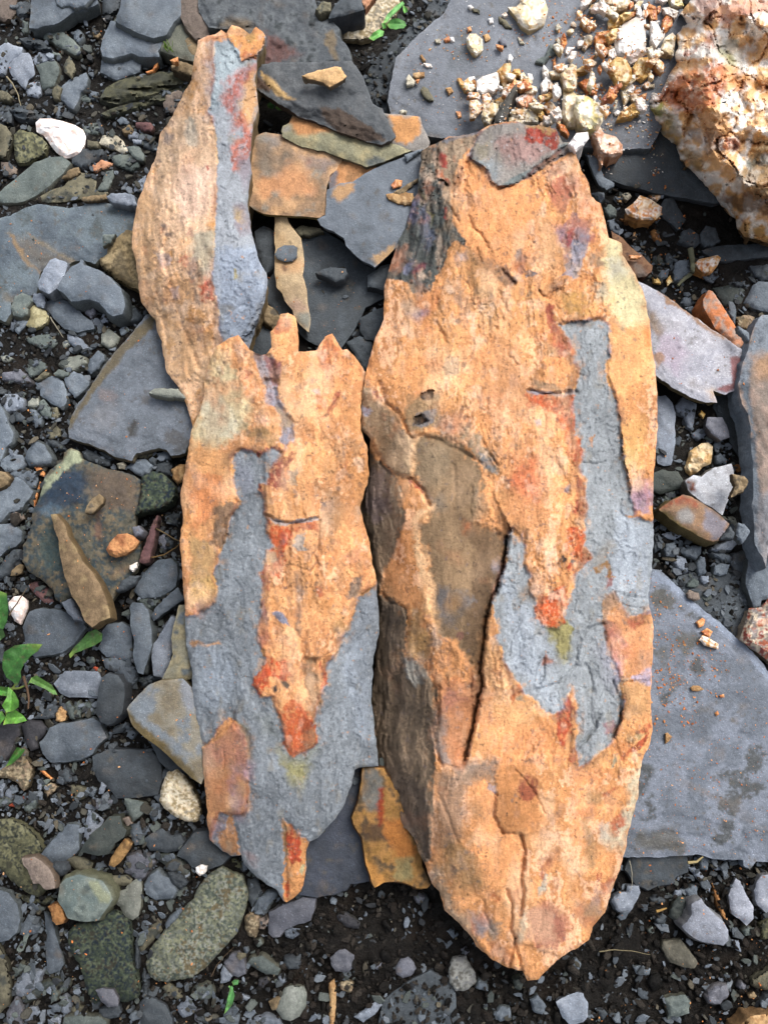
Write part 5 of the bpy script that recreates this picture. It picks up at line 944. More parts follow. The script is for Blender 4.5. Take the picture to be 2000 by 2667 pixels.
CHIPS = """
c0;qc;9;q;cream quartz stone with a brown-stained centre at the top;the stained cream quartz;1070,60 1140,60 1170,30 1190,-60 1370,-60 1415,80 1400,160 1380,220 1300,250 1250,260 1180,220 1140,150
c0;qc;7;q;cream-white quartz stone alone on the crumb-strewn slate slab;the lone cream quartz;710,330 740,290 790,290 850,340 855,430 800,480 760,460 720,400
c0;ol;3;-;~;;990,140 1050,170 1110,245 1050,230 1000,190
c0;qw;3;q;~;;1015,125 1050,105 1070,130 1040,150
c0;qw;3;q;~;;900,160 940,150 945,195 910,200
c0;qw;3;q;~;;725,50 750,40 775,65 745,80
c0;ol;3;-;~;;760,70 830,90 825,120 775,100
c0;or;3;q;~;;715,240 745,225 760,265 725,275
c0;or;3;q;~;;515,340 560,305 570,350 530,365
c0;qw;3;q;~;;570,320 600,320 610,360 575,350
c0;cr;3;q;~;;435,345 480,330 490,370 450,370
c0;tn;3;-;~;;850,300 900,290 920,330 880,355
c0;sp;3;-;~;;980,350 1020,330 1060,360 1060,395 1010,390
c0;or;3;-;~;;965,380 1030,395 1030,430 970,410
c0;sg;4;-;notched grey slate chip on the crumb-strewn slate slab;the notched grey chip;1310,540 1320,510 1390,480 1440,375 1470,400 1500,470 1430,500 1380,550
c0;or;3;-;~;;1460,520 1480,490 1485,580 1460,600
c0;cr;4;q;~;;1475,230 1500,200 1530,240 1510,270 1480,260
c0;cr;3;q;~;;1155,320 1180,330 1215,380 1170,380
c0;cr;3;q;~;;1480,350 1500,320 1540,380 1510,400
c0;tn;3;q;~;;310,480 330,470 360,530 340,540
c0;qw;3;q;~;;340,545 400,550 420,580 370,585
c0;tn;3;q;~;;250,630 350,620 350,660 280,680 250,660
c0;cr;4;q;~;;195,740 190,680 215,640 275,710 250,740
c0;or;3;q;~;;270,690 310,680 290,720
c0;ol;4;r;oval olive pebble with an orange end on the crumb-strewn slab;the oval olive pebble;310,780 340,745 380,770 420,830 430,870 390,880 340,840
c0;tn;3;q;~;;530,760 580,750 600,790 560,820
c0;cr;4;q;~;;130,960 160,945 200,960 190,985 140,985
c0;or;3;q;~;;620,960 660,965 670,1010 640,1020
c0;qw;4;q;~;;1070,480 1090,465 1115,500 1100,530 1070,520
c0;gq;7;q;golden quartz shard at the tip of the white cluster;the golden shard;970,620 1040,550 1095,540 1095,640 1080,740 1040,760 1000,700
c0;qw;6;q;blocky milky quartz piece left of the golden shard;the milky block;800,700 850,660 980,620 1000,680 985,780 940,810 900,790 850,815 800,790
c0;go;5;q;golden stick-shaped quartz left of the milky block;;630,680 650,670 720,740 735,790 700,790 650,730
c0;ob;4;q;~;;745,690 790,690 800,740 780,790 745,780
c0;qw;5;q;~;;725,800 760,795 830,820 830,860 780,870 740,850
c0;qo;6;q;~;;740,870 800,860 845,900 840,960 790,1020 740,1025 735,940
c0;qo;5;q;~;;845,820 900,800 930,850 890,930 850,950
c0;go;5;q;~;;950,870 1040,820 1080,810 1030,880 980,920
c0;qc;8;q;amber-topped white quartz lump beside the dark standing blade;the amber-topped lump;840,990 860,930 930,880 980,900 990,930 960,1020 900,1085 860,1050
c0;sd2;14;z38;dark pointed slate blade standing among the white quartz pieces;the standing slate blade;945,1075 990,930 1040,860 1080,800 1110,750 1140,725 1150,760 1110,860 1080,960 1050,1050 990,1070
c0;qor;6;q;orange-edged white quartz piece right of the standing slate blade;;1135,850 1200,810 1290,765 1310,800 1290,870 1230,940 1180,920 1145,890
c0;qw;6;q;~;;1350,730 1390,670 1430,660 1440,700 1410,790 1360,810
c0;qo;4;q;~;;1410,720 1440,700 1470,740 1460,780 1420,770
c0;qc;8;q;blocky cream quartz above the largest slab's top edge;;1080,980 1130,940 1250,940 1330,960 1330,1070 1240,1080 1150,1080 1080,1060
c0;go;6;q;~;;1310,940 1350,920 1400,1020 1360,1035 1320,1010
c0;qo;6;q;~;;1370,920 1410,860 1460,890 1500,950 1450,1000 1410,980
c0;go;4;q;~;;1330,830 1440,800 1470,820 1440,850 1350,870
c0;qc;10;z30 q;tall cream quartz piece at the head of the pale group;;1520,640 1560,590 1640,580 1670,650 1659,760 1600,790 1550,770 1540,700
c0;qc;10;q;long cream-white quartz block at the foot of the pale group;;1540,880 1550,800 1620,780 1700,850 1720,1000 1650,1100 1580,1090 1535,1000
c0;or2;6;q;rust-orange quartz fragment touching the largest slab's red corner;;1490,1060 1560,1080 1600,1160 1590,1190 1520,1130
d0;qw;9;q;biggest bright white quartz block with rusty specks at the top;the bright white block;335,270 420,200 560,120 600,150 600,300 600,460 540,520 470,550 390,490 335,480 330,400
d0;qc;7;q;cream quartz slab on the top edge above the bright white block;;200,-60 460,-60 470,60 440,105 330,85 260,40
d0;go;5;q;~;;270,190 300,140 400,160 430,190 330,260 270,250
d0;or;6;q;~;;420,150 500,90 560,90 470,170
d0;or2;7;q;rounded orange-brown quartz left of the bright white block;;150,340 180,280 290,265 325,300 290,370 210,405 165,385
d0;qc;5;q;~;;50,420 60,350 90,300 140,310 140,370 80,430
d0;or2;6;q;~;;595,80 630,30 690,60 700,170 650,180 600,120
d0;or2;6;q;~;;740,180 780,120 830,150 830,220 760,300 735,240
d0;qg;8;q;~;;740,70 800,60 890,100 850,170 760,120
d0;qw;7;q;white wedge of quartz right of the bright white block;;640,180 700,190 760,320 690,410 640,350
d0;qc;8;q;squarish cream quartz at the boulder's upper left;;720,430 760,330 830,280 860,310 840,480 780,470 715,440
d0;go;7;q;~;;480,590 540,500 620,490 660,540 640,640 580,690 490,650
d0;gq;8;q;big amber quartz plate below the bright white block;the amber plate;270,560 350,490 420,500 480,600 480,680 430,745 340,720 300,650
d0;or2;6;q;~;;20,720 70,680 150,680 190,760 170,830 80,800
d0;rr2;6;q;brick-red bar of stone below the amber plate;;215,860 300,760 390,710 400,740 320,850 240,880
d0;qy;16;z34 q;glossy yellow-white quartz lump below the amber plate;the yellow-white lump;0,820 100,830 170,880 230,960 230,1050 180,1130 100,1150 20,1090 -20,960
d0;qo;5;q;~;;200,920 260,900 290,980 260,1020
d0;gq;8;q;golden wedge of quartz left of the big quartz boulder;the golden wedge;345,1040 380,970 520,870 560,900 550,980 480,1020
d0;or2;5;q;~;;540,830 610,800 600,860 560,900
d0;qpk;14;z27 q;pinkish quartz claw hanging below the yellow-white lump;;110,1130 200,1080 240,1150 340,1180 400,1250 400,1330 320,1360 240,1360 225,1440 190,1380 170,1250
d0;qc;5;q;~;;380,790 440,750 500,780 480,850 410,920
d0;qc;5;q;~;;600,410 660,410 680,490 640,500
d0;qy;7;q;yellowish quartz pebble on the top edge left of the boulder;;790,-40 900,-40 930,50 880,70 820,50
d0;rr2;5;q;~;;660,560 720,540 750,580 720,640 660,620
d0;cr;4;q;~;;330,870 360,860 350,930 320,960
d0;ob;4;q;~;;210,440 280,400 320,400 310,470 230,490
d0;qw2;8;z49 q;shiny white quartz tip pointing down beside the largest slab's top;;-70,1250 0,1150 100,1140 110,1200 60,1260 0,1310
"""
# the big slabs first, then what lies between and on them
nB = len(BASE.strip().split('\n')); add_stones(BASE); add_stones(MID); add_stones(CHIPS)
for i_, s_ in enumerate(STONES): lay(s_, i_)
# ---------------------------------------------------------------- the three iron-stained slabs
def tps(ctrl):
    c = np.array(ctrl, float); X = c[:, :2]/500; z = c[:, 2]/1000; n = len(X)
    def U(r2): return np.where(r2 > 0, r2*np.log(r2+1e-12), 0)
    A = U(((X[:, None]-X[None])**2).sum(2))+np.eye(n)*.01; Pm = np.concatenate([np.ones((n, 1)), X], 1)
    S = np.zeros((n+3, n+3)); S[:n, :n] = A; S[:n, n:] = Pm; S[n:, :n] = Pm.T
    w_ = np.linalg.solve(S, np.concatenate([z, [0, 0, 0]]))
    def f(p):
        q = p/500; r = np.zeros(len(p))
        for i in range(n): r += w_[i]*U(((q-X[i])**2).sum(1))
        return r+w_[n]+q[:, 0]*w_[n+1]+q[:, 1]*w_[n+2]
    return f
def warp(p, a, b, seed):
    return p+np.stack([fbm(p[:, 0]/26, p[:, 1]/26, seed, 3), fbm(p[:, 0]/26, p[:, 1]/26, seed+4, 3)], 1)*a+np.stack([fbm(p[:, 0]/8, p[:, 1]/8, seed+8, 2), fbm(p[:, 0]/8, p[:, 1]/8, seed+12, 2)], 1)*b
def speckle(C, p, w_, cell, dens, col, seed, amt=.9, stretch=1.0):
    """scattered mineral spots of a shape of their own"""
    q = warp(p, 2.5, 1.5, seed+3); gx = q[:, 0]/cell; gy = q[:, 1]/(cell*stretch); ix = np.floor(gx); iy = np.floor(gy); m = np.zeros(len(p))
    for dx in (-1, 0, 1):
        for dy in (-1, 0, 1):
            cx = ix+dx; cy = iy+dy; on = _h(cx, cy, seed) < dens
            px = cx+_h(cx, cy, seed+1); py = cy+_h(cx, cy, seed+2); r = .10+.30*_h(cx, cy, seed+3)**2
            d = np.sqrt((gx-px)**2+(gy-py)**2); m = np.maximum(m, np.where(on, 1-sm(r*.75, r*1.1, d), 0))
    m = (m*w_*amt)[:, None]; return C*(1-m)+lin(col)*m
def hero(name, label, outline, ctrl, base, patches, steps, grooves, grey, seed, step=3.15, side='6a5c46', zb=.0, post=None, flare=-.12, smooth=(), calm=(), edge=9):
    out = roughen(P('n', outline), 5.5, 3.0, seed); f0 = tps(ctrl)
    greyP = [P(t, s) for t, s in grey]
    def gmask(p):
        q = warp(p, 5, 3, seed); m = np.zeros(len(p))
        for g in greyP: m = np.maximum(m, sm(-3, 3, sdist(q, g)))
        return m
    smP = [P(t, s) for t, s in smooth]
    def rough(p):
        r = np.clip(.66+.75*fbm(p[:, 0]/110, p[:, 1]/150, seed+17, 3), .3, 1.25)
        for s_ in smP: r = r*(1-.68*sm(-20, 20, sdist(p, s_)))
        return r
    def zf(p, d):
        z = f0(p); g = gmask(p); q = warp(p, 6, 3.5, seed); rg = rough(p)
        # foliation running down the slab, broken into thin flakes and hairline cracks where it is iron-crusted
        wx = p[:, 0]+14*fbm(p[:, 0]/90, p[:, 1]/90, seed+1, 3); wy = p[:, 1]
        n = fbm(wx/11, wy/48, seed+2, 5); m2 = fbm(wx/42, wy/95, seed+6, 5)*4.5; terr = (np.floor(m2)+sm(.84, 1, m2-np.floor(m2)))*.00085
        ck = np.exp(-(fbm(wx/38, wy/80, seed+3, 4)/.035)**2)*sm(0, .4, fbm(p[:, 0]/70, p[:, 1]/90, seed+13, 2)); pit = sm(.45, .75, fbm(p[:, 0]/9, p[:, 1]/14, seed+15, 3))
        m3 = fbm(wx/60, wy/105, seed+18, 5)*4; lay_ = (np.floor(m3)+sm(.88, 1, m3-np.floor(m3)))*.00085
        z = z+(1-g)*rg*(n*.0013+terr*1.2-ck*.0011-pit*.0007)+(1-g)*(1-rg*.6)*fbm(wx/3.6, wy/60, seed+19, 2)*.00025+g*(lay_+fbm(p[:, 0]/40, p[:, 1]/60, seed+9, 4)*.0009+fbm(p[:, 0]/6, p[:, 1]/6, seed+5, 3)*.00026-ck*.0004)
        z = z+fbm(p[:, 0]/5, p[:, 1]/9, seed+7, 2)*.00022*(1-g*.5)*rg
        for t, s, dz, soft in steps:
            z = z+sm(-soft, soft, sdist(q, P(t, s)))*dz/1000
        for t, s, wd, dp in grooves:
            dl = dline(warp(p, 4, 3, seed+20), P(t, s)); z = z-1.35*dp/1000*np.exp(-(dl/wd)**2)
        if post: z = post(p, d, z)
        return z-.0012*(1-sm(0, edge, d))-.0006*(1-sm(0, 2.5, d))
    def cf(p, d, z):
        n = .5+.5*fbm(p[:, 0]/45, p[:, 1]/75, seed+60, 4)+.16*fbm(p[:, 0]/7, p[:, 1]/8, seed+70, 3)
        c = [lin(x) for x in base.split()]; m = len(c); x = np.clip(n, 0, .9999)*m; i = np.floor(x).astype(int); fr = sm(.4, 1, x-i)[:, None]
        c = np.array(c+[c[-1]]); C = c[i]*(1-fr)+c[i+1]*fr
        C = paint(C, p, patches, seed); g = gmask(p); rg = rough(p); wx = p[:, 0]+14*fbm(p[:, 0]/90, p[:, 1]/90, seed+1, 3)
        tone = .30*fbm(wx/60, p[:, 1]/100, seed+90, 4)+.17*fbm(wx/11, p[:, 1]/22, seed+92, 4)+.09*fbm(p[:, 0]/4.5, p[:, 1]/7, seed+94, 2)
        C = C*(1+(1-g)*tone+g*(.22*fbm(p[:, 0]/60, p[:, 1]/90, seed+96, 4)+.12*fbm(p[:, 0]/6, p[:, 1]/8, seed+97, 3)))[:, None]
        q0 = warp(p, 6, 3, seed); ha = (1-g)*np.clip(rg*1.1-.1, 0, 1)
        m3 = np.floor(fbm(wx/60, p[:, 1]/105, seed+18, 5)*4); C = C*(1+g*(_h(m3, m3*0, seed)-.5)*.22)[:, None]
        def blot(C, w_, sx, sy, t0, t1, col, amt, sd):   # mineral blotches with ragged outlines
            m = (sm(t0, t1, fbm(p[:, 0]/sx, p[:, 1]/sy, sd, 4))*w_*amt)[:, None]; return C*(1-m)+lin(col)*m
        C = blot(C, (1-g)*.9, 8, 10, .53, .64, '40352c', .75, seed+151); C = blot(C, (1-g)*.9, 14, 15, .52, .62, '6a6058', .6, seed+152)
        cm = np.ones(len(p))
        for s_ in calm: cm = cm*(1-.75*sm(-10, 10, sdist(q0, P(*s_))))
        ha = ha*cm; hb = cm*(1-g)*(.45 if seed == 300 else .9); C = blot(C, hb, 75, 105, .12, .6, 'f2cfa0', .42, seed+141); C = blot(C, hb, 62, 96, .22, .6, '92754f', .42, seed+142); C = blot(C, hb, 85, 85, .25, .65, 'c07848', .5, seed+143); C = blot(C, hb, 48, 66, .34, .6, '87817a', .22, seed+144)
        C = blot(C, ha, 30, 42, .25, .6, 'ecd0ac', .5, seed+101); C = blot(C, ha, 26, 40, .28, .55, '8c7456', .42, seed+102); C = blot(C, ha, 16, 22, .42, .58, '6e5f52', .45, seed+103)
        C = blot(C, ha, 20, 26, .4, .62, 'a8643e', .35, seed+104); C = blot(C, ha, 8, 10, .5, .66, '5c4c40', .4, seed+105); C = blot(C, ha, 9, 12, .48, .62, 'f0d4b0', .35, seed+106); C = blot(C, ha, 34, 44, .42, .6, '94948a', .22, seed+107)
        C = blot(C, g, 7, 8, .45, .65, '4c5054', .6, seed+108); C = blot(C, g, 26, 40, .3, .7, '8c8474', .4, seed+109); C = blot(C, g, 8, 9, .5, .62, 'b0b4b8', .45, seed+110); C = blot(C, g, 9, 9, .62, .7, 'b88860', .7, seed+111)
        q = warp(p, 5, 3, seed); dg = np.full(len(p), -60.0)
        for gp in greyP: dg = np.maximum(dg, sdist(q, gp))
        # the iron crust darkens to maroon and umber where it breaks off over the grey slate
        fr = np.exp(-((dg+4)/5)**2)*sm(-.15, .35, fbm(p[:, 0]/38, p[:, 1]/38, seed+120, 3)); C = C*(1-.65*fr[:, None])+lin('7c4c38')*.65*fr[:, None]
        fr = np.exp(-((dg+10)/9)**2)*sm(-.1, .4, fbm(p[:, 0]/60, p[:, 1]/60, seed+124, 3))*.5; C = C*(1-fr[:, None])+lin('7c6448')*fr[:, None]
        C = speckle(C, p, ha, 21, .10, '564a42', seed+130, .6)
        C = C*(1+(1-g)[:, None]*np.array([.16, .12, .27])); C = C*(1+g*(.02 if seed == 340 else .13))[:, None]
        return C
    ob = build(name, M['hero'], out, step, zf, cf, zb, lin(side), flare, 7, seed)
    tag(ob, label, 'slate slab', 'iron-stained slabs laid side by side', kind='thing'); return ob

GR = '848a90'; GB = '8c94a0'; RD = '94412c'; OR = 'c98650'; RO = 'b85c34'; CRM = 'd8b080'; PU = '7a6a70'; DB = '66543c'; OL = '9c9270'
# --- the tan blade (left)
blade = '590,87 605,66 627,72 651,87 667,71 683,83 693,96 688,119 669,148 670,181 664,211 671,248 673,283 660,325 655,362 652,407 657,452 648,494 645,536 655,600 664,633 675,681 693,711 697,729 690,786 678,816 663,862 650,907 600,950 560,1010 520,1090 503,1117 494,1078 479,1030 461,1000 434,970 428,937 422,892 410,862 404,831 389,813 368,786 362,756 356,681 344,645 347,599 353,560 362,518 377,482 389,446 407,410 413,380 419,347 452,301 464,271 482,238 500,208 503,169 512,136 518,105 542,93 560,89 577,78'
bl_ctrl = [(600,80,58),(680,90,54),(520,110,52),(548,140,62),(660,180,55),(500,230,46),(557,230,66),(665,280,52),(430,340,34),(500,340,52),(560,343,68),(655,400,52),(380,480,30),(450,480,50),(566,500,68),(650,500,54),(350,600,28),(430,600,50),(558,620,66),(660,620,52),(355,740,28),(450,740,48),(558,740,60),(690,740,46),(400,830,26),(480,850,38),(572,850,46),(650,880,30),(430,950,26),(500,1000,28),(590,950,30),(510,1090,22)]
ridge = '560,100 556,150 562,181 556,226 541,293 557,303 562,343 565,377 566,500 562,560 560,620 557,693 554,740 569,786 572,855 577,886 600,930 900,930 900,60'
bl_patch = [
 (10, 8, .7, 'dcc09a', 'n', '440,300 560,300 566,480 540,600 440,640 400,520 400,400'), (14, 8, .6, 'e2c4a8', 'n', '470,430 560,430 555,560 480,580 450,500'),
 (12, 8, .5, 'a8906a', 'n', '350,520 400,480 420,700 480,850 560,890 580,1000 430,1000 360,800'), (10, 8, .5, '8c7a5c', 'n', '430,300 500,190 520,330 460,420 400,500'),
 (8, 6, .6, 'a8a894', 'b0', '-60,1000 40,1040 60,1200 20,1260 -60,1240'),
 (8, 6, .85, 'a5a48a', 'b1', '-10,370 100,330 195,325 205,600 170,720 80,760 60,660 0,560'), (7, 6, .8, '8e8274', 'b1', '-40,560 40,560 60,720 60,900 90,980 40,960 0,800 -40,700'),
 (5, 5, .95, 'b85a3c', 'b1', '70,810 130,740 175,760 195,890 210,930 130,975 85,930'), (5, 5, .7, 'a87a68', 'b1', '-20,310 30,300 20,370 -20,370'), (4, 3, .9, 'a83c34', 'b0', '115,1430 140,1425 145,1460 125,1470'),
 (5, 5, .7, 'c06848', 'a1', '1560,560 1620,530 1640,620 1600,660 1540,600'), (6, 6, .6, '8c8f94', 'a1', '1340,520 1480,520 1500,620 1380,640'), (5, 5, .6, '8c8f94', 'a1', '1460,840 1540,820 1560,940 1480,930'),
 (6, 5, .75, '45484c', 'a1', '1385,270 1440,270 1450,330 1400,325'), (5, 4, .7, '45484c', 'a1', '1430,340 1490,350 1480,390 1430,380'), (6, 6, .55, '4c5058', 'a0', '1410,1140 1500,1150 1490,1220 1430,1250'),
 (8, 7, .6, '5c5c54', 'b1', '20,1100 90,1110 130,1250 100,1350 40,1260'),
 # the smooth grey face
 (3, 3, 1, '9499a0', 'n', ridge), (20, 8, .7, '9aa8ae', 'n', '540,100 620,100 650,200 560,290 540,300'), (16, 8, .6, '8f9cb0', 'n', '560,640 700,640 700,880 580,900'),
 (8, 7, .9, 'a45c50', 'b0', '370,650 450,600 560,540 555,620 500,700 430,760 400,870 380,960 320,1000 290,900 255,850 290,720'),
 (8, 6, .85, 'c49460', 'b0', '555,600 570,940 530,1060 480,1100 410,1020 430,850 450,720 500,640'), (7, 7, .85, 'b06450', 'b0', '330,1160 350,1000 430,960 500,1100 510,1300 450,1360 430,1480 370,1490 350,1250 450,1140 400,1110'),
 (10, 7, .7, '857880', 'b0', '400,1360 520,1340 530,1500 480,1659 420,1500'), (7, 6, .8, '857a80', 'b1', '350,100 480,90 515,330 400,380 360,200'), (8, 6, .7, 'a48c60', 'b1', '360,150 440,180 440,280 380,260'),
 (4, 4, .9, 'a89c70', 'b1', '350,650 380,650 385,760 370,760'),
 (4, 5, .95, 'c88c54', 'b0', '255,250 350,210 420,250 500,290 560,235 640,300 630,400 560,490 430,530 400,430 310,310'), (6, 7, .6, 'a4503c', 'b0', '430,420 560,420 560,500 430,530'), (5, 6, .8, '8c7044', 'b0', '430,300 560,290 540,380 470,370'), (4, 5, .9, 'cc9060', 'b0', '60,350 180,295 310,300 300,330 200,350 110,370'),
]
bl_groove = [('a1', '1350,250 1370,500 1330,800 1400,1000 1440,1300', 5, .8), ('a1', '1250,200 1240,600 1300,900 1380,1050', 5, .7), ('n', '500,200 470,330 440,450 445,560 430,650', 6, .8), ('n', '420,640 450,760 480,860 520,960', 6, 1.0), ('b1', '400,1330 500,1160 560,1050 640,900', 4, 1.2), ('b1', '490,660 530,770', 3.5, .9), ('b1', '320,1060 400,1000 460,980', 4, .6), ('b0', '555,470 575,640', 4, .7)]
hero('iron_stained_slab', 'narrow tan blade-shaped slab with a smooth grey face, leftmost of the three', blade, bl_ctrl, 'd8a66a e4b27a eec494 cc9a60', bl_patch,
     [('b0', '300,290 640,300 620,400 560,490 430,530 310,310', 2.5, 4), ('b1', '400,1300 520,1200 600,1040 660,900 700,760 720,1300 500,1400', -5, 8)], bl_groove, [('n', ridge)], 300, side='7d6a4c')

# --- the middle slab
midp = '621,871 633,886 649,910 666,922 693,922 708,904 705,865 720,847 732,819 750,816 768,825 777,862 777,916 792,917 825,913 835,898 847,877 866,868 877,889 892,911 905,908 931,937 952,970 946,1000 940,1060 940,1120 958,1169 961,1241 937,1325 961,1401 970,1470 979,1500 982,1530 988,1650 973,1711 967,1830 982,1952 984,1994 934,2000 925,2006 916,2045 889,2111 862,2145 828,2181 807,2193 798,2217 798,2256 792,2301 783,2322 759,2343 747,2352 735,2343 723,2319 693,2304 657,2274 636,2250 630,2226 605,2230 578,2214 548,2187 542,2150 539,2090 532,2030 527,1952 509,1889 503,1831 500,1741 485,1681 482,1590 476,1500 469,1404 479,1347 470,1286 488,1196 494,1145 500,1120 521,1075 533,1030 533,988 545,940 566,901 599,880'
mid_ctrl = [(621,880,50),(560,960,48),(500,1150,42),(475,1400,36),(500,1700,34),(540,2100,24),(750,830,42),(860,880,42),(950,980,38),(650,1000,53),(800,1000,52),(900,1200,48),(955,1300,36),(600,1400,47),(750,1500,54),(900,1500,47),(975,1600,36),(600,1800,44),(800,1800,50),(970,1850,32),(620,2100,36),(750,2050,42),(900,2050,30),(750,2340,18),(790,2200,25),(570,2200,18),(520,1900,32)]
midgrey = '623,1172 669,1181 681,1190 705,1163 735,1178 711,1211 699,1259 684,1256 675,1271 687,1301 687,1337 696,1355 693,1380 711,1419 693,1437 690,1470 684,1500 684,1551 681,1572 675,1620 669,1669 687,1705 693,1717 681,1747 660,1765 663,1789 681,1816 708,1813 717,1840 735,1889 741,1931 762,1970 789,1961 825,1934 819,1892 831,1831 847,1789 847,1741 874,1699 898,1657 916,1599 937,1551 1010,1500 1010,2420 600,2420 550,2180 570,2120 640,2120 650,2060 640,1990 645,1930 620,1880 590,1870 560,1910 540,1940 500,1960 440,1960 440,1610 500,1605 530,1590 560,1569 569,1530 554,1500 569,1467 572,1434 593,1386 602,1350 624,1310 615,1271 602,1217 608,1187'
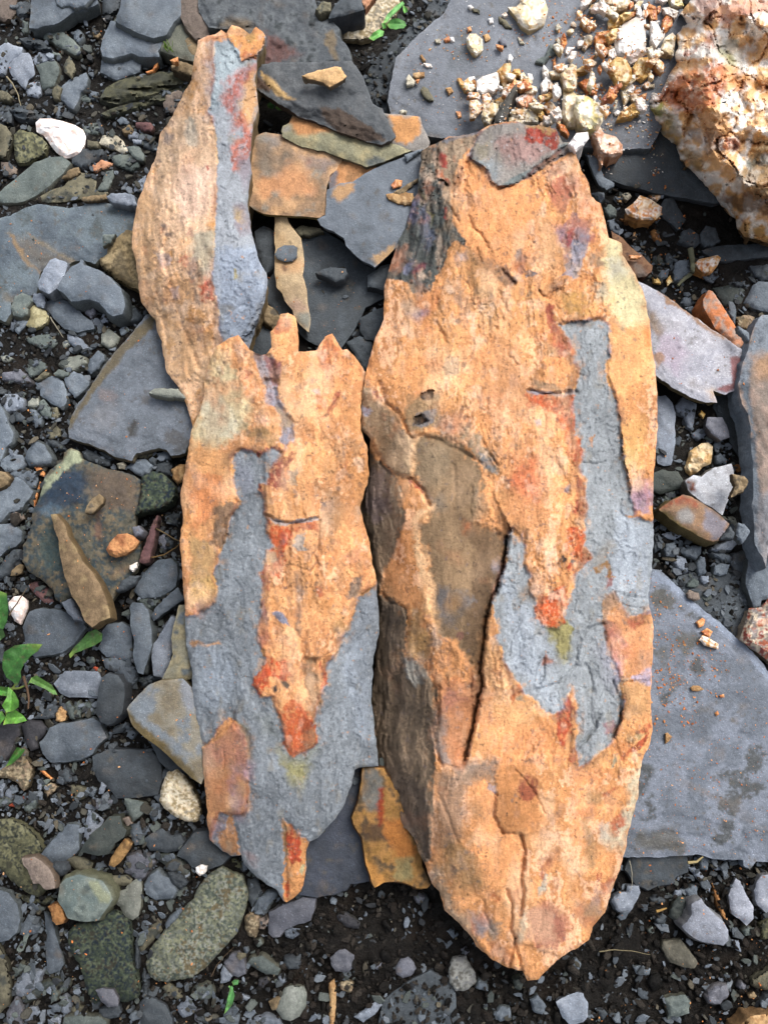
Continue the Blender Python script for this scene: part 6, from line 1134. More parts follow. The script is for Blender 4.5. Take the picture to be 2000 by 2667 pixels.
mid_patch = [
 (16, 8, .92, 'c0b488', 'n', '560,905 610,960 650,1040 650,1110 560,1170 500,1160 500,1100 540,1020 545,940'), (12, 9, .75, 'bab698', 'b2', '60,150 200,60 300,160 400,300 430,440 300,460 100,480'),
 (10, 8, .8, 'd29c62', 'b2', '0,640 150,560 320,640 330,900 360,1000 200,1060 120,1300 0,1400'), (8, 9, .7, 'd08450', 'b2', '0,720 120,760 260,800 340,940 240,1040 160,1180 40,1250 0,1150'),
 (9, 8, .6, '9c8c5c', 'b2', '0,1300 130,1380 230,1450 200,1600 150,1700 0,1750'), (10, 8, .7, 'c4a464', 'b3', '0,0 200,0 240,120 160,220 0,260'), (10, 8, .75, '8a6470', 'b3', '0,280 100,240 200,260 180,400 80,480 0,440'),
 (7, 8, .9, '6f5d48', 'b2', '180,1060 260,1010 390,1030 350,1160 300,1250 250,1400 180,1400 130,1370 200,1200'), (9, 7, .55, '6a6248', 'b2', '380,0 460,60 440,90 370,60'), (9, 8, .7, '6f6240', 'b2', '440,340 600,380 740,460 700,520 560,500 480,440'),
 (6, 6, .9, '989ea4', 'b2', '635,-40 720,-40 745,130 870,340 885,450 800,555 740,500 775,360 720,215 640,180'), (6, 6, .8, '8a7a58', 'b2', '720,190 800,240 870,330 790,400 750,330'),
 (5, 6, .9, '8a8e92', 'b1', '560,1400 690,1400 720,1500 740,1659 620,1659 540,1520'), (6, 6, .8, '6a5a5c', 'b1', '540,1400 600,1395 600,1500 540,1480'), (5, 7, .9, '7d484c', 'b1', '630,1390 780,1460 780,1600 720,1690 660,1540'), (5, 6, .8, '9c5c40', 'b1', '740,1120 830,1100 830,1200 760,1240 700,1230'),
 (14, 8, .7, 'e0b888', 'b2', '720,-80 860,-60 900,200 880,400 960,560 900,700 880,400 760,100'), (14, 9, .7, 'd4935c', 'b1', '960,1400 1200,1230 1320,1370 1430,1500 1480,1659 1000,1659'),
 (8, 8, .7, 'a0522e', 'b1', '1080,1400 1200,1260 1260,1360 1180,1560 1090,1500'), (5, 6, .85, '8c4438', 'b2', '1130,270 1250,60 1280,100 1200,230 1150,290'), (5, 5, .8, 'a46440', 'b2', '1060,80 1130,90 1130,190 1070,220'), (4, 4, .8, '8a919a', 'b2', '1040,40 1100,40 1110,90 1060,80'),
 (5, 5, .85, '9c4c38', 'b2', '560,290 650,250 650,320 610,360'), (5, 5, .7, '8c3c34', 'b1', '440,1540 530,1560 520,1610 470,1610'),
 (14, 9, .5, 'b07c48', 'b2', '1240,150 1480,200 1540,700 1480,1000 1300,1000 1280,500'), (12, 9, .6, '80684a', 'b2', '1100,880 1250,940 1260,1200 1180,1400 1100,1300 1120,1050'), (5, 5, .8, '6a625c', 'b2', '1110,1010 1160,1020 1165,1090 1115,1090'),
 # red rims of the crust
 (4, 7, .95, '7c4034', 'b2', '655,870 700,700 780,620 880,570 890,640 840,700 810,790 820,900 740,910'), (4, 6, .9, 'a0482c', 'b2', '790,800 860,740 880,800 830,840'), (3, 5, .95, '7c3a30', 'b2', '580,870 640,830 625,740 615,830 640,990 600,960'), (3, 5, .95, '7c3a30', 'b2', '560,600 640,550 700,520 780,570 700,600 620,610 590,640'), (4, 5, .8, '84806c', 'b2', '840,760 910,740 915,880 860,880 830,830'),
 (5, 8, .95, 'b84a22', 'b2', '640,1170 720,1230 840,1200 850,1300 830,1420 800,1500 770,1659 610,1659 640,1560 700,1500 650,1410 710,1390 650,1290'), (5, 7, .9, 'b4603a', 'b2', '850,1210 960,1190 1090,1210 1080,1290 950,1270 860,1290'),
 (5, 6, .7, '8f8a70', 'b2', '640,1440 720,1440 720,1520 650,1510'), (4, 5, .85, '8c8c80', 'b2', '920,1300 1000,1290 960,1380 990,1440 900,1430 860,1400'), (4, 4, .8, '9a9c98', 'b2', '640,1150 860,1190 1090,1150 1090,1190 860,1215 720,1210'),
 (4, 7, .9, '8c3c30', 'b3', '600,-20 650,-20 680,60 630,140 600,100'), (6, 7, .85, '6a4a48', 'b3', '580,300 650,170 665,420 640,600 600,670 555,560'), (5, 7, .95, 'b84c2a', 'b3', '600,800 650,700 840,750 850,850 780,900 680,900 640,1000 600,1050 540,980 520,890'), (5, 6, .8, '6b5a44', 'b3', '440,800 520,900 540,1000 480,930'), (4, 5, .95, '8a5c34', 'b3', '350,1040 400,970 550,1060 530,1100 420,1060 400,1150 360,1290 330,1280 340,1180'),
 (6, 9, .85, 'b8502a', 'b3', '760,1180 830,1060 950,1100 1030,1200 1085,1440 1000,1530 880,1560 800,1450 780,1290'), (6, 6, .7, '8c4428', 'b3', '950,1200 1060,1260 1085,1430 970,1550 880,1570 960,1400'),
 (5, 4, .95, '7a808a', 'b3', '700,305 780,310 845,440 760,390'), (5, 3, 1, '2c2a28', 'b3', '770,910 800,895 835,940 825,980 790,950'), (4, 3, 1, '2c2a28', 'b3', '700,965 730,945 745,975 710,1005'),
 (8, 6, .8, '77695a', 'b3', '885,-20 940,-20 945,200 920,400 930,520 870,470 900,280'), (8, 6, .85, '6f5c42', 'b3', '965,720 1110,710 1060,820 1110,1050 1080,1270 1030,1190 960,900'), (6, 5, .8, '5f6058', 'b3', '1330,150 1390,0 1500,0 1450,80 1420,200 1340,200'), (8, 6, .6, '9c8050', 'b3', '1210,420 1300,370 1340,470 1280,530 1220,500'),
 (5, 6, .8, 'a4583a', 'b3', '1060,110 1150,100 1170,170 1110,210'), (5, 5, .9, '8c6038', 'b3', '1130,720 1230,680 1240,770 1160,800'), (3, 4, .9, 'a0402c', 'b3', '1110,730 1150,800 1160,1000 1120,1000'),
 # grey body
 (6.5, 5, 1, '80868c', 'n', midgrey), (24, 9, .7, '7a7d88', 'b2', '340,640 480,700 560,900 420,1000 370,860'), (20, 9, .5, '8a94a0', 'b3', '40,620 300,640 400,900 300,1150 60,1200'), (20, 9, .5, '8b94a0', 'b3', '1450,200 1590,140 1600,1000 1500,1500 1350,1200 1300,700'),
 (8, 7, .8, '9a7c78', 'b3', '90,1500 190,1450 230,1500 250,1659 90,1659'), (9, 7, .9, 'a07258', 'b3', '200,1440 350,1270 400,1320 430,1659 100,1720 90,1500'), (10, 7, .8, '7c5654', 'b3', '380,1280 470,1330 500,1659 420,1700 400,1500'), (9, 6, .7, '75705c', 'b3', '370,1230 480,1300 500,1600 440,1400'),
 (9, 7, .95, 'b07e54', 'b4', '110,-20 330,-20 330,200 290,360 150,420 120,200'), (12, 7, .8, '84727c', 'b4', '330,-20 520,-20 530,90 400,100 460,300 430,480 350,380 320,150'), (6, 6, .9, 'b07c50', 'b4', '240,600 320,420 370,380 390,600 430,750 350,770 290,740'), (9, 7, .6, '8c7480', 'b4', '140,440 300,420 260,560 160,600'),
 (3, 5, 1, 'c48a58', 'b4', '790,430 870,480 920,590 970,600 1010,650 995,760 975,1000 900,1120 820,1190 800,1100 800,850 790,600'), (4, 6, .95, 'a8442c', 'b4', '830,520 870,480 900,570 930,650 925,800 870,860 830,740'), (3, 3, .9, 'a8a07c', 'b4', '930,840 975,830 960,930 930,900'), (3, 4, .8, 'a8442c', 'b4', '810,1020 850,960 860,1060 830,1130'), (4, 4, .7, '5c5440', 'b4', '790,430 830,500 820,760 800,800'),
 (14, 7, .85, '98905a', 'b4', '790,-50 1000,-40 990,60 950,150 880,140 820,60'), (12, 7, .6, '8a8868', 'b3', '740,1430 880,1560 960,1560 1060,1480 1090,1460 1000,1600 900,1700 780,1659'), (10, 8, .5, '90706c', 'b4', '450,700 560,740 560,840 480,820'),
 (4, 5, .8, 'c08a54', 'b3', '0,560 120,590 240,550 260,570 160,600 0,620'), (16, 8, .4, '787c74', 'b3', '520,1200 700,1180 740,1400 620,1350')]
mid_groove = [('b2', '385,1010 410,1040 360,1130 290,1180 240,1400', 5, 1.6), ('b2', '640,1130 730,1190 860,1200 960,1190 1080,1150', 3.5, 2.2), ('b2', '855,1210 850,1320 830,1400 850,1500', 3.5, 1.6), ('b2', '1095,1180 1100,1400 1060,1480 1090,1540 1030,1620', 4, 1.6), ('b2', '930,900 960,1150', 3.5, .8), ('b2', '1270,130 1180,260 1120,300', 4, 1.2), ('b2', '860,1570 960,1600 1020,1620', 3.5, 1), ('b3', '900,100 910,300 880,450 930,540 970,700 960,900 1030,1150', 6, 1.2), ('b3', '1240,480 1240,640 1140,700 1110,790', 4, 1.4), ('b3', '30,590 200,580 260,550', 3.5, .7), ('b3', '80,1480 200,1420 340,1290 400,1060 440,1000', 3.5, 1.4), ('b3', '1280,700 1360,660 1420,560 1540,470', 4, .8), ('b3', '270,1500 280,1659', 3, .7), ('b3', '350,1180 380,1300', 3.5, 1), ('b4', '800,480 810,800 820,1100', 4, 1.2), ('b4', '380,500 420,740', 4, 1.2), ('b4', '930,550 1040,580', 3.5, .7), ('b2', '10,630 60,700 170,720', 2.5, .5), ('b1', '150,1480 110,1600 130,1659', 4, 1), ('b3', '290,400 300,440 370,420 380,370', 3, .6)]
hero('iron_stained_slab', 'ragged-topped orange and grey slab lying in the middle of the three', midp, mid_ctrl, 'b8844e c89058 d6a068 c08a58 e0b080', mid_patch,
     [('n', midgrey, -2.6, 4), ('b1', '540,1400 690,1400 720,1500 740,1659 620,1659 540,1520', -4, 6), ('b2', '635,-40 720,-40 745,130 870,340 885,450 800,555 740,500 775,360 720,215 640,180', -3, 5),
      ('b2', '620,560 800,600 920,500 1100,800 1100,1150 960,1190 860,1200 640,1130', 1.6, 5), ('b3', '1100,700 1240,480 1400,200 1500,0 1300,-200 1100,-100 960,700', 1.4, 6), ('b3', '965,720 1110,710 1060,820 1110,1050 1080,1270 1030,1190 960,900', -2.4, 6), ('b4', '790,430 870,480 920,590 970,600 1010,650 995,760 975,1000 900,1120 820,1190 800,1100', -1.6, 3), ('b3', '90,1490 200,1440 350,1280 430,1370 500,1659 460,1800 520,2200 300,2450 90,2400', 1.2, 3)],
     mid_groove, [('n', midgrey)], 340, side='54503f', smooth=[('b2', '0,0 380,100 400,560 330,900 380,1050 200,1400 260,1659 0,1659'), ('b3', '90,1490 200,1440 350,1280 500,1659 520,2300 100,2300'), ('b2', '700,-60 880,-60 900,300 820,300')])

# --- the largest slab (right)
bigp = '1265,328 1301,319 1347,316 1362,322 1401,328 1446,335 1464,372 1482,371 1497,392 1500,407 1515,446 1533,476 1539,512 1563,530 1575,575 1584,620 1620,633 1620,663 1651,711 1666,741 1681,786 1693,847 1699,922 1706,952 1708,1000 1711,1045 1712,1105 1705,1196 1699,1256 1700,1331 1702,1392 1697,1482 1687,1545 1688,1581 1700,1611 1699,1711 1693,1801 1699,1901 1690,1937 1672,1979 1666,2015 1660,2075 1636,2166 1627,2217 1611,2271 1590,2325 1575,2377 1542,2416 1533,2449 1506,2467 1482,2479 1452,2500 1422,2530 1401,2551 1374,2554 1362,2527 1325,2521 1283,2500 1241,2464 1217,2428 1187,2398 1157,2371 1145,2325 1124,2301 1111,2265 1090,2217 1078,2181 1036,2139 1006,2118 1000,2084 988,2030 982,2000 970,1861 970,1801 982,1669 984,1560 970,1482 961,1398 937,1331 961,1241 964,1142 940,1117 940,1084 943,1030 949,1000 952,970 964,922 979,877 1000,831 1000,786 1000,747 1009,717 1024,669 1039,620 1054,596 1060,575 1075,524 1087,500 1096,422 1099,395 1117,380 1145,368 1169,356 1223,350 1247,343'
big_ctrl = [(1350,330,46),(1265,335,42),(1480,385,44),(1350,420,50),(1105,400,40),(1060,600,32),(1180,600,48),(1300,600,54),(1500,600,52),(1600,680,42),(1010,750,34),(1100,800,48),(1300,850,57),(1500,900,54),(1690,900,42),(950,1050,42),(1060,1080,58),(1250,1100,60),(1500,1150,56),(1700,1150,42),(945,1330,14),(1040,1300,46),(1095,1350,63),(1250,1400,57),(1500,1450,58),(1690,1450,44),(975,1600,10),(1060,1600,42),(1120,1620,61),(1400,1650,60),(1690,1700,44),(975,1850,8),(1060,1850,30),(1145,1850,57),(1210,1850,52),(1400,1900,57),(1690,1900,42),(1000,2080,8),(1128,2100,52),(1300,2150,52),(1500,2150,49),(1650,2080,38),(1100,2240,30),(1230,2400,36),(1370,2530,32),(1400,2350,45),(1560,2380,34)]
biggrey = '1455,841 1476,877 1494,916 1490,935 1512,960 1497,1010 1490,1060 1500,1145 1518,1169 1509,1217 1524,1259 1530,1316 1518,1362 1521,1413 1545,1450 1500,1490 1482,1560 1470,1615 1452,1636 1413,1630 1389,1599 1395,1563 1377,1545 1380,1494 1365,1470 1362,1389 1356,1410 1335,1377 1316,1407 1316,1467 1304,1500 1280,1569 1289,1620 1295,1666 1319,1735 1340,1771 1365,1804 1413,1847 1446,1866 1461,1850 1476,1810 1494,1795 1500,1850 1500,1950 1507,2000 1545,1976 1590,1937 1614,1877 1622,1831 1615,1771 1585,1690 1569,1620 1575,1554 1602,1539 1611,1566 1640,1604 1730,1585 1730,1355 1699,1362 1651,1347 1630,1229 1620,1181 1614,1090 1600,1030 1578,970 1590,892 1584,850 1560,831 1518,837'
topplate = 'c0', '760,1280 830,1150 900,1090 1150,1050 1530,1100 1600,1240 1460,1340 1300,1450 1140,1590 990,1620 930,1560 900,1480 830,1420 740,1370'
flank = 'n', '930,1140 1000,1215 1036,1250 1045,1300 1052,1350 1035,1420 1000,1490 990,1545 1054,1584 1064,1620 1055,1711 1111,1759 1139,1789 1141,1846 1130,1937 1128,2000 1126,2120 1120,2235 1100,2256 1036,2160 960,2140 920,1900 930,1600 920,1400'
hollow = 'n', '1075,1140 1136,1130 1200,1150 1250,1211 1265,1270 1240,1330 1235,1360 1320,1400 1314,1470 1301,1500 1280,1560 1268,1620 1264,1680 1250,1745 1237,1742 1225,1730 1190,1690 1140,1655 1120,1600 1118,1500 1105,1450 1090,1380 1125,1330 1110,1290 1080,1230 1075,1180'
crack = P('n', '1322,1400 1312,1470 1301,1510 1277,1570 1267,1620 1260,1690 1250,1740 1256,1785 1245,1840 1230,1900 1215,1960 1204,2000')
big_patch = [
 (16, 9, .8, 'dc9c62', 'n', '1180,480 1260,420 1400,480 1420,620 1300,760 1180,620'), (30, 10, .6, 'dca468', 'n', '1120,820 1200,700 1400,760 1380,1000 1200,1080 1060,1000'),
 (24, 10, .7, 'e2b480', 'n', '1400,560 1460,600 1440,720 1400,700 1400,620'), (20, 10, .5, 'c08a5c', 'n', '1200,800 1330,900 1450,1150 1420,1380 1330,1370 1300,1150 1200,1000'), (22, 10, .6, 'e0a468', 'n', '1380,1080 1490,1060 1510,1300 1470,1380 1420,1250'),
 (14, 8, .8, '6f5e4a', 'c1', '700,480 820,560 1000,640 1130,800 1100,830 950,720 780,620'), (14, 9, .6, '8c7048', 'c1', '600,430 760,500 900,800 1000,1100 900,1200 750,800'),
 (4, 5, .95, '585c60', 'c1', '1130,520 1180,505 1245,560 1220,610 1130,600'), (7, 6, .8, '8c5440', 'c1', '1130,600 1215,600 1200,720 1140,700'), (4, 5, .9, '5c5c5c', 'c1', '1210,690 1260,660 1330,700 1240,740'), (6, 6, .85, '5c4438', 'c1', '1000,650 1060,660 1150,780 1120,810 1040,720'), (6, 5, .8, '80745c', 'c1', '500,1500 560,1400 650,1440 650,1580 520,1590'), (6, 5, .7, '84745a', 'c1', '1215,900 1260,850 1300,880 1240,920'),
 (8, 6, .8, '76787c', 'c1', '640,540 700,520 700,600 640,620'), (8, 6, .8, '7a7688', 'c1', '180,1070 350,1010 370,1050 290,1130 250,1110'), (10, 7, .6, '8a8474', 'c1', '150,950 260,980 250,1060 150,1040'),
 (7, 7, .9, '7c6870', 'c1', '1480,300 1620,200 1720,220 1760,420 1659,560 1580,610 1550,520 1500,420'), (5, 6, .85, '85898e', 'c1', '1590,400 1680,260 1780,330 1720,620 1659,740 1530,720 1580,600'), (9, 7, .8, '946048', 'c1', '1420,-20 1600,-30 1590,130 1530,180 1450,80'), (4, 5, .85, '8a3c38', 'c1', '1540,400 1600,330 1659,240 1650,330 1570,560'),
 (9, 7, .8, '74685c', 'c1', '1500,740 1540,760 1500,840 1430,850 1440,800'), (6, 6, .9, '9c5040', 'c1', '1380,960 1460,980 1450,1080 1520,1180 1600,1280 1640,1420 1500,1420 1450,1240 1370,1040'), (6, 6, .8, 'a44c2c', 'c1', '1440,1290 1520,1280 1510,1340 1450,1340'), (9, 7, .8, '8a8064', 'c1', '1400,1290 1460,1330 1500,1420 1430,1400'),
 (12, 8, .85, 'a07d44', 'c1', '1500,880 1659,850 1780,900 1780,1080 1620,1100 1540,1000'), (7, 6, .9, '84464a', 'd1', '70,440 150,370 170,400 120,460'), (10, 7, .8, '6f6c70', 'd1', '-20,220 120,210 130,290 60,380 -20,460'), (8, 7, .6, '8a5c58', 'd1', '0,230 80,230 60,300 0,300'), (9, 8, .7, '6a6858', 'd1', '120,540 220,520 210,640 140,640'),
 (14, 8, .95, 'c6be8e', 'd1', '270,430 400,430 430,580 540,760 600,960 640,1160 560,1160 420,1180 300,1020 230,900 230,680 200,600'), (9, 7, .9, '9c9c84', 'd1', '165,790 230,780 250,900 190,950 165,860'), (12, 8, .85, 'bab89c', 'd1', '260,560 420,560 440,700 300,760'), (10, 8, .85, 'dca468', 'd1', '280,1200 600,1150 680,1400 690,1659 300,1659 260,1500 310,1300'),
 (8, 7, .8, 'cc8248', 'd1', '570,1150 650,1190 640,1330 590,1340'), (12, 8, .7, 'c89c5c', 'd2', '380,350 600,300 640,700 500,780 400,650'), (10, 8, .8, 'b4985c', 'd2', '380,560 520,560 470,760 400,720'), (10, 8, .8, 'a4909a', 'd2', '480,880 660,840 670,1120 500,1120 420,1020'), (10, 8, .75, 'a87474', 'd2', '520,870 620,890 620,1000 540,1000'), (12, 8, .7, '9a8c6c', 'd1', '300,1110 440,1130 430,1220 350,1200'),
 # red band beside the channel
 (6, 8, .9, 'b44e28', 'c2', '1230,90 1450,120 1659,100 1659,420 1530,420 1480,280 1380,200 1240,190'), (8, 8, .8, 'c07048', 'c2', '1540,430 1659,430 1659,650 1560,560'), (6, 8, .95, 'a84424', 'd2', '-20,480 60,560 40,700 -20,690'), (6, 8, .9, '8a4430', 'd2', '-20,740 60,860 100,1050 40,1160 -20,1100'), (7, 9, .9, 'b8542c', 'd2', '-40,1200 60,1260 80,1390 150,1440 120,1620 40,1580 -60,1560'), (4, 5, .9, '7d8288', 'c2', '1240,50 1380,80 1660,60 1660,100 1450,110 1250,90'), (6, 6, .8, '8a765a', 'c2', '1300,-20 1480,-20 1540,50 1400,70 1300,40'),
 (6, 6, .85, '85898c', 'c2', '1540,880 1610,870 1600,930 1545,930'), (5, 5, .8, '8a919a', 'c2', '1320,320 1355,320 1350,360 1315,360'), (6, 5, .95, '35312e', 'c2', '1520,1470 1560,1460 1570,1490 1545,1530 1520,1520'), (5, 4, .95, '3a3632', 'c2', '1600,1510 1640,1520 1630,1560 1600,1545'), (5, 6, .9, 'a8442c', 'c2', '1580,1540 1620,1550 1610,1600 1580,1590'), (14, 8, .75, 'c87048', 'c2', '1120,700 1300,640 1360,860 1330,1050 1180,960 1080,930 1050,860'), (4, 4, .9, '4a3a38', 'c2', '1045,840 1075,830 1075,865 1050,870'),
 (9, 7, .8, '7a7660', 'c2', '730,430 830,440 900,560 980,720 960,780 890,760 800,620 740,560'), (9, 7, .8, '6c7474', 'c2', '830,560 900,640 970,760 920,760 850,680'), (10, 7, .8, '8a8468', 'c2', '640,340 720,360 720,460 640,480'), (12, 8, .7, '6e6f64', 'c2', '440,280 620,260 640,420 520,430 440,400'), (5, 4, .95, '2e3c44', 'c2', '535,350 570,340 575,380 545,385'),
 (10, 6, .85, '8c7a58', 'c2', '180,330 200,180 300,80 460,60 480,300 440,380 300,400 220,400'), (6, 5, .8, '6c7070', 'c2', '290,250 440,200 440,330 360,380 250,350'), (2.5, 2, 1, '17181a', 'c2', '310,100 360,75 410,50 422,110 385,138 322,132'), (2.5, 2, 1, '14161c', 'c2', '252,290 300,278 318,245 340,285 382,318 325,350 262,352'),
 # brown hollow
 (9, 8, 1, '7f6a4c', *hollow), (14, 8, .9, '5c4a34', 'n', '1180,1330 1320,1400 1300,1510 1268,1620 1250,1740 1200,1680 1230,1560 1240,1450'), (12, 8, .7, '5a5c54', 'c2', '410,950 500,960 520,1080 440,1090'), (14, 9, .5, '8a7c60', 'c2', '280,500 560,540 560,800 400,900 300,800'), (12, 8, .8, '585a58', 'c3', '430,100 600,120 560,330 680,330 780,200 760,140 640,120 660,300 560,440 450,380'), (10, 8, .5, '94866c', 'c2', '780,900 900,950 840,1150 770,1130'), (8, 7, .8, 'a05c34', 'c2', '680,1200 740,1190 720,1270 680,1260'), (9, 7, .6, '8c6a40', 'c3', '560,180 680,180 660,260 520,300'), (6, 5, .8, '6f4c40', 'c3', '620,470 690,480 680,570 630,580'),
 # cream ridge, flank and its flakes
 (12, 7, .95, 'e2bc88', 'c2', '220,450 310,460 250,560 255,820 150,800 120,620 200,600'), (10, 7, .95, 'e2bc88', 'c2', '300,1080 420,1080 300,1180 310,1400 350,1500 370,1659 300,1659 270,1300 250,1180'), (12, 7, .9, 'd4ac7a', 'c3', '300,-20 420,-20 430,120 440,300 340,340 330,180'), (12, 8, .8, 'b8945c', 'c3', '220,280 430,330 450,520 400,700 200,700 220,400'),
 (5, 6, 1, '6e604b', *flank), (14, 8, .6, '7c6c54', 'c2', '0,860 160,1000 120,1300 100,1500 0,1540'), (10, 8, .6, '554c40', 'c3', '-60,200 90,260 160,480 120,640 0,500'), (12, 8, .6, '5a5044', 'c4', '0,-20 200,0 380,300 400,760 330,800 260,560 120,350'), (10, 6, .6, '75685a', 'c4', '40,150 100,350 200,420 280,640 180,520 40,380'), (10, 8, .4, '665a60', 'b2', '1520,700 1659,760 1720,1100 1560,1200 1480,1100'),
 (7, 6, .95, '948060', 'n', '945,1000 1000,1055 1035,1100 1075,1140 1075,1240 1036,1245 1000,1205 965,1142 935,1118 938,1040'), (6, 6, .7, '72624a', 'c2', '0,130 110,260 200,440 200,640 120,560 0,600'), (5, 5, .8, '7c4448', 'b2', '1530,60 1620,70 1650,120 1600,110'), (7, 6, .8, '9aa0a8', 'b2', '1470,200 1560,200 1540,260 1480,260'), (5, 5, .9, '8c3428', 'c2', '205,820 260,830 350,920 340,940 240,850 230,900'),
 (8, 6, .9, '7c7c70', 'c3', '180,700 280,720 380,840 350,930 250,950 190,880'), (6, 5, .8, '74747c', 'c3', '410,480 440,480 445,600 415,600'),
 (8, 7, .85, 'ac7850', 'n', '1120,1650 1200,1690 1240,1760 1245,1830 1215,1960 1200,2000 1155,2000 1136,1940 1132,1900 1141,1850 1139,1800 1115,1740'), (10, 7, .8, '8a8478', 'c3', '450,1200 540,1230 520,1400 580,1640 500,1640 435,1480'), (12, 8, .6, '8a5c50', 'c3', '560,960 740,1050 640,1120 480,1200 500,1080'), (9, 7, .8, 'd89c60', 'c3', '420,620 560,540 740,720 740,900 560,920 440,820'),
 # lower orange body
 (20, 9, .6, 'e0ae74', 'n', '1260,1660 1300,1700 1330,1770 1420,1860 1380,1900 1240,1960 1250,1800'), (16, 9, .7, 'd8965e', 'c3', '860,1300 1400,1300 1480,1500 1350,1659 1000,1659 880,1500'), (12, 8, .8, '80786a', 'c3', '700,1600 1000,1600 960,1659 960,1780 860,1700 740,1760 640,1740 600,1659'), (14, 8, .7, '7a6e5c', 'c4', '430,60 900,20 950,140 860,110 740,240 700,500 600,700 440,700'),
 (10, 8, .85, 'dc9c62', 'c4', '740,200 860,110 960,250 950,400 1010,560 1180,590 1200,900 980,960 800,900 770,560'), (8, 5, .9, 'b8804c', 'c4', '970,-20 1200,-20 1300,200 1380,400 1350,540 1180,560 1010,540 960,400 960,250'), (6, 6, .9, '8a4c34', 'c4', '1160,200 1190,90 1250,65 1320,120 1320,240 1220,300 1165,260'), (5, 5, .8, '8c8c90', 'c4', '880,130 950,150 960,220 930,220'), (12, 8, .8, '987a50', 'c4', '560,640 760,680 860,1000 700,1100 560,920 440,900'), (6, 5, .8, '5e5446', 'c4', '560,820 640,850 640,960 590,900'),
 (10, 8, .9, '8c7a60', 'c4', '440,820 540,900 600,1200 720,1280 760,1420 860,1580 700,1450 520,1230 470,1080 370,900'), (8, 7, .9, '8c8884', 'c4', '740,1260 880,1280 960,1420 880,1400 860,1500 780,1400'), (8, 7, .8, '8c5448', 'c4', '700,1300 760,1320 800,1440 740,1400'), (7, 7, .8, '7c7464', 'c4', '900,1300 1010,1350 960,1500 900,1500'), (8, 7, .8, 'a85c34', 'c4', '880,1080 980,1080 1010,1150 960,1160'), (9, 7, .7, 'a06844', 'c4', '900,1500 1080,1540 1080,1700 920,1620'),
 (8, 7, .8, 'b86c3c', 'c4', '1060,1050 1180,1020 1180,1180 1100,1150'), (8, 6, .85, '94927c', 'c4', '1180,1250 1240,1250 1230,1480 1160,1500 1160,1400'), (9, 9, .85, 'a06450', 'c4', '1240,1260 1400,1160 1600,1300 1560,1500 1440,1560 1350,1560 1250,1450'), (6, 6, .8, '9ca08c', 'c4', '1400,920 1430,940 1400,1080 1330,1130 1370,1020'), (7, 7, .7, '8c5044', 'c4', '1350,780 1480,720 1480,780 1400,960 1340,960'),
 (12, 8, .95, 'c2ba96', 'd4', '300,560 440,300 520,-20 560,-20 540,240 440,560 420,720 380,700 300,700 210,600'), (10, 8, .7, '9c8058', 'd4', '60,200 260,160 200,330 120,500 160,700 150,900 60,840'), (10, 9, .8, 'd8965e', 'd4', '-40,-40 340,-40 200,160 80,160 40,700 -40,640'), (7, 7, .9, 'a85c3c', 'd4', '320,430 400,390 400,490 340,580 310,540'), (6, 6, .85, 'a85c3c', 'd4', '240,220 350,150 340,190 260,250'), (6, 6, .85, '9c4c34', 'd4', '180,900 220,900 200,970 175,960'), (7, 7, .8, 'a46040', 'd4', '220,1000 330,900 300,1060 230,1120'), (7, 7, .8, 'a8a690', 'd4', '200,480 300,480 290,600 210,640'), (9, 8, .8, '8c745c', 'd4', '0,1150 220,1150 180,1300 60,1400 0,1300'), (10, 8, .7, '9a8070', 'd4', '160,1000 240,1100 220,1280 140,1200'),
 # right side below the grey
 (5, 6, .95, 'cc9260', 'd3', '340,330 380,220 440,250 460,340 590,340 660,370 665,700 650,780 440,850 440,560 380,500 300,480 290,340'), (9, 7, .8, '9c5c50', 'd3', '270,360 320,420 380,500 440,560 420,600 300,560 250,640 240,540'), (8, 6, .85, '6a5c4c', 'd3', '230,160 350,130 290,330 260,560 230,600'), (5, 6, .9, 'a85c40', 'd3', '470,360 580,350 590,400 500,460 450,400'), (5, 6, .9, 'a8a0aa', 'd3', '460,860 650,770 640,930 600,970'), (8, 7, .8, '94866c', 'd3', '370,860 440,850 460,870 400,960'), (9, 7, .9, 'b08858', 'd3', '400,960 540,880 620,980 640,1200 560,1240 420,1250 400,1100'), (5, 6, .9, 'a04c34', 'd3', '520,1350 600,1280 650,1300 655,1340 560,1340 500,1380'), (6, 6, .85, '8c8058', 'd3', '390,1370 480,1370 600,1350 500,1440 420,1420'), (8, 8, .9, 'dfa566', 'd3', '50,1659 280,1470 400,1200 480,1360 420,1450 560,1400 620,1440 540,1600 440,1659'), (5, 5, .9, 'a4442c', 'd3', '560,1400 640,1350 620,1440 400,1600 380,1590'), (4, 5, .9, '8c8c70', 'd3', '310,1540 350,1540 330,1640 290,1650'), (4, 5, .95, 'b04c30', 'c3', '1580,1040 1620,1140 1620,1280 1550,1500 1510,1400 1500,1180'), (5, 5, .9, 'a04430', 'c3', '1610,1480 1659,1480 1659,1640 1600,1600'), (5, 5, .8, '8e8c70', 'c3', '1150,1060 1220,1030 1210,1100 1160,1090'), (6, 7, .8, 'b8683c', 'c3', '1110,960 1160,960 1210,1020 1100,1090'),
 # grey body and the orange crust between its lobes
 (6.5, 5, 1, '8e9397', 'n', biggrey), (24, 8, .8, 'a3abb5', 'n', '1300,1480 1400,1620 1450,1850 1330,1740'), (24, 8, .8, 'a0a8b2', 'n', '1600,1320 1700,1380 1690,1560 1600,1540'), (20, 8, .55, '9a90a4', 'd3', '250,600 400,600 400,850 330,1000 280,760'), (14, 8, .6, '94808c', 'd2', '560,860 660,860 660,1120 500,1100'), (16, 8, .6, '8c8070', 'd2', '220,1420 330,1340 240,1540 150,1560'), (10, 8, .8, '8c8278', 'c3', '1180,100 1260,60 1280,180 1200,200'),
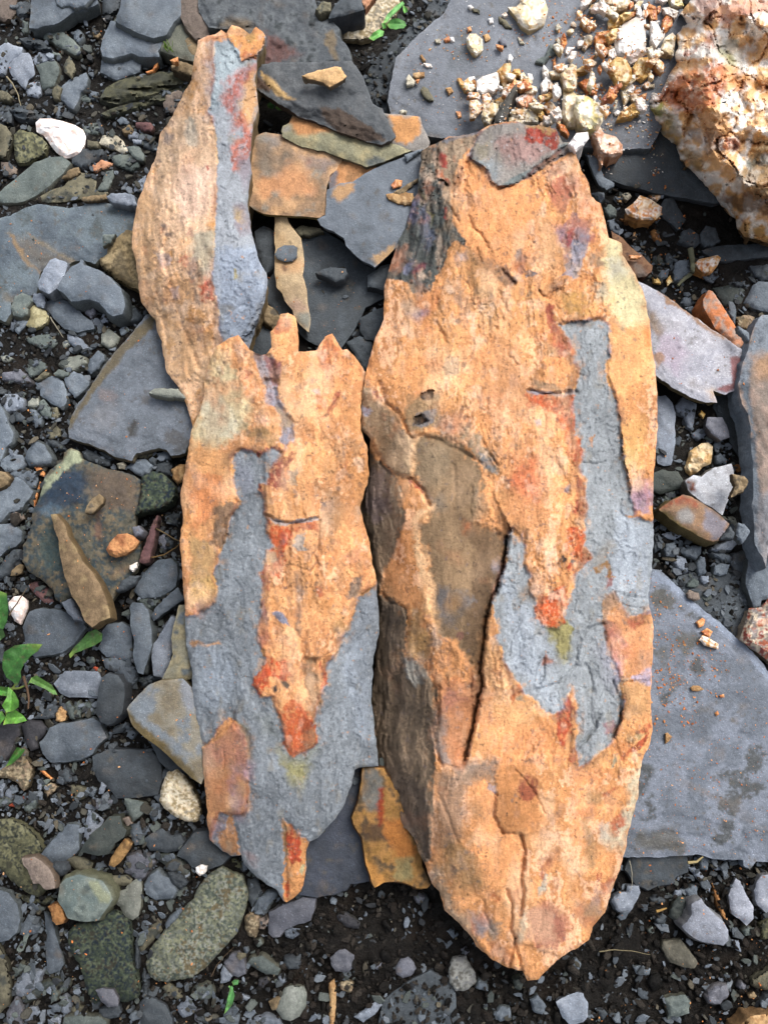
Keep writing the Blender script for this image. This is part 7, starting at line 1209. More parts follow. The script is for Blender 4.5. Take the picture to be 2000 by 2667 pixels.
 (7, 7, .85, '8c8248', 'c3', '1420,450 1580,380 1620,440 1600,640 1560,760 1480,660 1430,560'), (5, 6, .9, 'b84e24', 'c3', '1290,260 1340,160 1560,60 1590,260 1560,400 1500,450 1400,430 1300,360'), (5, 5, .8, '8c4438', 'd3', '280,-40 330,-40 330,60 280,120 270,60'), (4, 4, .9, 'a06a58', 'c3', '1380,710 1400,690 1465,755 1370,770'), (6, 5, .7, '8c5c60', 'd3', '230,1290 330,1240 340,1340 260,1380'), (5, 5, .8, 'c08450', 'd2', '110,460 150,450 150,540 120,520'), (5, 5, .85, 'c88c54', 'd2', '430,1140 560,1140 660,1130 655,1220 600,1160 440,1165'),
 (5, 5, .9, '8c6438', 'd2', '140,1600 260,1510 300,1560 330,1659 290,1659 260,1570 180,1640'),
 # plate at the top, striped left edge
 (4, 4, 1, '8c7c62', 'c0', '480,1215 840,1130 770,1260 640,1400 590,1580 560,1700 500,1560 430,1530 465,1300'), (3, 4, .95, '8c3a30', 'c0', '480,1300 545,1350 545,1450 500,1440 470,1400'), (4, 5, .9, 'b06c48', 'c0', '450,1460 510,1460 510,1540 440,1530'), (3, 4, .95, '8c3430', 'c0', '510,1540 560,1550 580,1640 540,1640'), (3, 3, .9, '6a6e70', 'c0', '480,1215 560,1190 850,1110 830,1150 640,1200 540,1250'),
 (3, 4, 1, '8b8580', *topplate), (12, 7, .85, '987872', 'c0', '1000,1200 1180,1160 1440,1320 1300,1400 1060,1400 980,1290'), (10, 6, .6, '857c64', 'c0', '800,1250 920,1240 900,1340 820,1370'), (5, 7, .95, '983c2e', 'c0', '1200,1080 1400,1090 1500,1080 1545,1240 1450,1320 1380,1270 1300,1240 1210,1190'), (4, 6, .7, 'a08858', 'c0', '1180,1070 1400,1080 1480,1120 1420,1180 1380,1110 1220,1110'), (8, 6, .8, '7d858a', 'c0', '740,1330 940,1400 1000,1480 960,1600 900,1540 860,1450 740,1380'), (3, 3, 1, '6c7474', 'c0', '1640,1230 1659,1300 1420,1430 1160,1590 1000,1625 1100,1540 1300,1440 1460,1330 1560,1240'), (7, 7, .7, '947868', 'c0', '1380,1500 1540,1400 1560,1500 1440,1540'), (8, 7, .85, '9c5c48', 'c0', '1420,1600 1560,1500 1659,1540 1620,1700 1460,1700'),
 (3, 5, 1, '51564f', 'n', '1090,380 1145,370 1133,458 1150,470 1166,480 1175,500 1181,575 1200,610 1223,645 1190,630 1175,640 1163,669 1145,711 1124,765 1075,768 1048,726 1000,720 1040,600 1070,500'),
 (7, 6, .8, '6e6a80', 'c1', '190,150 290,60 280,200 230,260 200,240'), (5, 6, .7, '7c7c50', 'c1', '290,-20 330,0 440,200 420,300 380,100'), (4, 5, .9, '8c3430', 'c1', '510,150 550,130 545,240 520,230'), (5, 6, .8, '767c8c', 'c1', '170,640 240,590 280,620 180,700'), (5, 5, .8, '6c3c44', 'c1', '230,680 300,620 380,620 330,700 250,720'), (7, 6, .6, '5c6474', 'c1', '310,180 380,80 440,400 400,520 330,400'),
]
big_groove = [('c2', '-40,-20 10,150 120,260 180,360 200,420', 5, 2.2), ('c2', '200,420 230,460', 5, 2), ('c2', '-20,680 60,760 180,800 250,830 340,930 390,1050', 5, 2.6), ('c3', '-10,160 60,230 180,280 220,400 190,640 120,900 130,1000', 5, 2.6), ('c3', '440,560 400,700 375,860', 3.5, 1.4), ('c3', '750,750 750,900 755,1100 780,1180', 3.5, 1.6), ('c3', '470,960 475,1150 440,1480 500,1640', 4, 2.2),
 ('c1', '730,210 760,300 830,350 900,480', 4, 1.6), ('c1', '800,500 840,600', 4, 1.2), ('c1', '1030,680 1130,800', 4.5, 2.2), ('c1', '700,770 740,830', 3.5, 1), ('c1', '450,1130 520,1230 530,1300', 4.5, 2), ('c1', '1340,850 1360,900 1410,910 1430,870 1520,850', 4, 2.2), ('c1', '960,1180 930,1300', 4, 1.2), ('c1', '1080,1300 1070,1400 1150,1500', 4, 1.2), ('c1', '100,1220 160,1100 165,1050', 4, 1.4), ('c1', '580,130 640,260', 4, 1.5), ('c1', '450,900 455,1010', 3.5, 1), ('c1', '1000,850 1050,1000 1020,1100', 4, .9),
 ('c2', '1240,60 1400,85 1659,70', 4, 2.4), ('c2', '840,480 980,700', 4, 1), ('c2', '860,560 1000,700', 3.5, .8), ('c2', '250,470 330,440 500,500 700,600 840,690', 4.5, 1.2), ('c2', '600,700 630,900 600,1100', 6, .9), ('c2', '750,900 740,1230', 6, 1), ('c2', '100,1150 120,1400 90,1600', 6, 1.1),
 ('c3', '1110,490 1090,560 1080,680', 3, 1.2), ('c3', '1250,560 1340,500', 3.5, 1.5), ('c3', '1320,790 1380,700 1380,860 1340,940', 3, 1.6), ('c3', '1659,760 1560,880 1440,950 1300,990', 4, 1.6), ('c3', '1110,830 1200,760', 3, .8),
 ('d3', '230,420 100,460 30,580 0,700', 4, 1.8), ('d3', '70,760 130,860 140,1000', 4, 1.4), ('d3', '210,1200 150,1330 60,1440 -10,1520', 4.5, 2.6), ('d3', '320,900 330,950 385,1080 375,1230 320,1400', 4.5, 3), ('d3', '120,1060 130,1200 150,1290', 3, 1), ('d3', '590,400 510,470', 3, 1), ('d3', '360,150 470,180 620,190', 3.5, .9), ('d3', '400,240 500,270 590,280', 3, .8),
 ('c0', '1659,1280 1420,1420 1150,1590 990,1625', 4.5, 2.4), ('c0', '740,1370 640,1560 580,1659', 4.5, 3), ('c0', '965,1290 950,1400', 3.5, 1), ('c0', '430,1200 470,1300 430,1540 540,1600', 4, 2.5),
 ('c1', '320,0 330,200 300,400 260,560', 5, 2), ('c1', '380,0 430,300 400,520 340,700', 5, 2), ('c1', '460,0 480,300 500,480 450,660', 5, 1.6), ('c1', '250,200 220,400 200,560 160,680', 5, 1.8), ('c1', '530,260 540,480', 4, 1.2),
 ('c4', '1180,590 1215,720 1185,960 1205,1100 1180,1260', 5, 3.2), ('c4', '1050,1060 1105,1160 1090,1400 1130,1480 1080,1720', 4.5, 2.6), ('c4', '1130,1490 1150,1620 1200,1760', 4.5, 2.4), ('c4', '860,1140 870,1260 940,1420', 4, 1.2), ('c4', '960,220 945,400 1020,560', 4, 2), ('c4', '1130,20 1220,90 1300,220 1385,400', 3, 1.2), ('c4', '470,240 560,440 640,640', 4, .9), ('c4', '60,150 120,300 220,450 320,700 400,800', 5, 2), ('c4', '1010,560 1180,575', 3.5, 1.2),
 ('d2', '240,660 180,690 60,680', 3, 1.4), ('d2', '380,1000 380,1100 430,1160', 3, 1.4), ('d2', '370,400 400,600', 5, .7), ('d1', '0,1560 100,1600', 3, .8)]
def big_post(p, d, z):
    # the brown hollow and the pinkish lobe sink towards the crack on their right; the crack itself is open
    wp = warp(p, 4, 3, 777); dc = dline(wp, crack)
    left = P('n', '1000,1100 1250,1211 1330,1380 1322,1400 1312,1470 1301,1510 1277,1570 1267,1620 1260,1690 1250,1740 1256,1785 1245,1840 1230,1900 1215,1960 1204,2000 1150,2010 1100,1800 1040,1500')
    m = sm(-2, 2, sdist(wp, left)); m2 = sm(1100, 1250, p[:, 1])*sm(0, 60, 2010-p[:, 1])
    z = z-m*m2*.0100*np.exp(-dc/55)
    z = z-.009*np.exp(-(dc/4.5)**2)*sm(0, 40, 2010-p[:, 1])
    # layered left flank and striped top-left edge: foliation shows as long ribs
    fl = sm(-8, 8, sdist(wp, P(*flank))); xw = p[:, 0]+30*fbm(p[:, 0]/130, p[:, 1]/130, 811, 3); rib = fbm(xw/11, p[:, 1]/60, 801, 5); st_ = fbm(xw/34, p[:, 1]/150, 807, 4)*5; st_ = np.floor(st_)+sm(.8, 1, st_-np.floor(st_)); z = z+fl*(st_*.0016+rib*.0010+fbm(p[:, 0]/26, p[:, 1]/60, 803, 3)*.0016)
    tl = sm(-4, 4, sdist(wp, P('n', '1090,380 1145,370 1133,458 1166,480 1181,575 1223,645 1163,669 1124,765 1048,726 1000,720 1040,600 1070,500')))
    return z+tl*fbm((p[:, 0]+p[:, 1]*.28)/7, p[:, 1]/90, 805, 4)*.0034
hero('iron_stained_slab', 'largest orange slab with a grey channel and a dark flank, rightmost of the three', bigp, big_ctrl, 'be8450 ce9258 dca066 c28a54 e6b484 b88252', big_patch,
     [('c2', '315,90 370,70 420,60 415,120 360,140 320,130', -3.5, 2), ('c2', '255,285 305,255 335,265 375,320 330,345 265,350', -3.5, 2), ('n', biggrey, -2.3, 4), (*hollow, -2.5, 12), (*topplate, 1.4, 3), ('c0', '480,1215 840,1130 770,1260 640,1400 590,1580 560,1700 500,1560 430,1530 465,1300', -1.5, 4),
      ('n', '940,1000 1000,1055 1035,1100 1075,1140 1075,1240 1036,1245 1000,1205 965,1142 935,1118 938,1040', 2.2, 4), ('n', '970,1540 1054,1584 1064,1620 1055,1711 1000,1800 940,1800', 1.5, 4),
      ('c3', '470,1000 750,1000 780,1180 740,1400 680,1640 500,1640 440,1480 440,1400 480,1200', 1.2, 3), ('c2', '-20,-20 200,-20 60,200 250,830 160,800 0,690', 1, 4),
      ('d3', '320,900 385,1080 375,1230 320,1400 210,1659 0,2000 500,2000 700,1600 700,900', -1.4, 4), ('c4', '960,220 945,400 1020,560 1180,590 1200,1000 1190,1300 1150,1500 1700,1700 1700,-100 960,-100', 1.3, 4), ('c4', '1180,590 1350,560 1385,400 1300,220 1500,300 1500,1000 1300,1500 1200,1300', -1, 5),
      ('d1', '200,1100 270,1150 300,1300 260,1560 330,1760 400,2260 430,2420 800,2420 800,900 280,430', .8, 8)],
     big_groove, [('n', biggrey), ('c0', topplate[1])], 380, side='4c4437', post=big_post, flare=-.06, calm=[hollow, flank], smooth=[hollow, flank, ('n', '1200,1990 1500,1990 1620,2060 1560,2400 1380,2540 1180,2380 1120,2200'), ('n', '1240,1780 1420,1860 1350,2000 1220,2000'), ('d3', '340,330 665,360 640,1300 400,1300 440,560'), ('c3', '430,900 780,1000 740,1400 680,1660 430,1660'), ('d1', '270,430 400,430 640,1160 640,2400 420,2300 300,1200'), ('c1', '1350,250 1480,300 1540,620 1350,640')])

# ---------------------------------------------------------------- quartz boulder, top right
bo = roughen(P('d0', '620,890 650,830 740,800 800,640 870,540 850,480 880,400 850,300 900,220 940,200 900,120 960,40 1050,-80 1500,-120 2000,-120 2150,800 2000,2000 1750,2140 1600,2080 1450,2040 1390,1980 1380,1890 1290,1840 1200,1700 1090,1560 1000,1480 900,1380 860,1260 720,1180 640,1040'), 5, 4, 41)
bf = tps([(1700,270,20),(1690,330,26),(1760,200,52),(1800,60,50),(1730,370,30),(1780,415,34),(1845,480,32),(1890,560,28),(1950,640,24),(1800,385,62),(1870,450,64),(1930,540,60),(1820,300,74),(1900,200,80),(2000,300,84),(1950,420,76),(1900,100,76),(2060,500,70),(2080,100,84),(1860,380,66),(2040,620,50)])
def bz(p, d):
    q = warp(p, 12, 3, 51); h1, e1 = facets(q[:, 0], q[:, 1], 92, 52); h2, e2 = facets(q[:, 0]+9, q[:, 1], 40, 57); h3, e3 = facets(q[:, 0], p[:, 1], 17, 63)
    t = np.clip(d/110, 0, 1); base = .012+(bf(p)-.012)*np.sqrt(1-(1-t)**2)
    return base+h1*.022+h2*.008+h3*.002-.003*np.exp(-(e1/.05)**2)-.0012*np.exp(-(e2/.05)**2)+fbm(p[:, 0]/40, p[:, 1]/40, 67, 4)*.002+fbm(p[:, 0]/7, p[:, 1]/7, 66, 3)*.00025
bpal = [lin(x) for x in ('ecd0a4', 'f4e6d4', 'e2b480', 'f6efe6', 'dcaa70', 'eccc9c')]
bpatch = [(9, 9, .95, 'b86a3c', 'd0', '700,860 860,640 1040,560 1180,520 1290,620 1260,800 1180,960 1000,1000 880,960 800,900'), (6, 6, .9, 'c49058', 'd0', '1040,960 1180,930 1340,1000 1340,1140 1200,1240 1100,1200'), (8, 7, .8, 'a05434', 'd0', '1100,300 1200,290 1240,400 1200,460 1090,400'), (6, 6, .8, 'a85830', 'd0', '920,460 1050,380 1040,440 940,480'), (6, 6, .8, 'b86444', 'd0', '1300,1180 1400,1160 1420,1270 1250,1290'), (8, 8, .9, '8c6a60', 'd0', '1000,-20 1200,-20 1220,120 1100,260 1040,100'), (8, 8, .85, 'd49c80', 'd0', '1230,60 1400,-20 1700,-20 1659,120 1380,130 1300,250 1220,160'), (8, 8, .6, '9c5840', 'd0', '1380,60 1560,60 1480,150 1380,200'),
          (10, 8, .9, '8c8c3c', 'd0', '630,920 740,890 760,1000 650,1010'), (10, 8, .8, '8a7c50', 'd0', '740,950 860,980 900,1150 780,1100'), (8, 8, .8, 'c09c5c', 'd0', '700,1050 900,1150 860,1250 740,1180'), (10, 9, .85, '9a7c50', 'd0', '870,1250 1060,1300 1090,1480 1010,1460 930,1380'), (10, 8, .8, 'b4b0a4', 'd0', '1200,330 1420,340 1440,560 1300,580 1210,500'), (8, 6, .7, 'a8a468', 'd0', '1260,440 1340,460 1400,600 1310,580'), (10, 9, .8, 'c0843c', 'd0', '1460,620 1700,700 1659,800 1460,760'), (9, 8, .85, 'c88850', 'd0', '1340,640 1460,660 1440,820 1330,800'),
          (14, 9, .85, '7c684c', 'd0', '1380,1430 1659,1380 1900,1380 1900,1750 1400,1600'), (8, 7, .8, '54584c', 'd0', '1460,1360 1640,1330 1659,1420 1500,1430'), (12, 8, .85, '5c4430', 'd1', '1250,80 1450,-20 1800,-20 1800,200 1600,220 1380,160'), (8, 8, .7, '9c7c40', 'd1', '1400,270 1659,330 1700,450 1480,380'), (10, 7, .7, '8c7464', 'd0', '1100,1120 1280,1160 1180,1340 1090,1300'), (10, 8, .6, '8c8484', 'd0', '940,1100 1060,1100 1090,1250 960,1180')]
def bc(p, d, z):
    n = .5+.5*fbm(p[:, 0]/62, p[:, 1]/62, 71, 5)+.16*tin(p[:, 0]+9*fbm(p[:, 0]/30, p[:, 1]/30, 75, 2), p[:, 1], 34, 74); m = len(bpal); x = np.clip(n, 0, .9999)*m; i = np.floor(x).astype(int); f = sm(.4, 1, x-i)[:, None]; c = np.array(bpal+[bpal[-1]]); C = c[i]*(1-f)+c[i+1]*f
    C = paint(C, p, bpatch, 73); q = warp(p, 12, 3, 51); h1, e1 = facets(q[:, 0], q[:, 1], 92, 52); h2, e2 = facets(q[:, 0]+9, q[:, 1], 40, 57)
    r = (np.exp(-(e1/.06)**2)*.5+np.exp(-(e2/.06)**2)*.25)*sm(-.2, .5, fbm(p[:, 0]/40, p[:, 1]/40, 78, 2)); r = np.clip(r, 0, .8)[:, None]
    C = C*(1-r)+lin('a86434')*r; return speckle(C*1.08, p, np.ones(len(p)), 22, .05, '6c4a34', 79, .6)
MQ = mat('boulder_quartz', .45, .35, 1100, .14, .4)
b_ = build('boulder', MQ, bo, 4.0, bz, bc, .002, lin('5c4830'), -.6, 6, 44, False)
tag(b_, 'big rust-stained cream quartz boulder filling the top right corner', 'boulder')
def muddy(xy):   # the bare soil patch at the bottom centre carries fewer stones
    cx, cy = to_world(1180, 2440, 0); d = np.hypot((xy[:, 0]-cx)/.17, (xy[:, 1]-cy)/.075)
    cx, cy = to_world(1650, 2480, 0); d = np.minimum(d, np.hypot((xy[:, 0]-cx)/.10, (xy[:, 1]-cy)/.05)); return d
# ---------------------------------------------------------------- soil, under everything
def soil():
    xs = np.unique(np.concatenate([np.linspace(-3, -.55, 12), np.arange(-.55, .55, .0022), np.linspace(.55, 3, 12)])); ys = np.unique(np.concatenate([np.linspace(-3, -.62, 12), np.arange(-.62, .72, .0022), np.linspace(.72, 3, 12)]))
    X, Y = np.meshgrid(xs, ys); x = X.ravel(); y = Y.ravel()
    z = fbm(x/.05, y/.05, 900, 3)*.003+fbm(x/.011, y/.011, 903, 4)*.0026+np.abs(fbm(x/.005, y/.005, 907, 3))*.0016-.001
    m_ = sm(1.2, .8, muddy(np.stack([x, y], 1))); z = z+m_*(fbm(x/.014, y/.014, 921, 4)*.0045+fbm(x/.004, y/.004, 923, 3)*.0016)
    C = lin('171411')[None]*(1+.6*fbm(x/.008, y/.008, 911, 5))[:, None]; r = sm(.2, .7, fbm(x/.03, y/.03, 915, 3))[:, None]; C = C*(1-r*.5)+lin('2c231c')*r*.5
    r = sm(.55, .8, fbm(x/.004, y/.004, 917, 2))[:, None]; C = C*(1-r)+lin('37332e')*r
    W, H = len(xs), len(ys); i = np.arange(W-1)[None]+np.arange(H-1)[:, None]*W; i = i.ravel(); F = np.stack([i, i+1, i+W+1, i+W], 1)
    tag(new_mesh('soil', np.stack([x, y, z], 1), F, np.clip(C, 0.003, 1), M['soil']), 'dark damp soil under the stones', kind='structure')
soil()
# ---------------------------------------------------------------- chip templates for gravel
def chip_verts(n, seed, flat):
    r = np.random.default_rng(seed); a = np.sort(r.uniform(0, 2*math.pi, n)+np.linspace(0, 2*math.pi, n, endpoint=False)*2) % (2*math.pi); a = np.sort(np.linspace(0, 2*math.pi, n, endpoint=False)+r.uniform(-.3, .3, n))
    rad = r.uniform(.72, 1.1, n); el_ = r.uniform(1.0, 2.0); x = np.cos(a)*rad*el_**.5; y = np.sin(a)*rad/el_**.5; s = r.uniform(.72, .92)
    V = np.concatenate([np.stack([x*s, y*s, np.full(n, flat)+r.uniform(-.1, .1, n)*flat], 1), np.stack([x, y, np.full(n, flat*.25)], 1), np.stack([x*.85, y*.85, np.full(n, -flat)], 1), [[0, 0, flat*1.08]]])
    F = []
    for i in range(n):
        j = (i+1) % n; F += [(3*n, i, j), (i, n+i, n+j), (i, n+j, j), (n+i, 2*n+i, 2*n+j), (n+i, 2*n+j, n+j)]
    return V, np.array(F)
TEMPL = [chip_verts(5+k % 3, 50+k, .14+.07*(k % 5)) for k in range(14)]
def scatter(name, xy, z, size, cols, tilt=.35, material=None, smooth=False, lift=.3):
    VV, FF, CC = [], [], []; b = 0; n = len(xy); rx = RNG.uniform(-tilt, tilt, n); ry = RNG.uniform(-tilt, tilt, n); rz = RNG.uniform(0, 6.283, n); tk = RNG.integers(0, len(TEMPL), n)
    for k in range(len(TEMPL)):
        s = np.where(tk == k)[0]
        if not len(s): continue
        V, F = TEMPL[k]; c, sn = np.cos(rz[s]), np.sin(rz[s]); v = V[None]*size[s][:, None, None]
        x = v[..., 0]*c[:, None]-v[..., 1]*sn[:, None]; y = v[..., 0]*sn[:, None]+v[..., 1]*c[:, None]; zz = v[..., 2]+x*rx[s][:, None]+y*ry[s][:, None]
        W = np.stack([x+xy[s, 0][:, None], y+xy[s, 1][:, None], zz+(z[s]+size[s]*lift)[:, None]], -1); m = V.shape[0]
        VV.append(W.reshape(-1, 3)); FF.append((F[None]+(np.arange(len(s))*m)[:, None, None]+b).reshape(-1, 3)); CC.append(np.repeat(cols[s], m, 0)); b += m*len(s)
    return new_mesh(name, np.concatenate(VV), np.concatenate(FF), np.concatenate(CC), material or M['slate'], smooth=smooth)
def slate_cols(n, dark=.70):
    pal_ = np.array([lin(h) for h in '3d4348 4a5055 5c646c 6d7680 7f8894 59605c 4f4c42 6a6252 35383c 757c84'.split()]); pr = np.array([12, 15, 14, 12, 7, 12, 9, 5, 10, 6.]); pr /= pr.sum()
    return pal_[RNG.choice(len(pal_), n, p=pr)]*RNG.uniform(.75, 1.15, n)[:, None]*dark
def rand_pts(n):
    x, y = to_world(RNG.uniform(-220, 2220, n), RNG.uniform(-200, 2860, n), .002); return np.stack([x, y], 1)
# free single chips between the traced stones, each an object of its own
def quartz_bits(n):
    zone = [P('d0', '-200,500 100,-40 900,-40 1000,60 860,250 800,520 640,800 600,1050 300,1100 0,800'), P('c0', '700,650 1650,600 1650,1080 1000,1080 760,1000')]
    k = 0; tries = 0
    while k < n and tries < 9000:
        tries += 1; pl = zone[0] if RNG.random() < .7 else zone[1]; lo, hi = pl.min(0), pl.max(0); u, v = RNG.uniform(lo, hi)
        if not inside(np.array([[u, v]]), pl)[0]: continue
        r = RNG.uniform(7, 17); m = int(RNG.integers(5, 8)); an = np.sort(RNG.uniform(0, 6.28, m)+0)+0; an = np.linspace(0, 6.28, m, endpoint=False)+RNG.uniform(-.35, .35, m); rr = r*RNG.uniform(.65, 1.2, m); e = RNG.uniform(1, 1.7); a = RNG.uniform(0, 3.14)
        x = np.cos(an)*rr*e; y = np.sin(an)*rr/e**.5; poly = np.stack([u+x*math.cos(a)-y*math.sin(a), v+x*math.sin(a)+y*math.cos(a)], 1)
        s = dict(kind=['qw', 'qc', 'qo', 'go', 'or2', 'rr2'][int(RNG.choice(6, p=[.3, .28, .2, .1, .08, .04]))], T=r*.0004, op='q', label='~', land='', poly=poly, c=poly.mean(0), size=r*1.6)
        x, y = to_world(u, v, .02)
        if rast_z(x, y) > .0215: continue
        STONES.append(s); lay(s, 3000+k); k += 1
def free_chips(n):
    placed = 0; tries = 0; zones = {}
    while placed < n and tries < 9000:
        tries += 1; u, v = RNG.uniform(-40, 2040), RNG.uniform(-40, 2700); r = RNG.uniform(2.2, 4.6)/1000; x, y = to_world(u, v, .003)
        pts = np.array([[x+dx*r, y+dy*r] for dx, dy in ((0, 0), (1, 0), (-1, 0), (0, 1), (0, -1))]); zz = rast_z(pts[:, 0], pts[:, 1])
        if zz[0] > .0045 or zz.max() > .008: continue
        if muddy(pts[:1])[0] < .9 and RNG.random() < .75: continue
        k = int(RNG.integers(0, len(TEMPL))); V, F = TEMPL[k]; a = RNG.uniform(0, 6.28); tx, ty = RNG.uniform(-.3, .3, 2)
        Vx = V*r*np.array([1, 1, .8]); w_ = np.stack([Vx[:, 0]*math.cos(a)-Vx[:, 1]*math.sin(a), Vx[:, 0]*math.sin(a)+Vx[:, 1]*math.cos(a), Vx[:, 2]], 1); w_[:, 2] += w_[:, 0]*tx+w_[:, 1]*ty
        base = float(np.median(zz)); w_ += np.array([x, y, base+r*.22]); kk = int(RNG.choice(5, p=[.35, .25, .18, .14, .08])); c = lin(['626a72', '41474d', '5c645f', '848d99', '5c5645'][kk])*RNG.uniform(.85, 1.1)
        C = c[None]*(1+RNG.uniform(-.08, .08, (len(w_), 1)))
        ob = new_mesh('slate_chip', w_, F, C, M['slate'], (x, y, base), smooth=False)
        STONES.append(dict(kind=['sl', 'sd', 'sg', 'sb', 'ol'][kk], label='~', land='', c=np.array([u, v]), size=r*3600, poly=np.array([[u-r*3300*1.3*math.cos(a), v+r*3300*1.3*math.sin(a)], [u+r*3300*1.3*math.cos(a), v-r*3300*1.3*math.sin(a)], [u-r*3300*math.sin(a), v-r*3300*math.cos(a)], [u+r*3300*math.sin(a), v+r*3300*math.cos(a)]]), name='slate_chip', ob=ob))
        j = int((y-RY0)*1000); i = int((x-RX0)*1000); rr = int(r*1000)+1; RAST[max(0, j-rr):j+rr, max(0, i-rr):i+rr] = np.maximum(RAST[max(0, j-rr):j+rr, max(0, i-rr):i+rr], base+.0025); placed += 1
    return placed
free_chips(55)
quartz_bits(120)
label_stones()
# gravel too small to count
n = 46000; xy = rand_pts(n); z = rast_z(xy[:, 0], xy[:, 1]); md = muddy(xy); keep = ((z < .0042) | ((z < .010) & (RNG.random(n) < .02))) & ((md > 1) | (RNG.random(n) < .3)); xy, z = xy[keep], z[keep]
size = RNG.gamma(1.6, .00070, len(xy))+.00045; size = np.minimum(size, .0046)
o = scatter('gravel', xy, z*.9, size, slate_cols(len(xy)), .5); tag(o, 'fine slate gravel and grit between the stones', kind='stuff')
# soil crumbs
n = 34000; xy = rand_pts(n); md = muddy(xy); z = rast_z(xy[:, 0], xy[:, 1]); keep = (z < .0035) & ((md < 1.3) | (RNG.random(n) < .5)); xy, z = xy[keep], z[keep]
cc = np.array([lin(h) for h in '1b1815 27221e 141210 35302b'.split()])[RNG.integers(0, 4, len(xy))]
o = scatter('soil_crumbs', xy, z, RNG.gamma(2, .0005, len(xy))+.0004, cc, .6, M['soil'], True, .5); tag(o, 'loose dark soil crumbs', kind='stuff')
# orange and white crumbs, thick on the slabs that were worked over
ORC = [lin(h) for h in 'd08850 c87840 e0a068 b86c3c dca878'.split()]; WHC = [lin(h) for h in 'ece4dc f4f0ec dcccb0 d0a070 c88850'.split()]
def crumbs(name, label, zones, colset, lift=.25):
    XY, Z, S, CL = [], [], [], []
    for tile, poly, n, s0, s1 in zones:
        pl = P(tile, poly); lo, hi = pl.min(0), pl.max(0); q = RNG.uniform(lo, hi, (n*4, 2)); cl = fbm(q[:, 0]/45, q[:, 1]/45, 1001, 3); q = q[inside(q, pl) & (cl+RNG.uniform(-.5, .5, len(q)) > 0)][:n]
        x, y = to_world(q[:, 0], q[:, 1], .015); z = rast_z(x, y); x, y = to_world(q[:, 0], q[:, 1], z); z = rast_z(x, y)
        s = s0+(s1-s0)*RNG.random(len(q))**3; XY.append(np.stack([x, y], 1)); Z.append(z); S.append(s/1000); CL.append(np.array(colset)[RNG.integers(0, len(colset), len(q))]*RNG.uniform(.8, 1.1, len(q))[:, None])
    o = scatter(name, np.concatenate(XY), np.concatenate(Z), np.concatenate(S), np.concatenate(CL), .4, M['rock'], False, lift); tag(o, label, kind='stuff')
crumbs('orange_crumbs', 'orange stone crumbs sprinkled over slate and gravel', [
    ('d3', '640,0 1300,500 1700,1000 1700,2400 400,2400 400,0', 620, .2, .75), ('d3', '640,150 1200,350 1300,1000 1000,1300 640,1300', 330, .2, 1.1), ('c0', '100,400 1500,-20 2300,0 2300,700 1500,1200 300,1100', 420, .25, 1.1), ('c0', '1350,0 2000,0 2300,800 1700,1250 1400,900', 420, .3, 1.4),
    ('n', '0,0 500,0 350,700 400,1100 480,1500 520,2000 600,2667 0,2667', 420, .25, .9), ('b1', '640,300 1500,500 1500,1200 900,1300 640,1000', 60, .3, 1.1), ('n', '1720,560 2000,700 2000,1400 1720,1400', 90, .3, 1.1), ('n', '1620,2240 2000,2240 2000,2667 1500,2667', 150, .25, 1.0), ('n', '1560,400 1780,450 1950,700 1700,700', 110, .3, 1.3), ('a2', '350,700 1200,800 1100,1700 300,1500', 45, .3, .9)], ORC)
crumbs('quartz_crumbs', 'white quartz crumbs and dust on the slate slab at the top', [('c0', '500,0 2300,0 2300,900 1600,1250 700,1100 100,900', 420, .25, 1.0), ('d0', '0,0 700,0 900,900 400,1300 0,1200', 520, .3, 1.6), ('c0', '900,800 1700,700 1600,1150 1000,1100', 260, .4, 1.7), ('d0', '200,900 700,1000 800,1500 300,1500', 130, .3, 1.2)], WHC)

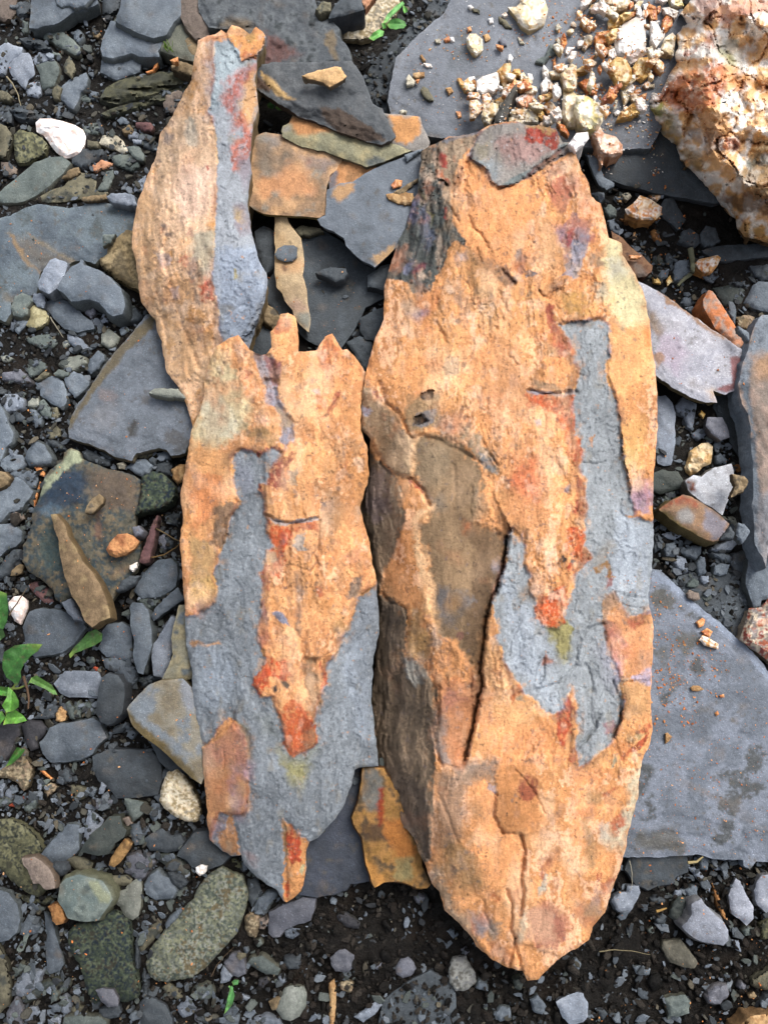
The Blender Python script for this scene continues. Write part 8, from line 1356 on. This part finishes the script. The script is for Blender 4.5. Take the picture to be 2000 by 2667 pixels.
# ---------------------------------------------------------------- plants
def leaf(name, pts, z0, hexa, parent=None, curl=.004, vein=None, tile='a3', rise=0.0):
    """a blade traced as an outline, with midrib, cupping and a slight thickness"""
    out = roughen(P(tile, pts), 5, .6, 3); inner, d = lattice(out, 3.2); v, f, src = triangulate(out, inner); n = len(out)
    dd = np.zeros(len(v)); m = src >= n; dd[m] = d[src[m]-n]; c = v.mean(0); _, _, vt = np.linalg.svd(v-c, full_matrices=False); a = (v-c)@vt[0]; b = (v-c)@vt[1]; L = np.abs(a).max(); W = np.abs(b).max()
    z = z0+rise*(a/L)+curl*(b/W)**2-curl*.5*(a/L)**2+.0006*np.cos(a/5)*sm(0, W*.6, np.abs(b))-.0009*np.exp(-(b/2.5)**2)
    X, Y = to_world(v[:, 0], v[:, 1], z); V = np.stack([X, Y, z], 1); base = lin(hexa)
    C = base[None]*(1+.25*fbm(v[:, 0]/22, v[:, 1]/22, 5, 3)+.35*np.exp(-(b/2.2)**2)+.10*np.cos(a/5))[:, None]; C = C*(1-.22*np.exp(-(((a+np.abs(b)*.9) % 11-5.5)/1.3)**2))[:, None]; so = (sm(.35, .6, fbm(v[:, 0]/9, v[:, 1]/9, 8, 3))*.5)[:, None]; C = C*(1-so)+lin('5c5038')*so; y_ = sm(.5, 1, -a/L)[:, None]*.35; C = C*(1-y_)+lin('a8b850')*y_
    A, B, D = V[f[:, 0]], V[f[:, 1]], V[f[:, 2]]; up = (B[:, 0]-A[:, 0])*(D[:, 1]-A[:, 1])-(B[:, 1]-A[:, 1])*(D[:, 0]-A[:, 0]); f = np.where((up < 0)[:, None], f[:, ::-1], f)
    V2 = V.copy(); V2[:, 2] -= .00035; F = np.concatenate([f, f[:, ::-1]+len(V)])
    ob = new_mesh(name, np.concatenate([V, V2]), F, np.clip(np.concatenate([C, C*.8]), 0, 1), M['leaf'], tuple(V.mean(0)))
    if parent: ob.location = Vector(ob.location)-Vector(parent.location); ob.parent = parent
    return ob
def tube(name, pts, rad, hexa, parent=None, material=None, seg=6):
    pts = np.array(pts, float); n = len(pts); V, F = [], []
    for i in range(n):
        t = pts[min(i+1, n-1)]-pts[max(i-1, 0)]; t /= np.linalg.norm(t); s = np.cross(t, [0, 0, 1.]); s /= np.linalg.norm(s)+1e-9; u = np.cross(s, t); r = rad*(1-.6*i/n)
        for k in range(seg): a = 2*math.pi*k/seg; V.append(pts[i]+(s*math.cos(a)+u*math.sin(a))*r)
    for i in range(n-1):
        for k in range(seg): F.append((i*seg+k, i*seg+(k+1) % seg, (i+1)*seg+(k+1) % seg, (i+1)*seg+k))
    o = pts[0]; ob = new_mesh(name, V, F, np.repeat(lin(hexa)[None], len(V), 0), material or M['twig'], tuple(o))
    if parent: ob.location = Vector(o)-Vector(parent.location); ob.parent = parent
    return ob
def path(tile, s, z, sag=0.0, sub=5):
    q = P(tile, s); o = []
    for i in range(len(q)-1):
        for k in range(sub): t = k/sub; o.append(q[i]*(1-t)+q[i+1]*t)
    o.append(q[-1]); o = np.array(o); o = o+np.stack([fbm(o[:, 0]/30, o[:, 1]/30, 5, 2), fbm(o[:, 0]/30, o[:, 1]/30, 9, 2)], 1)*3
    x, y = to_world(o[:, 0], o[:, 1], z); zz = np.maximum(rast_z(x, y)+.0008, z); x, y = to_world(o[:, 0], o[:, 1], zz); return np.stack([x, y, zz], 1)
def plant(name, label, tile, u, v, cat='plant'):
    q = P(tile, f'{u},{v}')[0]; x, y = to_world(q[0], q[1], .004); e = bpy.data.objects.new(name, None); e.location = (float(x), float(y), .004); e.empty_display_size = .01; COL.objects.link(e); tag(e, label, cat); return e
p1 = plant('broadleaf_plant', 'bright green broad-leaved seedling at the left edge of the gravel', 'a3', 110, 980)
leaf('leaf', '25,720 40,660 130,600 240,585 370,590 330,650 270,690 210,760 180,830 185,880 150,955 110,910 60,880 25,800', .024, '38662c', p1, .006, rise=-.004)
leaf('leaf', '240,950 275,880 320,860 400,910 450,940 480,990 500,1030 460,1020 380,970 310,940 260,920', .017, '4e7434', p1, .003)
leaf('leaf', '20,1120 60,1050 75,960 130,1010 165,1080 165,1130 120,1170 60,1180', .022, '548834', p1, .004)
leaf('leaf', '30,1290 60,1190 140,1160 200,1200 235,1250 150,1275 60,1280', .019, '5c9038', p1, .004)
leaf('leaf', '-60,950 70,960 75,1000 60,1040 -60,1020', .020, '4a8434', p1, .003)
leaf('leaf', '-60,1180 20,1170 50,1220 0,1290 -60,1300', .016, '4c8034', p1, .003)
for s_ in ('110,980 100,1060 60,1180', '110,980 140,930 150,900', '110,980 180,970 240,940', '60,1180 70,1140 80,1110', '60,1180 80,1230 100,1250', '110,980 70,990 50,985'):
    tube('stem', path('a3', s_, .012), .0010, '7c8a48', p1)
p2 = plant('leafy_plant', 'dark green leaves cut by the left edge above the bright seedling', 'a3', 10, 300)
leaf('leaf', '-60,130 0,130 60,150 70,230 75,330 60,400 30,460 -60,430', .018, '3c6a30', p2, .003)
leaf('leaf', '-60,400 20,440 50,520 0,560 -60,540', .012, '3a5a2c', p2, .002)
for nm, lb, pts, z, hx in [('fallen_leaf', 'ragged dark green leaf lying between two slates', '600,680 640,620 700,560 760,490 830,460 890,500 880,560 820,600 720,640 650,670 610,710', .014, '4a7038'),
                           ('grass_tuft_leaf', 'dark green leaf showing beside the blackish stone at the left', '50,1650 100,1560 150,1480 220,1500 180,1560 100,1630', .012, '3c6a2c')]:
    o = leaf(nm, pts, z, hx); tag(o, lb, 'leaf')
p3 = plant('seedling', 'small green seedling standing at the bottom left of the frame', 'b4', 350, 1870)
leaf('leaf', '280,2130 310,1990 330,1900 350,1880 370,1970 350,2050', .013, '5a9452', p3, .001, tile='b4', rise=.004)
leaf('leaf', '345,1850 370,1830 405,1835 400,1870 360,1880', .014, '4a7c48', p3, .001, tile='b4')
leaf('leaf', '315,1890 325,1880 350,1900 340,1930', .013, '5a9050', p3, .001, tile='b4')
p4 = plant('seedling', 'round-leaved green seedling at the top left of the crumb-strewn slate slab', 'c0', 60, 230)
leaf('leaf', '20,210 60,165 120,155 180,185 192,220 170,245 130,245 100,255 50,245', .034, '569246', p4, .002, tile='c0')
leaf('leaf', '-10,200 30,120 100,50 160,10 178,30 120,90 60,150 20,200', .036, '78b468', p4, .001, tile='c0')
leaf('leaf', '160,40 200,70 205,100 175,112 165,80', .034, '6aa850', p4, .001, tile='c0')
leaf('leaf', '-130,330 -90,280 -40,250 0,270 -10,310 -60,330 -90,350', .034, '78b860', p4, .002, tile='c0')
leaf('leaf', '-20,200 10,190 20,240 -10,250', .034, '6aa850', p4, .001, tile='c0')
p5 = plant('seedling', 'tiny green leaves in the black gap beside the tan blade', 'b0', 740, 920)
leaf('leaf', '720,930 750,895 800,930 790,955 740,950', .020, '8cc468', p5, .001, tile='b0'); leaf('leaf', '650,900 690,870 725,900 700,940 660,930', .016, '3c6c34', p5, .001, tile='b0')
p6 = plant('moss_tuft', 'small bright moss tuft on the greenish slate at the top', 'a0', 1445, 400, 'moss')
for k in range(26):
    a = 1400+RNG.uniform(0, 90); b = 360+RNG.uniform(0, 70); q = P('a0', f'{a},{b}')[0]; x, y = to_world(q[0], q[1], .018); dx, dy = RNG.uniform(-.002, .002, 2)
    tube('moss_blade', [(x, y, .015), (x+dx*.5, y+dy*.5, .018), (x+dx, y+dy, .0195)], .00035, '7a9a40', p6, M['leaf'], 4)
for lb, tile, s, z, r, hx in [('pale dry stem crossing the white stone at the left', 'a3', '90,340 130,270 180,190 240,100', .019, .0007, '5c5040'),
        ('bent dry stalk curving through the gravel at the upper left', 'a0', '60,660 120,730 165,830 180,920', .006, .0008, '8a8068'),
        ('thin pale root lying on the soil near the lower right', 'd4', '200,1590 330,1575 480,1580 640,1610', .006, .0004, '7c7258'),
        ('thin upright root strand beside the lower right edge of the largest slab', 'd4', '460,800 475,900 478,1000 465,1060', .014, .00035, '9a9484'),
        ('straw-coloured stalk crossing the gravel left of the middle slab', 'a2', '1310,1500 1420,1480 1520,1420 1560,1370', .014, .0006, '6a5434'),
        ('thin brown stalk joining the straw-coloured one near the middle slab', 'a2', '1350,1250 1450,1300 1550,1360', .014, .0006, '6a5a40'),
        ('brown twig standing among the green leaves at the left', 'a3', '210,860 240,960 255,1080 250,1150', .014, .0012, '5c4838'),
        ('fine root hair right of the grey-green granite rock', 'b4', '170,1800 220,1700 290,1620 360,1550', .006, .0003, '5c4c3c'),
        ('bent grey stalk below the long ribbed slate at the left', 'a1', '440,1080 490,1160 550,1260', .006, .0006, '8a8474'),
        ('lichened twig beside the lavender slab', 'd1', '985,490 1000,600 1005,690 930,750 870,815', .008, .0026, '70705a'),
        ('short dark twig on the quartz boulder', 'd0', '1180,920 1240,900 1300,880', .078, .0016, '3c4044'),
        ('straw stalk under the large spotted slab near the bottom right', 'd4', '960,825 1040,815 1095,765', .012, .0011, '9c8c64'),
        ('rusty grass blade in the gravel at the lower right', 'd4', '690,1240 740,1225 780,1215', .010, .001, '9c7c48')]:
    tag(tube('dry_stalk', path(tile, s, z), r, hx), lb, 'stalk')
